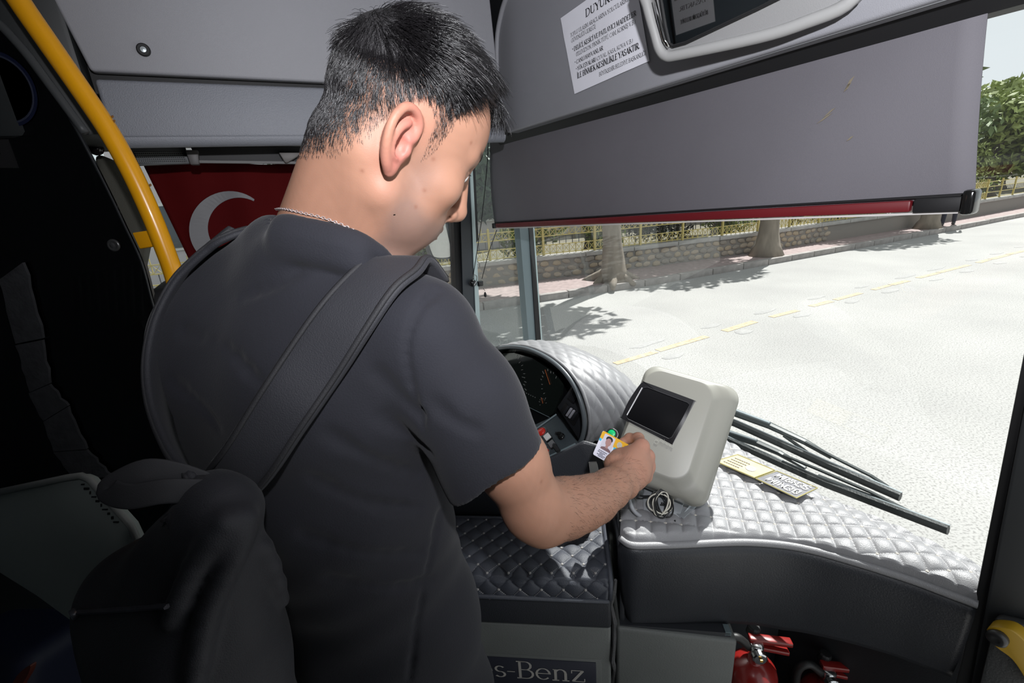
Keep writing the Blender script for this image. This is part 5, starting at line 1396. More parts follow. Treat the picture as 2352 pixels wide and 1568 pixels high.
# round reader area with a printed disc, and raised lettering
rc = vface(1458, 1075, FH - .0004); m = MB(); m.lathe(rc, vz, [(.0385, 0), (.0385, .0006), (.0375, .0012), (.0365, .0006), (.0, .0006)], 40); m.build('reader_disc', mat('disc_print', (.42, .43, .42), .5, vary=(30, .15)), val)
m = MB(); o_ = vface(1514, 1013, FH + .0002); e_ = vface(1536, 1024, FH + .0002); ux_ = nrm(e_ - o_); uy_ = np.cross(vz, ux_)
text_mesh(m, 'minova', o_, ux_, uy_, .0085, thick=.09, length=.030, sans=True, depth=.0006)
lq = vface(1502, 1016, FH + .0002)
for (a, b_) in (((0, 0), (1, 0)), ((1, 0), (1, 1)), ((1, 1), (0, 1)), ((0, 1), (0, 0))): m.tube([lq + ux_ * .007 * a[0] + uy_ * .007 * a[1], lq + ux_ * .007 * b_[0] + uy_ * .007 * b_[1]], .0004, 4)
m.build('raised_lettering', mat('validator_beige_relief', (.40, .40, .36), .35), val)
# bracket to the dashboard
dk = lambda px, py, z=ZD + .012: onz(px, py, z)
m = MB()
m.prism([VP_(.06, -.13, -.06), VP_(-.03, -.13, -.06), dk(1478, 1172), dk(1560, 1188)], -vz * .003)
m.prism([VP_(.075, -.06, -.074), VP_(.075, -.12, -.074), dk(1562, 1190), dk(1627, 1135)], -vx * .003)
m.prism([dk(1545, 1178), dk(1570, 1192), dk(1632, 1136), dk(1606, 1126)], UZ * .003)
m.build('bracket', mat('bracket_steel', (.42, .44, .46), .35, metal=.5), val, bevel=.0008)
# --- cables
def cable(name, pts, r, mt, label):
    mm = MB(); mm.tube(catmull(pts, 8), r, 7); o = mm.build(name, mt, smooth=True); tag(o, label, 'cable', 'cables under the card validator'); return o
M_CB = mat('cable_black', (.012, .012, .013), .4); M_CW = mat('cable_white', (.6, .58, .5), .45); M_CG = mat('cable_grey', (.33, .34, .36), .45)
cable('cable', [VP_(-.07, -.12, -.05), at(1444, 1120, .955), at(1446, 1150, .96), at(1460, 1177, .965), at(1490, 1191, .975), at(1520, 1180, .985)], .0045, M_CG, 'thick grey loop of cable hanging below the validator')
cable('cable', [VP_(-.075, -.1, -.05), at(1462, 1125, .965), at(1470, 1138, .97), at(1500, 1138, .985), VP_(0, -.13, -.06)], .0022, M_CB, 'thin black cable loop nearest the wrist')
coil_c = at(1520, 1155, .955)
coil = thing('cable_coil', coil_c, 'tangled coil of thin black and cream cable tied under the validator', 'cable', 'cables under the card validator')
for k in range(11):
    mm = MB(); a0 = k * .7; ax1 = nrm(C_RIGHT + C_UP * math.sin(a0) * .35 + C_FWD * .2 * math.cos(a0)); ax2 = nrm(np.cross(ax1, C_FWD + C_RIGHT * .25 * math.sin(a0 * 1.7)))
    R1 = .018 + .005 * math.sin(k * 1.9); R2 = .025 + .005 * math.cos(k * 2.3); c = coil_c + C_RIGHT * .006 * math.sin(k * 2.7) + C_FWD * .004 * (k % 3 - 1)
    mm.tube([c + ax1 * R1 * math.cos(t) + ax2 * R2 * math.sin(t) for t in np.linspace(0, 2 * math.pi, 26)[:-1]], .0017, 6, closed=True)
    mm.build('cable_loop', M_CW if k in (1, 4, 6, 8) else M_CB, coil, smooth=True)
cable('cable', [coil_c, at(1548, 1165, .985), at(1556, 1185, .985), dk(1550, 1196)], .002, M_CB, 'black cable end running from the coil to the dashboard')

# --- the identity card in his hand
cTL = at(1385, 988, .868); cBL = at(1364, 1037, .842)
cs = nrm(cBL - cTL); ct = at(1440, 1020, .862) - cTL; ct = nrm(ct - cs * (ct @ cs)); cn = np.cross(ct, cs)
if cn @ (CAM - cTL) < 0: cn = -cn
CW, CH = .0856, .054
def CP(x, y, z=0.0): return cTL + ct * (x * CW) + cs * (y * CH) + cn * z
card = thing('identity_card', CP(.5, .5), 'yellow and white student card held up to the validator in the right hand', 'card')
def rrect(x0, y0, x1, y1, r, z, asp=CW / CH):
    out = []
    for cx, cy, a0 in ((x1 - r, y0 + r * asp, -90), (x1 - r, y1 - r * asp, 0), (x0 + r, y1 - r * asp, 90), (x0 + r, y0 + r * asp, 180)):
        for k in range(5):
            a = math.radians(a0 + 22.5 * k); out.append(CP(cx + r * math.cos(a), cy + r * asp * math.sin(a), z))
    return out
m = MB(); m.prism(rrect(0, 0, 1, 1, .035, 0), -cn * .0009); m.build('card_body', mat('card_white', (.74, .73, .82), .3, coat=.2), card)
Y0 = .0002
m = MB(); m.poly([CP(0.0, .31, Y0), CP(0, .06, Y0), CP(.03, 0.0, Y0), CP(.97, 0, Y0), CP(1, .06, Y0), CP(1, .40, Y0), CP(.35, .40, Y0), CP(.30, .31, Y0)]); m.build('yellow_band', mat('card_yellow', (.78, .43, .03), .35), card)
m = MB(); m.poly([CP(0, .31, .0003), CP(.05, .31, .0003), CP(.05, .41, .0003), CP(0, .41, .0003)]); m.poly([CP(.36, .36, .0003), CP(.98, .36, .0003), CP(.98, .49, .0003), CP(.36, .49, .0003)]); m.build('blue_band', mat('card_blue', (.05, .5, .74), .35), card)
m = MB(); m.poly(rrect(.07, .06, .33, .66, .02, .0004)); m.build('photo_ground', mat('photo_ground', (.62, .6, .68), .35), card)
def ell(cx, cy, rx, ry, z, n=20, a0=0, a1=360): return [CP(cx + rx * math.cos(math.radians(a0 + (a1 - a0) * k / n)), cy + ry * math.sin(math.radians(a0 + (a1 - a0) * k / n)), z) for k in range(n)]
m = MB(); m.poly([CP(.09, .66, .0005), CP(.1, .58, .0005), CP(.17, .53, .0005), CP(.25, .53, .0005), CP(.32, .58, .0005), CP(.33, .66, .0005)]); m.build('photo_shoulders', mat('photo_cloth', (.2, .12, .13), .4), card)
m = MB(); m.poly(ell(.21, .20, .078, .115, .0006)); m.build('photo_hair', mat('photo_dark', (.02, .016, .018), .4), card)
m = MB(); m.poly(ell(.21, .32, .066, .155, .0007)); m.poly([CP(.18, .42, .0006), CP(.24, .42, .0006), CP(.24, .56, .0006), CP(.18, .56, .0006)]); m.build('photo_face', mat('photo_skin', (.42, .24, .22), .4), card)
m = MB(); m.poly(ell(.455, .2, .06, .12, .0004)); m.build('crest', mat('crest_grey', (.5, .48, .42), .4, vary=(900, .5)), card)
m = MB(); text_mesh(m, 'SELÇUK', CP(.56, .20, .0005), ct, -cs, .0052, thick=.14, length=.022); text_mesh(m, 'ÜNİVERSİTESİ', CP(.56, .32, .0005), ct, -cs, .0052, thick=.14, length=.034)
m.build('school_name', mat('card_brown_ink', (.2, .12, .02), .5), card)
m = MB()
for (x_, y_, w_) in [(.08, .74, .2), (.07, .80, .18), (.12, .85, .10), (.07, .90, .2), (.11, .95, .14), (.38, .56, .2), (.40, .62, .16), (.38, .69, .15), (.40, .75, .18), (.37, .82, .16), (.39, .88, .2), (.38, .95, .1)]:
    n = int(w_ / .022)
    for k in range(n): m.poly([CP(x_ + k * .022, y_ - .022, .0005), CP(x_ + k * .022 + .016, y_ - .022, .0005), CP(x_ + k * .022 + .016, y_ + .012, .0005), CP(x_ + k * .022, y_ + .012, .0005)])
tx_ = m.build('small_print', mat('card_ink', (.06, .06, .1), .5), card); tx_['kind'] = 'stuff'

# --- windshield wipers, outside the glass
M_WIP = mat('wiper_metal', (.04, .05, .05), .45); M_WIPL = mat('wiper_light', (.35, .4, .42), .35, metal=.4)
def wipe(px, py, z): 
    # on the outer face of the windshield at that place
    d = ray(px, py); lo, hi = .3, 4.0
    for _ in range(40):
        mid = (lo + hi) / 2; p = CAM + d * mid
        if p @ BF < wsf(p[2]) + .04 + z: lo = mid
        else: hi = mid
    return CAM + d * lo
def wiper(label, blade, arm, spur):
    w = thing('windshield_wiper', wipe(*blade[0], 0), label, 'wiper', 'wipers outside the windshield')
    B_ = [wipe(x, y, 0.0) for x, y in blade]
    mm = MB(); mm.tube(B_, .0085, 8, flat=1.3); mm.build('rubber_blade', mat('wiper_rubber', (.03, .036, .036), .5, bump=(200, .5)), w)
    mm = MB(); mm.tube([p + UZ * .009 + BF * .004 for p in B_], .0022, 6); mm.build('blade_spine', M_WIPL, w)
    A_ = [wipe(x, y, .02) for x, y in arm]
    mm = MB(); mm.tube(A_, [.016, .015, .0125, .010, .007][:len(A_)] + [.005] * max(0, len(A_) - 5), 8, flat=.7); mm.build('arm', M_WIP, w)
    mm = MB(); mm.tube([p + UZ * .010 - BF * .004 for p in A_[:3]], .0045, 6); mm.build('arm_edge', M_WIPL, w)
    for sp_ in spur:
        S_ = [wipe(x, y, .012) for x, y in sp_]
        mm = MB(); mm.tube(S_, .0045, 6); mm.build('claw', M_WIP, w)
wiper('upper windshield wiper with dusty blade tip ending at the road', [(1630, 955), (1688, 972), (1800, 1022), (1900, 1068), (1990, 1107), (2068, 1141)], [(1640, 935), (1690, 948), (1770, 978), (1850, 1015), (1910, 1050)], [[(1850, 1015), (1920, 1052), (2000, 1092), (2040, 1118)], [(1800, 1000), (1840, 1028), (1880, 1058)]])
wiper('lower windshield wiper crossing above the quilted dashboard cover', [(1630, 985), (1672, 1010), (1800, 1068), (1900, 1112), (2040, 1165), (2178, 1217)], [(1640, 985), (1680, 998), (1740, 1018), (1790, 1040), (1850, 1075)], [[(1800, 1045), (1880, 1078), (2000, 1130), (2080, 1170)], [(1880, 1092), (1990, 1135), (2070, 1165), (2140, 1200)]])

# --- fire extinguishers in the recess under the dashboard
M_RD = mat('extinguisher_red', (.22, .012, .01), .3, coat=.3); M_CHR = mat('valve_chrome', (.6, .6, .6), .2, metal=1)
def ext(label, c, r, h):
    t = thing('fire_extinguisher', c, label, 'fire extinguisher', 'extinguishers in the recess under the dashboard')
    mm = MB(); mm.lathe(c, UZ, [(r * .9, 0), (r, .01), (r, h - r * .75), (r * .93, h - r * .45), (r * .7, h - r * .18), (r * .35, h - r * .02), (.016, h), (.016, h + .02), (0, h + .02)], 28); mm.build('cylinder', M_RD, t, smooth=True)
    top = c + UZ * (h + .02)
    mm = MB(); mm.lathe(top, UZ, [(.017, 0), (.017, .03), (.012, .034), (0, .034)], 14); mm.build('valve', M_CHR, t, smooth=True)
    mm = MB(); mm.lathe(top + UZ * .014 - GN * .014, -GN, [(.017, 0), (.017, .012), (.014, .014), (0, .0145)], 18); g_ = mm.build('gauge', M_CHR, t)
    mm = MB(); mm.box(top + UZ * .018 - GN * .032, GU, UZ, GN, .006, .006, .004); mm.build('pin', mat('gauge_pin', (.6, .35, .05), .4), g_)
    mm = MB(); mm.prism([top + UZ * .03 - GU * .015, top + UZ * .045 - GU * .015, top + UZ * .035 + GU * .085, top + UZ * .022 + GU * .085], GN * .02); mm.build('lever', M_RD, t, bevel=.003)
    mm = MB(); mm.prism([top + UZ * .008 + GU * .01, top + UZ * .02 + GU * .01, top + UZ * .006 + GU * .08, top - UZ * .006 + GU * .08], GN * .018); mm.build('carry_handle', M_RD, t, bevel=.003)
    mm = MB(); mm.tube(catmull([top + UZ * .02 - GU * .015, top + UZ * .05 - GU * .05, top + UZ * .02 - GU * (r + .02), top - UZ * .08 - GU * (r + .012), top - UZ * .2 - GU * (r + .01)], 6), .010, 10); mm.build('hose', mat('hose_black', (.012, .012, .012), .5), t, smooth=True)
    mm = MB(); mm.lathe(top + UZ * .03 + GN * .03, nrm(UZ + GU * .2), [(.015, 0), (.015, .02), (.012, .024), (0, .024)], 12); mm.build('bolt_knob', M_BLACK, t)
zt1 = onplane(1735, 1500, G(0, .12, 0), GN)
ext('red fire extinguisher with gauge beside the grey cabinet door', np.array([zt1[0], zt1[1], 0.0]), .055, zt1[2] - .02)
zt2 = onplane(1900, 1560, G(0, .16, 0), GN)
ext('red fire extinguisher deeper in the recess to the right', np.array([zt2[0], zt2[1], 0.0]), .055, zt2[2] - .02)
# recess walls behind them
rec = thing('recess_liner', G(.45, .3, 0), 'dark liner of the recess behind the fire extinguishers', 'panel')
m = MB(); m.prism([G(.2, .30, 0), G(.5, .30, 0), G(.5, .30, .69), G(.2, .30, .69)], GN * .01); m.build('back_panel', mat('recess_dark', (.03, .033, .038), .5), rec)

# --- open door leaf at the right edge with its yellow grab handle
door = thing('door_leaf', onz(2230, 1500, .0), 'dark folded door leaf with a black rubber edge at the right border', 'door')
DP = fl2(onz(2246, 1388, .905))
def dp(px, py, back=0.0):
    n_ = nrm(BF * -.55 - BL * .55); return onplane(px, py, B(DP[0], DP[1], .9) - nrm(BF * .7 - BL * .1) * back, nrm(BF * .8 + BL * .3))
m = MB(); m.prism([dp(x, y) for x, y in [(2560, -250), (2640, -250), (2330, 1330), (2262, 1700), (2165, 1700), (2236, 1385)]], BF * .02); m.build('rubber_edge', M_BLACK, door, bevel=.004)
m = MB(); m.prism([dp(x, y, .01) for x, y in [(2580, -250), (3000, -250), (2600, 1700), (2205, 1700), (2255, 1430)]], BF * .02); m.build('panel', mat('door_dark', (.022, .024, .026), .55), door, bevel=.004)
m = MB(); m.prism([dp(x, y, .03) for x, y in [(2284, 1418), (2310, 1425), (2420, 1450), (2420, 1700), (2215, 1700), (2250, 1560)]], BF * .02); m.build('lower_panel', mat('door_lower', (.04, .042, .043), .6, bump=(300, .4)), door, bevel=.006)
hp = [dp(x, y, .055) for x, y in [(2266, 1450), (2270, 1442), (2290, 1440), (2325, 1448), (2360, 1480), (2390, 1530), (2400, 1590), (2375, 1600), (2355, 1560), (2325, 1515), (2290, 1488), (2274, 1470)]]
m = MB(); m.prism(catmull(hp, 4, closed=True), BF * .025); hd = m.build('grab_handle', mat('handle_yellow', (.42, .25, .012), .4), door, bevel=.006, seg=3); hd['label'] = 'bright yellow grab handle'
m = MB(); m.lathe(dp(2292, 1463, .057), -BF, [(.0125, -.002), (.0125, .006), (.009, .010), (.004, .009), (0, .008)], 20); m.build('screw', mat('screw_black', (.03, .03, .03), .35), hd, smooth=True)
# ================================================================ the passenger
def rot_head(a, b, c):
    f = np.array([math.sin(a) * math.cos(b), math.cos(a) * math.cos(b), -math.sin(b)]); r0 = np.array([math.cos(a), -math.sin(a), 0]); u0 = np.cross(r0, f)
    r = r0 * math.cos(c) + u0 * math.sin(c); u = -r0 * math.sin(c) + u0 * math.cos(c)
    return np.stack([r, f, u], 1)
HR = rot_head(math.radians(55), math.radians(30), math.radians(-14)); HO = at(896, 333, .525)
def H(x, y, z): return HO + HR @ np.array([x, y, z])
NB_ = at(752, 585, .60)
RS, LS = at(988, 772, .535), at(500, 748, .66)
RE, RW = at(1226, 1164, .575), at(1422, 1103, .765)
PEL = at(915, 1568, .80)
foot = np.array([PEL[0], PEL[1], 0.0])
man = thing('person', foot, 'dark haired man in a black T-shirt holding a card to the validator', 'person')
TAZ = math.atan2((LS - RS)[1], -(LS - RS)[0])         # torso heading
T_R = nrm(np.array([(RS - LS)[0], (RS - LS)[1], 0])); T_F = np.array([-T_R[1], T_R[0], 0.0])
RT = np.stack([T_R, T_F, UZ], 1)

body = Solid()
e = body.ell
# skull and face
e(H(0, .000, .044), (.0745, .0840, .080), HR); e(H(0, .042, .052), (.062, .056, .056), HR, .03); e(H(0, .044, -.02), (.061, .046, .074), HR, .03)
e(H(0, .030, -.056), (.054, .05, .040), HR, .03); body.cone(H(0, .056, -.083), H(0, .064, -.085), .021, .019, .02)
for sx in (1, -1):
    body.cone(H(sx * .055, -.002, -.05), H(sx * .022, .056, -.085), .017, .016, .025)
    e(H(sx * .045, .058, -.012), (.022, .022, .02), HR, .02)
    body.cone(H(sx * .010, .088, .034), H(sx * .046, .070, .034), .011, .009, .012)
    e(H(sx * .031, .094, .012), (.017, .014, .012), HR, .012, 's')
    e(H(sx * .031, .0725, .013), (.0155, .0165, .0125), HR, .004)
    e(H(sx * .032, .0925, .0105), (.0125, .0105, .0034), HR, .002, 's')
    body.cone(H(sx * .013, .1, -.036), H(sx * .009, .104, -.038), .0085, .0075, .008)
    e(H(sx * .0065, .108, -.046), (.0035, .006, .005), HR, .003, 's')
    body.cone(H(sx * .016, .097, -.04), H(sx * .026, .086, -.06), .002, .002, .01, 's')
body.cone(H(0, .090, .028), H(0, .113, -.026), .0085, .0105, .012); e(H(0, .112, -.031), (.0115, .0115, .0105), HR, .008)
e(H(0, .070, -.060), (.033, .026, .027), HR, .02)
body.cone(H(-.016, .089, -.063), H(0, .0985, -.060), .0045, .0055, .006); body.cone(H(.016, .089, -.063), H(0, .0985, -.060), .0045, .0055, .006)
body.cone(H(-.014, .089, -.072), H(0, .0965, -.0745), .0055, .0065, .006); body.cone(H(.014, .089, -.072), H(0, .0965, -.0745), .0055, .0065, .006)
body.cone(H(-.022, .088, -.0665), H(0, .103, -.0672), .0012, .0014, .003, 's'); body.cone(H(.022, .088, -.0665), H(0, .103, -.0672), .0012, .0014, .003, 's')
body.cone(H(-.012, .098, -.083), H(.012, .098, -.083), .005, .005, .012, 's')
# neck
body.cone(H(0, -.026, -.015), NB_ + T_F * .005, .052, .064, .02)
body.cone(H(.035, -.03, -.02), NB_ + T_R * .055 - UZ * .02, .03, .045, .03); body.cone(H(-.035, -.03, -.02), NB_ - T_R * .055 - UZ * .02, .03, .045, .03)
body.cone(H(0, .02, -.075), NB_ + T_F * .05 - UZ * .03, .03, .04, .03)
body.cone(H(0, -.046, -.03), NB_ - T_F * .03, .026, .04, .03)
# ear, built on its own little frame
ea_f = nrm(H(.0, .93, .0) - H(0, 0, 0) + (H(-.45, 0, 0) - H(0, 0, 0)))
for sx in (1, -1):
    fw = nrm(HR @ np.array([-sx * .42, .9, 0])); up_ = nrm(HR @ np.array([sx * .12, -.46, 1.0])); up_ = nrm(up_ - fw * (up_ @ fw)); ot = np.cross(fw, up_) * sx
    if ot @ (HR @ np.array([sx, 0, 0])) < 0: ot = -ot
    EO = H(sx * .0775, -.017, .002); S_ = .98
    E_ = lambda u, v, w=0.0: EO + (fw * u + up_ * v + ot * w) * S_
    RE_ = np.stack([fw, up_, ot], 1)
    e(E_(-.004, .003, .0), np.array((.018, .029, .0065)) * S_, RE_, .008)
    e(E_(.006, .0, -.004), np.array((.014, .022, .010)) * S_, RE_, .01)
    e(E_(.002, -.026, .001), np.array((.0085, .0105, .0052)) * S_, RE_, .006)
    hel = catmull([E_(.006, .004, .003), E_(.0135, .012, .004), E_(.0135, .024, .005), E_(.005, .0325, .006), E_(-.008, .0335, .007), E_(-.0185, .0255, .008), E_(-.0225, .010, .008), E_(-.0195, -.006, .007), E_(-.0125, -.019, .005), E_(-.004, -.028, .003)], 3)
    body.chain(hel, [.0036] * len(hel), .003)
    e(E_(-.006, .014, .0085), np.array((.0115, .013, .0055)) * S_, RE_, .003, 's')
    ant = catmull([E_(.000, .021, .005), E_(-.009, .013, .0062), E_(-.0125, .001, .0065), E_(-.009, -.011, .006), E_(-.001, -.0155, .005)], 3)
    body.chain(ant, [.0032] * len(ant), .003)
    e(E_(-.001, -.003, .0075), np.array((.0088, .0112, .0085)) * S_, RE_, .003, 's')
    e(E_(.0115, -.004, .0045), np.array((.0042, .0062, .0042)) * S_, RE_, .003)
# trunk inside the shirt
body.ell((RS + LS) / 2 - UZ * .03, (.15, .055, .06), RT, .03)
body.cone(NB_ - UZ * .02, RS + UZ * .0, .045, .045, .04); body.cone(NB_ - UZ * .02, LS, .045, .045, .04)
# right arm
U1 = at(1176, 1062, .556)
body.cone(RS, U1, .050, .0415, .02); body.cone(U1, RE, .0415, .0365, .02)
body.ell(at(1246, 1220, .578), (.0165,) * 3, None, .025)
FA = [RE, at(1262, 1172, .604), at(1300, 1165, .635), at(1335, 1156, .668), at(1365, 1145, .70), at(1400, 1123, .738), RW]
FR = [.0365, .0372, .0375, .0352, .033, .0288, .0265]
for i in range(6): body.cone(FA[i], FA[i + 1], FR[i], FR[i + 1], .02)
body.ell(at(1440, 1120, .768), (.014,) * 3, None, .02)
# left arm, bent in front of him
LE = LS + T_F * .10 - UZ * .27 - T_R * .03; LW = LE + T_F * .2 + T_R * .12 + UZ * .02
body.cone(LS, LE, .05, .04, .03); body.cone(LE, LW, .041, .028, .02); body.ell(LW + (LW - LE) * .25, (.035, .05, .03), None, .02)
# right hand
mc = {'i': (1474, 1024, .822), 'm': (1486, 1047, .836), 'r': (1488, 1071, .84), 'l': (1481, 1095, .834)}
wr = {'i': (1424, 1085, .772), 'm': (1430, 1097, .775), 'r': (1436, 1108, .776), 'l': (1440, 1118, .775)}
MC = {k: at(*v) for k, v in mc.items()}; WR = {k: at(*v) for k, v in wr.items()}
for k, r in (('i', .0125), ('m', .0125), ('r', .0118), ('l', .0108)):
    body.cone(WR[k], MC[k], .0145, r, .016)
    body.ell(MC[k] - C_FWD * .002, (r * .98,) * 3, None, .006)
body.ell(at(1452, 1075, .812), (.03, .033, .026), None, .02)
def finger(pts, rs):
    P_ = [at(*p) for p in pts]; body.chain(P_, rs, .006)
    for p, r in zip(P_[1:-1], rs[1:-1]): body.ell(p, (r * 1.06,) * 3, None, .004)
    body.ell(P_[-1], (rs[-1] * 1.02,) * 3, None, .004)
finger([mc['i'], (1466, 1006, .856), (1446, 1006, .872), (1431, 1015, .874)], [.0112, .0098, .0088, .0078])
finger([mc['m'], (1478, 1030, .876), (1456, 1034, .886), (1446, 1046, .876)], [.0115, .0098, .0086, .0078])
finger([mc['r'], (1482, 1060, .880), (1460, 1062, .886), (1450, 1068, .872)], [.0108, .0094, .0084, .0076])
finger([mc['l'], (1474, 1088, .868), (1456, 1086, .874), (1446, 1086, .862)], [.0098, .0084, .0076, .007])
finger([(1414, 1088, .776), (1412, 1064, .797), (1420, 1050, .822), (1434, 1042, .843)], [.0165, .0140, .0118, .0095])
body.ell(at(1424, 1070, .805), (.021, .020, .018), None, .022); body.ell(at(1446, 1050, .822), (.016, .014, .015), None, .022)
VB, QB = body.mesh(.0019)
VB = relax(VB, QB, 1, .35)
NBn = vnormals(VB, QB)
# --- colour of the skin, vertex by vertex
loc = (VB - HO) @ HR; x_, y_, z_ = loc.T
headm = np.linalg.norm(loc - np.array([0, 0, .01]), axis=1) < .165
sm = lambda a, b, v: np.clip((v - a) / (b - a), 0, 1) ** 2 * (3 - 2 * np.clip((v - a) / (b - a), 0, 1))
nz = np.array([mnoise.noise(Vector((p * 60).tolist())) for p in VB[::1]]) if len(VB) < 160000 else np.sin(VB[:, 0] * 310 + 3 * np.sin(VB[:, 1] * 170)) * np.sin(VB[:, 2] * 270 + 2 * np.sin(VB[:, 0] * 140)) * .5
col = np.tile(np.array([.36, .188, .125]), (len(VB), 1)) * (1 + .05 * nz)[:, None]
ear = np.exp(-((np.abs(x_) - .084) / .012) ** 2 - ((y_ + .014) / .026) ** 2 - ((z_ - .002) / .042) ** 2) * headm
col = col * (1 - ear[:, None] * .75) + np.array([.5, .15, .13]) * (ear[:, None] * .75)
lips = np.exp(-((y_ - .095) / .012) ** 2 - ((z_ + .0665) / .008) ** 2 - (x_ / .02) ** 2) * headm
col = col * (1 - .7 * lips[:, None]) + np.array([.42, .16, .14]) * (.7 * lips[:, None])
# beard shadow
jaw = sm(-.035, -.065, z_) * sm(.0, .03, y_) * headm * (z_ > -.125)
side = np.exp(-((y_ - .022) / .02) ** 2) * sm(.03, -.02, z_) * sm(-.09, -.06, z_) * (np.abs(x_) > .04) * headm
st_ = np.clip(jaw * .62 + side * .45, 0, .62)[:, None]
col = col * (1 - st_) + np.array([.17, .12, .105]) * st_
# hair line and fade
def hair_density(x, y, z):
    ax = np.abs(x)
    top = sm(.092, .106, z + np.clip((y - .055) * -.1, -.01, .01)) * sm(.098, .078, y + (z - .08) * .2)
    zl = np.interp(y, [-.11, -.085, -.06, -.045, -.03, -.012, .006, .016, .024, .034, .046, .06, .075, .09], [-.075, -.07, -.048, -.02, .012, .04, .034, -.004, .006, .06, .098, .114, .12, .13])
    lat = sm(zl - .006, zl + .05, z)
    return np.where(y < .062, lat, np.minimum(lat, top))
hd_ = hair_density(x_, y_, z_) * headm * (1 - np.clip(ear * 1.6, 0, 1))
stripe = .5 + .5 * np.sin(y_ * 520 + 5 * np.sin(z_ * 75 + x_ * 30) + z_ * 190)
latw = sm(.098, .07, z_) * sm(-.10, -.06, y_)
hd_ = hd_ * (1 - latw * .55 * (1 - stripe))
hd_ = np.where(np.linalg.norm(loc - np.array([0, -.03, -.03]), axis=1) < .17, hd_, 0)
stub = np.clip(hd_ ** 1.3 * (.7 + .5 * nz), 0, .9)[:, None]
col = col * (1 - stub) + np.array([.022, .018, .018]) * stub
brow = np.exp(-((z_ - (.0375 + .004 * sm(.0, .03, np.abs(x_)))) / .0045) ** 2) * sm(.006, .013, np.abs(x_)) * sm(.054, .046, np.abs(x_)) * (y_ > .055) * headm
col = col * (1 - .85 * brow[:, None]) + np.array([.015, .012, .012]) * (.85 * brow[:, None])
lash = np.exp(-((z_ - .0145) / .0014) ** 2 - ((np.abs(x_) - .034) / .014) ** 2) * (y_ > .072) * headm
col = col * (1 - .8 * lash[:, None]) + np.array([.02, .015, .015]) * (.8 * lash[:, None])
for k, p in MC.items():
    d = np.exp(-(np.linalg.norm(VB - p, axis=1) / .016) ** 2)[:, None] * .35
    col = col * (1 - d) + np.array([.58, .25, .2]) * d
hnd = np.exp(-(np.linalg.norm(VB - at(1450, 1065, .82), axis=1) / .07) ** 4)[:, None] * .25
col = col * (1 - hnd) + np.array([.5, .25, .19]) * hnd
for mp in [(995, 365), (955, 475), (975, 437), (1082, 328), (832, 392), (1050, 1005), (1243, 1106)]:
    h_ = body.hit(*mp)
    if h_ is not None:
        d = np.exp(-(np.linalg.norm(VB - h_, axis=1) / .0022) ** 2)[:, None] * .6; col = col * (1 - d) + np.array([.2, .08, .05]) * d
def skin_mat():
    m = bpy.data.materials.new('skin'); m.use_nodes = True; nt = m.node_tree; b = nt.nodes['Principled BSDF']
    at_ = nt.nodes.new('ShaderNodeAttribute'); at_.attribute_name = 'Col'
    nt.links.new(at_.outputs['Color'], b.inputs['Base Color'])
    b.inputs['Roughness'].default_value = .52; b.inputs['Specular IOR Level'].default_value = .28
    b.inputs['Subsurface Weight'].default_value = .12; b.inputs['Subsurface Radius'].default_value = (.006, .002, .001); b.inputs['Subsurface Scale'].default_value = 1.0
    tc = nt.nodes.new('ShaderNodeTexCoord'); n_ = nt.nodes.new('ShaderNodeTexNoise'); n_.inputs['Scale'].default_value = 900; nt.links.new(tc.outputs['Object'], n_.inputs['Vector'])
    bp = nt.nodes.new('ShaderNodeBump'); bp.inputs['Strength'].default_value = .12; bp.inputs['Distance'].default_value = .001
    nt.links.new(n_.outputs[0], bp.inputs['Height']); nt.links.new(bp.outputs[0], b.inputs['Normal'])
    return m
bo = fast_mesh('body', VB, QB, skin_mat(), man)
ca = bo.data.attributes.new('Col', 'FLOAT_COLOR', 'POINT')
ca.data.foreach_set('color', np.concatenate([col, np.ones((len(col), 1))], 1).astype(np.float32).ravel())
# eyes
for sx in (1, -1):
    c = H(sx * .0315, .0762, .0115); mm = MB(); ax = HR @ nrm([0, .92, -.3])
    pr = [(.0128 * math.sin(t), -.0128 * math.cos(t)) for t in np.linspace(0, math.pi, 14)]
    mm.lathe(c, ax, pr, 18); ey = mm.build('eye', mat('eye_white', (.7, .66, .64), .15), man, smooth=True)
    mm = MB(); mm.lathe(c, ax, [(.0055, .0118), (.0035, .0126), (0, .0130)], 16); mm.build('iris', mat('iris_dark', (.04, .02, .012), .1), ey, smooth=True)
# ---------------------------------------------------------------- T-shirt
shirt = Solid()
CH = (RS + LS) / 2
BKN = -T_F
shirt.ell(CH - UZ * .075 + BKN * .012, (.185, .105, .15), RT, .03)
shirt.cone(CH - UZ * .10, PEL + UZ * .14, .118, .125, .05); shirt.ell(PEL + UZ * .16, (.165, .125, .17), RT, .06); shirt.ell(PEL - UZ * .02, (.178, .135, .14), RT, .05)
shirt.ell(CH - UZ * .26, (.165, .12, .16), RT, .05)
shirt.cone(NB_ - UZ * .035 + BKN * .008, RS + UZ * .004 - T_R * .01, .062, .062, .05); shirt.cone(NB_ - UZ * .035 + BKN * .008, LS + UZ * .004 + T_R * .01, .062, .062, .05)
shirt.ell(NB_ - UZ * .045 + BKN * .01, (.085, .08, .06), RT, .04)
shirt.ell(at(540, 900, .67), (.105, .10, .15), RT, .06)
shirt.ell(NB_ + BKN * .004 + UZ * .012, (.086, .080, .055), RT, .03)
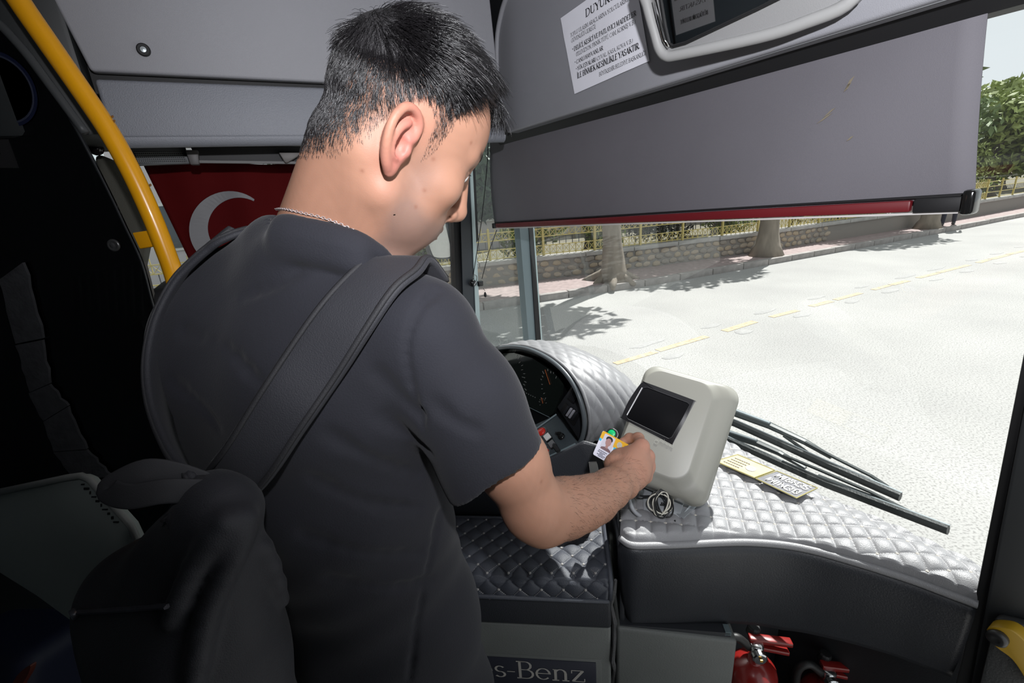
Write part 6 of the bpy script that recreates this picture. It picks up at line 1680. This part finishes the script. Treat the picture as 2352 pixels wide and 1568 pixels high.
# right sleeve
HEM = at(1136, 1066, .552); hdir = nrm(HEM - RS)
SL = Solid()
SL.cone(RS - T_R * .01, RS + (HEM - RS) * .5, .061, .066, .02); SL.cone(RS + (HEM - RS) * .5, HEM + hdir * .05, .066, .064, .02)
SL.plane(at(1140, 1076, .552), nrm(hdir + C_RIGHT * .14), .003)
SL.cone(RS + (HEM - RS) * .55, HEM + hdir * .1, .050, .0575, .008, 's')
def _sleeve(P):
    return SL.eval(P)
shirt._add(_sleeve, (RS + HEM) / 2, np.linalg.norm(HEM - RS) / 2 + .09, 'u', .018)
# left sleeve
shirt.cone(LS + T_R * .01, LS + (LE - LS) * .7, .064, .066, .03)
# folds: soft ridges and grooves across the cloth
def fold(px_pts, dep, r, op, k=.014, off=0.0):
    pts = [at(x, y, d) for (x, y), d in zip(px_pts, dep)]
    shirt.chain(catmull(pts, 3), [r] * (3 * (len(pts) - 1) + 1), k, op)
def sfold(px_pts, r, op, sink, k=.012):
    pts = []
    for x, y in px_pts:
        h_ = shirt.hit(x, y)
        if h_ is not None: pts.append(h_ - shirt.normal(h_) * sink)
    if len(pts) > 1: shirt.chain(catmull(pts, 3), [r] * (3 * (len(pts) - 1) + 1), k, op)
FOLDS = []
def wrinkle(P):
    q = (P - CH) @ RT
    a = np.sin(q[:, 2] * 38 + q[:, 0] * 17 + 1.3 * np.sin(q[:, 0] * 21)) * np.sin(q[:, 0] * 13 - q[:, 2] * 9)
    b = np.sin(q[:, 2] * 71 - q[:, 0] * 44 + 2 * np.sin(q[:, 2] * 18))
    lowr = np.clip((-q[:, 2] - .05) / .2, 0, 1)
    return (.0030 * a + .0009 * b) * (.4 + .8 * lowr)
shirt.warp(wrinkle, CH - UZ * .25, 9.0)
for pts, r, op, sk in [
    ([(1003, 668), (960, 715), (935, 790), (945, 880), (972, 985)], .0022, 's', .0),            # armhole seam
    ([(880, 960), (940, 1000), (985, 1040)], .008, 's', -.0062), ([(870, 860), (930, 920), (965, 955)], .008, 's', -.0065),
    ([(1000, 930), (1050, 970), (1100, 990)], .008, 's', -.0062), ([(760, 1000), (850, 1050), (960, 1090)], .008, 's', -.0055), ([(720, 1100), (830, 1150), (960, 1170)], .008, 's', -.006),
    ([(700, 1230), (840, 1270), (960, 1270)], .008, 's', -.0062), ([(760, 1330), (880, 1350), (990, 1330)], .008, 's', -.0065),
    ([(700, 600), (640, 650), (560, 680)], .008, 's', -.0062), ([(420, 760), (520, 800), (600, 880)], .008, 's', -.006), ([(400, 880), (460, 930), (500, 980)], .008, 's', -.0068),
    ([(1010, 1180), (985, 1300), (960, 1420), (940, 1560)], .003, 's', .0),                      # side seam
    ]:
    sfold(pts, r, op, sk)
# hem ring stitched on the sleeve
# neck opening: clear a ring round the neck
shirt.cone(NB_ + UZ * .02 - T_F * .0, H(0, -.03, -.06), .066, .062, .004, 's')
shirt.cone(NB_ + UZ * .045 + T_F * .06, H(0, .02, -.10), .055, .06, .02, 's')
shirt.plane(NB_ + UZ * .047, nrm(UZ + T_F * .15 - T_R * .05), .004)
# ribbed collar lying on the neck
cps = []
for x, y in [(548, 528), (578, 516), (612, 508), (660, 511), (705, 518), (760, 528), (805, 541), (838, 555)]:
    h_ = body.hit(x, y)
    if h_ is not None: cps.append(h_ + body.normal(h_) * .004)
cps.append(cps[-1] + (at(872, 578, .50) - at(838, 555, .50)) * 1.1 + C_FWD * .02); NCOL = len(cps)
if NCOL > 3:
    c2 = catmull(cps, 3); shirt.chain(c2, [.0085] * len(c2), .012)
    shirt.cone(cps[0] - UZ * .022 - T_R * .004, LS + T_R * .06 + UZ * .02, .014, .045, .02)
    shirt.cone(at(625, 566, .59), at(490, 650, .645), .026, .036, .04)
    c3 = c2[:-4]
    for dz in (.014, .028): shirt.chain([p - UZ * dz + body.normal(p) * .002 for p in c3], [.011] * len(c3), .02)
VS, QS = shirt.mesh(.0036)
VS = relax(VS, QS, 1, .4)
M_SHIRT = mat('black_cotton', (.0115, .012, .018), .88, sheen=.06, bump=(500, .3), vary=(14, .12))
so = fast_mesh('t_shirt', VS, QS, M_SHIRT, man)
so['label'] = 'plain black cotton T-shirt'
# collar rib and sleeve hem stitching
hits = [shirt.hit(x, y) for x, y in [(575, 524), (610, 512), (660, 516), (720, 524), (780, 537), (830, 553), (870, 574)]]
# ---------------------------------------------------------------- trousers and shoes (below the picture)
tr = Solid()
tr.ell(PEL - UZ * .06, (.17, .12, .12), RT, .04)
for sx in (-1, 1):
    hip = PEL + T_R * .085 * sx - UZ * .08; knee = np.array([hip[0], hip[1], .47]) + T_F * .04; ank = np.array([hip[0], hip[1], .09]) - T_F * .01
    tr.cone(hip, knee, .095, .07, .04); tr.cone(knee, ank, .07, .055, .03)
VT, QT = tr.mesh(.009); fast_mesh('trousers', VT, QT, mat('dark_denim', (.015, .017, .026), .9), man)
for sx in (-1, 1):
    ft = Solid(); hip = PEL + T_R * .09 * sx; a = np.array([hip[0], hip[1], .05])
    ft.cone(a - T_F * .04, a + T_F * .16 - UZ * .015, .045, .035, .03); ft.plane(a * [1, 1, 0] + UZ * .002, -UZ, .004)
    V_, Q_ = ft.mesh(.006); fast_mesh('shoe', V_, Q_, mat('shoe_dark', (.03, .03, .032), .6), man)
# ---------------------------------------------------------------- hair
HAIRM = mat('black_hair', (.010, .009, .010), .30, spec=.6)
cand = np.nonzero((hd_ > .06) & headm & (ear < .12))[0]
area_w = rng.random(len(cand))
loc_n = NBn @ HR
def strands(N):
    pick = rng.choice(cand, N, replace=True)
    P0 = VB[pick] + rng.normal(size=(N, 3)) * .0009; L0 = loc[pick]; n0 = loc_n[pick]; dn = hd_[pick]
    keep = rng.random(N) < dn ** .9
    P0, L0, n0, dn = P0[keep], L0[keep], n0[keep], dn[keep]; N = len(P0)
    x, y, z = L0.T
    topw = sm(.055, .092, z) * sm(-.12, -.03, y)           # long top
    front = sm(.045, .08, y) * sm(.06, .08, z)
    ln = .0075 + .010 * sm(0, .06, z - np.interp(y, [-.1, 0, .05], [-.05, .03, .05])) + topw * .030 + front * .008
    ln *= (.75 + .5 * rng.random(N)) * (.45 + .55 * dn)
    ln *= 1 - .55 * sm(.008, .035, y) * sm(.03, .05, np.abs(x))
    # flow: forward on top, downward and a little forward on the sides, down on the back
    tang = np.stack([np.sign(x) * .10 + rng.normal(size=N) * .10, .55 + .5 * topw - sm(-.03, -.09, y) * .75, -.95 * (1 - topw) - .1], 1)
    swirl = np.sin(x * 160 + y * 70)[:, None] * np.array([.25, .0, .1]); tang = tang + swirl * topw[:, None]
    tang += rng.normal(size=(N, 3)) * .10
    tang -= n0 * (tang * n0).sum(1)[:, None]; tang /= np.linalg.norm(tang, axis=1)[:, None] + 1e-9
    lift = .30 + .40 * topw + .25 * front
    K = 6
    front = sm(.02, .055, y) * sm(.07, .088, z)
    pts = [L0 - n0 * .001]; d = tang + n0 * lift[:, None]; d /= np.linalg.norm(d, axis=1)[:, None]
    fd = np.stack([x * 2 + rng.normal(size=N) * .12, np.ones(N), .32 + rng.normal(size=N) * .12], 1); fd /= np.linalg.norm(fd, axis=1)[:, None]
    d = d * (1 - front[:, None]) + fd * front[:, None]; d /= np.linalg.norm(d, axis=1)[:, None]
    p = L0.copy()
    for k in range(1, K):
        p = p + d * (ln / (K - 1))[:, None]
        # follow the head: bend back to the surface, the fringe curls down and under
        bend = -n0 * (.16 + .30 * lift)[:, None] * .55 * (1 - front[:, None])
        curl = front[:, None] * np.array([0, -.10, -.34]) * (k / K)
        d = d + bend + curl + rng.normal(size=(N, 3)) * .05; d /= np.linalg.norm(d, axis=1)[:, None]
        pts.append(p.copy())
    S = np.stack(pts, 1)                                   # N,K,3 in head space
    rad = np.linspace(1, .35, K)[None, :] * (.00024 + .00016 * topw)[:, None]
    return S, rad
def strand_mesh(S, rad):
    N, K, _ = S.shape
    t = np.gradient(S, axis=1); t /= np.linalg.norm(t, axis=2)[:, :, None] + 1e-9
    a = np.cross(t, np.array([.31, .5, .81])); a /= np.linalg.norm(a, axis=2)[:, :, None] + 1e-9; b = np.cross(t, a)
    ring = [S + (a * math.cos(q) + b * math.sin(q)) * rad[:, :, None] for q in (0, 2.094, 4.189)]
    V = np.stack(ring, 2).reshape(-1, 3)
    base = np.arange(N)[:, None, None] * K * 3 + np.arange(K - 1)[None, :, None] * 3 + np.arange(3)[None, None, :]
    nx = np.roll(np.arange(3), -1)
    base2 = np.arange(N)[:, None, None] * K * 3 + np.arange(K - 1)[None, :, None] * 3 + nx[None, None, :]
    Q = np.stack([base, base2, base2 + 3, base + 3], -1).reshape(-1, 4)
    return V, Q
S, rad = strands(40000)
# locks of the fringe
tuft = []
for k in range(1500):
    x0 = rng.uniform(-.05, .02); y0 = rng.uniform(.045, .076); z0 = .113 - (y0 - .045) * .6 - abs(x0) * .18
    L_ = rng.uniform(.034, .056); d = nrm([rng.normal() * .10 + .05, 1.0, .28 + rng.normal() * .12]); p = np.array([x0, y0, z0]); q = [p.copy()]
    c = rng.uniform(.22, .62)
    for j in range(1, 9):
        p = p + d * L_ / 8; d = nrm(d + np.array([rng.normal() * .04, -.04 * j * c, -c * (.07 + .095 * j)])); q.append(p.copy())
    tuft.append(q)
T_ = np.array(tuft)
V1, Q1 = strand_mesh(S, rad); V2, Q2 = strand_mesh(T_, np.linspace(1, .3, 9)[None, :] * np.full((len(T_), 1), .00042))
Vh = np.concatenate([V1, V2]) @ HR.T + HO; Qh = np.concatenate([Q1, Q2 + len(V1)])
ho = fast_mesh('hair', Vh, Qh, HAIRM, man); ho['kind'] = 'stuff'; ho['label'] = 'short black hair, combed forward on top'
# under-layer that keeps the top of the head dark
cap = Solid(); cap.ell(H(0, -.004, .055), (.0765, .086, .079), HR); cap.ell(H(0, .035, .076), (.058, .052, .040), HR, .02)
cap.plane(H(0, .05, .092), HR @ nrm([0, .30, -1.0]), .012)
Vc, Qc = cap.mesh(.0035); co_ = fast_mesh('hair_base', Vc, Qc, mat('black_hair_base', (.012, .011, .012), .6, bump=(700, .8)), man)
# eyebrow and lash hairs
bs_ = []
for sx in (1, -1):
    for k in range(170):
        u = rng.random(); bx = sx * (.012 + .036 * u); by = .101 - .55 * u * u * .045; bz = .036 + .005 * math.sin(u * 2.4) + rng.normal() * .0018
        p = np.array([bx, by, bz]); d = nrm([sx * .8, -.15 - u * .5, .35 - u * .5 + rng.normal() * .2]); bs_.append([p, p + d * .003, p + d * .006 + np.array([0, 0, -.0005])])
    for k in range(40):
        u = rng.random(); p = np.array([sx * (.022 + .020 * u), .0885 - .016 * u * u, .0148]); d = nrm([sx * .25 * u, 1, .1]); bs_.append([p, p + d * .004, p + d * .007 + np.array([0, 0, .001])])
bs_ = np.array(bs_); Vb, Qb = strand_mesh(bs_, np.linspace(1, .4, 3)[None, :] * np.full((len(bs_), 1), .00035))
o = fast_mesh('eyebrow_hair', Vb @ HR.T + HO, Qb, HAIRM, man); o['kind'] = 'stuff'
# fine hair on the forearm
fp = []
armv = np.nonzero(np.array([False] * len(VB)) | ((np.linalg.norm(VB - FA[3], axis=1) < .11) | (np.linalg.norm(VB - RW, axis=1) < .05)))[0]
for i in rng.choice(armv, 1700):
    n0 = NBn[i]; ax = nrm(RW - RE); d = ax * .8 - C_UP * .35 - C_RIGHT * .1 + rng.normal(size=3) * .25; d = nrm(d - n0 * (d @ n0) + n0 * .18); p = VB[i]
    L_ = rng.uniform(.004, .010); fp.append([p, p + d * L_ * .5 + n0 * .0003, p + d * L_])
fp = np.array(fp); Vb, Qb = strand_mesh(fp, np.linspace(1, .3, 3)[None, :] * np.full((len(fp), 1), .00011))
o = fast_mesh('arm_hair', Vb, Qb, mat('arm_hair', (.06, .035, .025), .5), man); o['kind'] = 'stuff'
# ================================================================ backpack, necklace
M_NYL = mat('dark_nylon', (.019, .0195, .025), .7, sheen=.05, bump=(700, .35), vary=(16, .1)); M_BIND = mat('strap_binding', (.02, .02, .023), .7, bump=(900, .4)); M_WEB = mat('webbing', (.032, .032, .036), .75, bump=(900, .12))
bag = thing('backpack', at(430, 1568, .5) - UZ * .2, 'dark grey fabric backpack hanging low on his back from two padded straps', 'backpack')
def ribbon(mb, cen, wid, thick, side, nrmv=None, nseg=5):
    """padded strap: centre line, half-width vectors, outward normals"""
    n = len(cen); rings = []
    for i in range(n):
        t = nrm(cen[min(i + 1, n - 1)] - cen[max(i - 1, 0)]); nv = nrm(nrmv[i] - t * (nrmv[i] @ t)); sv = np.cross(t, nv)
        w = wid[i] if hasattr(wid, '__len__') else wid
        prof = [(-1, 0), (-.94, .75), (-.8, 1), (-.4, 1.12), (0, 1.16), (.4, 1.12), (.8, 1), (.94, .75), (1, 0), (.9, -.6), (0, -.7), (-.9, -.6)]
        rings.append([cen[i] + sv * (a * w / 2) + nv * (b * thick / 2) for a, b in prof])
    k = 12; mb.add([p for r in rings for p in r], [(i * k + j, i * k + (j + 1) % k, (i + 1) * k + (j + 1) % k, (i + 1) * k + j) for i in range(n - 1) for j in range(k)] + [tuple(range(k))[::-1], tuple((n - 1) * k + j for j in range(k))])
    return rings
# right strap: lies on the shirt from the shoulder to the bag
rp = [(903, 632), (866, 662), (800, 735), (725, 840), (660, 940), (598, 1040), (540, 1125), (515, 1160)]
pts, nv = [], []
for i, (x, y) in enumerate(rp):
    h_ = shirt.hit(x, y)
    if h_ is None: h_ = at(x, y, .5)
    n_ = shirt.normal(h_); lift = [.010, .009, .007, .008, .012, .024, .04, .05][i]
    q = h_ + n_ * lift; pts.append(q); nv.append(n_)
# carry it over the shoulder to the chest
s0 = pts[0] + T_F * .028 + UZ * .002; s1 = s0 + T_F * .035 - UZ * .03
pts = [s1, s0] + pts; nv = [nrm(T_F + UZ * .4), nrm(UZ + T_F * .2)] + nv
cl = catmull(pts, 6); cn_ = [nrm(v) for v in catmull(nv, 6)]
wd = list(np.interp(np.linspace(0, 1, len(cl)), [0, .2, .5, .8, 1], [.07, .074, .070, .062, .046]))
m = MB(); rg = ribbon(m, cl, wd, .011, None, cn_); m.build('shoulder_strap', M_NYL, bag, smooth=True)
for a in (2, 6):
    m = MB(); m.tube([(r[a] * .86 + r[a - 1 if a == 2 else a + 1] * .14) for r in rg], .0042, 6, flat=.6); m.build('strap_binding', M_BIND, bag, smooth=True)
# left strap: round the far shoulder, seen almost edge on
lp = [(548, 538, .60), (492, 566, .598), (425, 634, .598), (380, 735, .588), (361, 850, .565), (374, 960, .535), (415, 1060, .50), (462, 1122, .475)]
pts = [at(*p) for p in lp]; nv = [nrm(-C_RIGHT * a + UZ * b - T_F * c) for a, b, c in [(.2, 1, .2), (.5, .8, .3), (.8, .5, .4), (1, .2, .45), (1, 0, .5), (1, -.1, .5), (.9, -.2, .6), (.7, -.2, .7)]]
pts = [pts[0] + T_F * .07 - UZ * .02] + pts; nv = [nrm(UZ + T_F * .5)] + nv
cl = catmull(pts, 6); cn_ = [nrm(v) for v in catmull(nv, 6)]
m = MB(); rg = ribbon(m, cl, list(np.interp(np.linspace(0, 1, len(cl)), [0, .6, 1], [.066, .062, .046])), .011, None, cn_); m.build('shoulder_strap', M_NYL, bag, smooth=True)
for a in (2, 6):
    m = MB(); m.tube([(r[a] * .86 + r[a - 1 if a == 2 else a + 1] * .14) for r in rg], .0042, 6, flat=.6); m.build('strap_binding', M_BIND, bag, smooth=True)
# the sack
OUT = nrm(-T_F - T_R * .25); SID = nrm(np.cross(UZ, OUT)); RB = np.stack([SID, OUT, UZ], 1)
if SID @ C_RIGHT < 0: SID = -SID; RB = np.stack([SID, OUT, UZ], 1)
TOPB = at(505, 1168, .475)
sk = Solid()
cb = at(450, 1520, .56)
sk.rbox(cb - UZ * .06, (.135, .07, .19), .055, RB, .03); sk.cone(TOPB, cb + UZ * .03, .028, .085, .06); sk.cone(TOPB - SID * .03, cb + UZ * .06 - SID * .07, .02, .06, .05); sk.cone(TOPB + SID * .02, cb + UZ * .05 + SID * .06, .02, .05, .05)
def skw(P):
    q = (P - cb) @ RB
    return .003 * np.sin(q[:, 0] * 40 + 5 * np.sin(q[:, 2] * 9)) * np.clip(.7 - np.abs(q[:, 2] - .05) * 3, 0, 1) + .0012 * np.sin(q[:, 2] * 60 + q[:, 0] * 30)
sk.warp(skw, cb, 9)
for p, r in [([(560, 1190), (530, 1280), (480, 1400), (445, 1560)], .009), ([(520, 1200), (450, 1300), (400, 1420)], .008), ([(600, 1260), (640, 1380), (690, 1540)], .008)]:
    q = [sk.hit(x, y) for x, y in p]; q = [a - sk.normal(a) * (-.004) for a in q if a is not None]
    if len(q) > 1: sk.chain(catmull(q, 3), [r] * (3 * (len(q) - 1) + 1), .02, 'u')
VK, QK = sk.mesh(.004); VK = relax(VK, QK, 1, .4); fast_mesh('sack', VK, QK, M_NYL, bag)
zp = [sk.hit(x, y) for x, y in [(180, 1404), (215, 1402), (260, 1399), (310, 1395), (350, 1392), (388, 1390)]]; zp = [p for p in zp if p is not None]
if len(zp) > 2:
    zc = catmull(zp, 4); m = MB(); m.tube([p + OUT * .0012 for p in zc], .0035, 6, flat=.6); m.build('zipper', mat('zip_metal', (.11, .11, .13), .35, metal=.6, bump=(1500, 1)), bag)
    m = MB(); m.box(zc[0] + OUT * .004, SID, OUT, UZ, .014, .006, .008); m.build('zip_pull', mat('zip_pull', (.3, .3, .33), .3, metal=.8), bag, bevel=.002)
# webbing carry loop standing up at the top
lp = [at(470, 1110, .47), at(400, 1088, .462), at(330, 1082, .455), at(262, 1112, .45), at(252, 1128, .447), at(300, 1140, .444), at(380, 1128, .448), at(478, 1128, .462)]
m = MB(); cl = catmull(lp, 6); ribbon(m, cl, .024, .003, None, [nrm(-C_FWD + C_UP * .25) for i in range(len(cl))]); m.build('carry_loop', M_WEB, bag, smooth=True)
m = MB(); q = [at(440, 1100, .468), at(480, 1108, .466), at(520, 1145, .468), at(566, 1192, .478)]; cl = catmull(q, 4); m.tube(cl, .008, 8, flat=.6); m.build('yoke_seam', M_BIND, bag, smooth=True)
# ---------------------------------------------------------------- necklace
nk = thing('necklace', NB_, 'thin silver chain necklace around the nape above the collar', 'necklace')
M_SIL = mat('silver', (.7, .62, .62), .2, metal=.6)
np_ = []
for x, y in [(634, 481), (645, 480), (665, 482), (700, 490), (740, 499), (775, 511), (805, 524), (830, 540), (850, 556)]:
    h_ = body.hit(x, y)
    if h_ is None:
        h_ = at(x, y, .55)
    np_.append(h_ + body.normal(h_) * .0006)
cl = catmull(np_, 10)
acc = [0]
for a, b in zip(cl, cl[1:]): acc.append(acc[-1] + np.linalg.norm(b - a))
nl = int(acc[-1] / .0034)
for i in range(nl):
    s_ = (i + .5) / nl * acc[-1]; c = np.array([np.interp(s_, acc, [p[q] for p in cl]) for q in range(3)])
    t = nrm(np.array([np.interp(min(acc[-1], s_ + .002), acc, [p[q] for p in cl]) for q in range(3)]) - np.array([np.interp(max(0, s_ - .002), acc, [p[q] for p in cl]) for q in range(3)]))
    n_ = body.normal(c); w = np.cross(t, n_) if i % 2 else n_
    m = MB(); m.tube([c + t * .0022 * math.cos(a) + w * .0014 * math.sin(a) for a in np.linspace(0, 2 * math.pi, 9)[:-1]], .0005, 4, closed=True); m.build('link', M_SIL, nk, smooth=True)
# ================================================================ people on the street
def pedestrian(q, z, head, shirt_c, trouser_c, label, step=.18, arm=.2, h=.016):
    base = W2(np.array(q), z); t = thing('person', base, label, 'person', 'pedestrians on the sidewalk')
    fw = nrm(BF * math.cos(head) + BL * math.sin(head)); rt = np.cross(fw, UZ)
    P = lambda x, y, zz: base + rt * x + fw * y + UZ * zz
    sk = Solid(); R = np.stack([rt, fw, UZ], 1)
    sk.ell(P(0, .01, 1.62), (.075, .095, .115), R); sk.ell(P(0, .1, 1.6), (.012, .02, .018), R, .02); sk.cone(P(0, 0, 1.52), P(0, -.01, 1.42), .052, .06, .03)
    for sx in (-1, 1):
        e_ = P(sx * .24, -.04 + sx * arm * .3, 1.12); w_ = P(sx * .22, .10 + sx * arm, .92)
        sk.cone(P(sx * .19, -.02, 1.38), e_, .045, .038, .03); sk.cone(e_, w_, .038, .026, .02); sk.cone(w_, w_ - UZ * .09 + fw * .03, .03, .022, .02)
        sk.ell(P(sx * .08, 0, 1.62), (.012, .02, .03), R, .01)
    sk.cone(P(-.19, -.02, 1.38), P(.19, -.02, 1.38), .05, .05, .03)
    V, Q = sk.mesh(h * .75); fast_mesh('body', V, Q, mat('pedestrian_skin', (.36, .2, .14), .6), t)
    sh_ = Solid(); sh_.ell(P(0, 0, 1.22), (.2, .125, .26), R); sh_.ell(P(0, 0, 1.0), (.175, .12, .14), R, .06); sh_.cone(P(-.17, -.02, 1.38), P(.17, -.02, 1.38), .07, .07, .05)
    for sx in (-1, 1): sh_.cone(P(sx * .19, -.02, 1.38), P(sx * .225, -.03 + sx * arm * .12, 1.2), .062, .06, .03)
    V, Q = sh_.mesh(h); fast_mesh('t_shirt', V, Q, mat('cloth_%d' % int(shirt_c[0] * 999), shirt_c, .85), t)
    tr_ = Solid(); tr_.ell(P(0, 0, .93), (.17, .12, .11), R)
    for sx in (-1, 1):
        k_ = P(sx * .1, sx * step * .5 + .04, .5); a_ = P(sx * .1, sx * step, .1); tr_.cone(P(sx * .09, 0, .88), k_, .09, .065, .04); tr_.cone(k_, a_, .065, .05, .03)
    V, Q = tr_.mesh(h); fast_mesh('trousers', V, Q, mat('trousers_%d' % int(trouser_c[2] * 999), trouser_c, .9), t)
    for sx in (-1, 1):
        f_ = Solid(); a = P(sx * .1, sx * step, .045); f_.cone(a - fw * .05, a + fw * .14, .045, .035, .03); V, Q = f_.mesh(h); fast_mesh('shoe', V, Q, mat('shoe_dark', (.03, .03, .032), .6), t)
    hr = Solid(); hr.ell(P(0, -.012, 1.655), (.08, .098, .095), R); hr.plane(P(0, .05, 1.64), nrm(fw * .55 - UZ), .02); V, Q = hr.mesh(h * .75); fast_mesh('hair', V, Q, mat('pedestrian_hair', (.015, .013, .012), .6), t)
    return t
# the man whose reflection floats in the corner of the windshield: he walks on the far sidewalk, further back
dwn = nrm(BF + UZ * .103)
p_ = wipe(1252, 600, 0); d_ = nrm(ray(1252, 600)); d_ = d_ - 2 * (d_ @ dwn) * dwn
tt = (8.6 - p_ @ BL) / (d_ @ BL); q_ = p_ + d_ * tt
pedestrian((float(q_ @ BF), 8.6), WALKZ, math.pi, (.2, .34, .35), (.03, .03, .035), 'man in a grey teal T-shirt walking back along the far sidewalk', .16)
q2_ = onz(2176, 517, WALKZ)
pedestrian((float(q2_ @ BF), float(q2_ @ BL)), WALKZ, .2, (.35, .03, .03), (.015, .016, .03), 'person in a red top far up the road by the third street tree', .2, .2, .022)
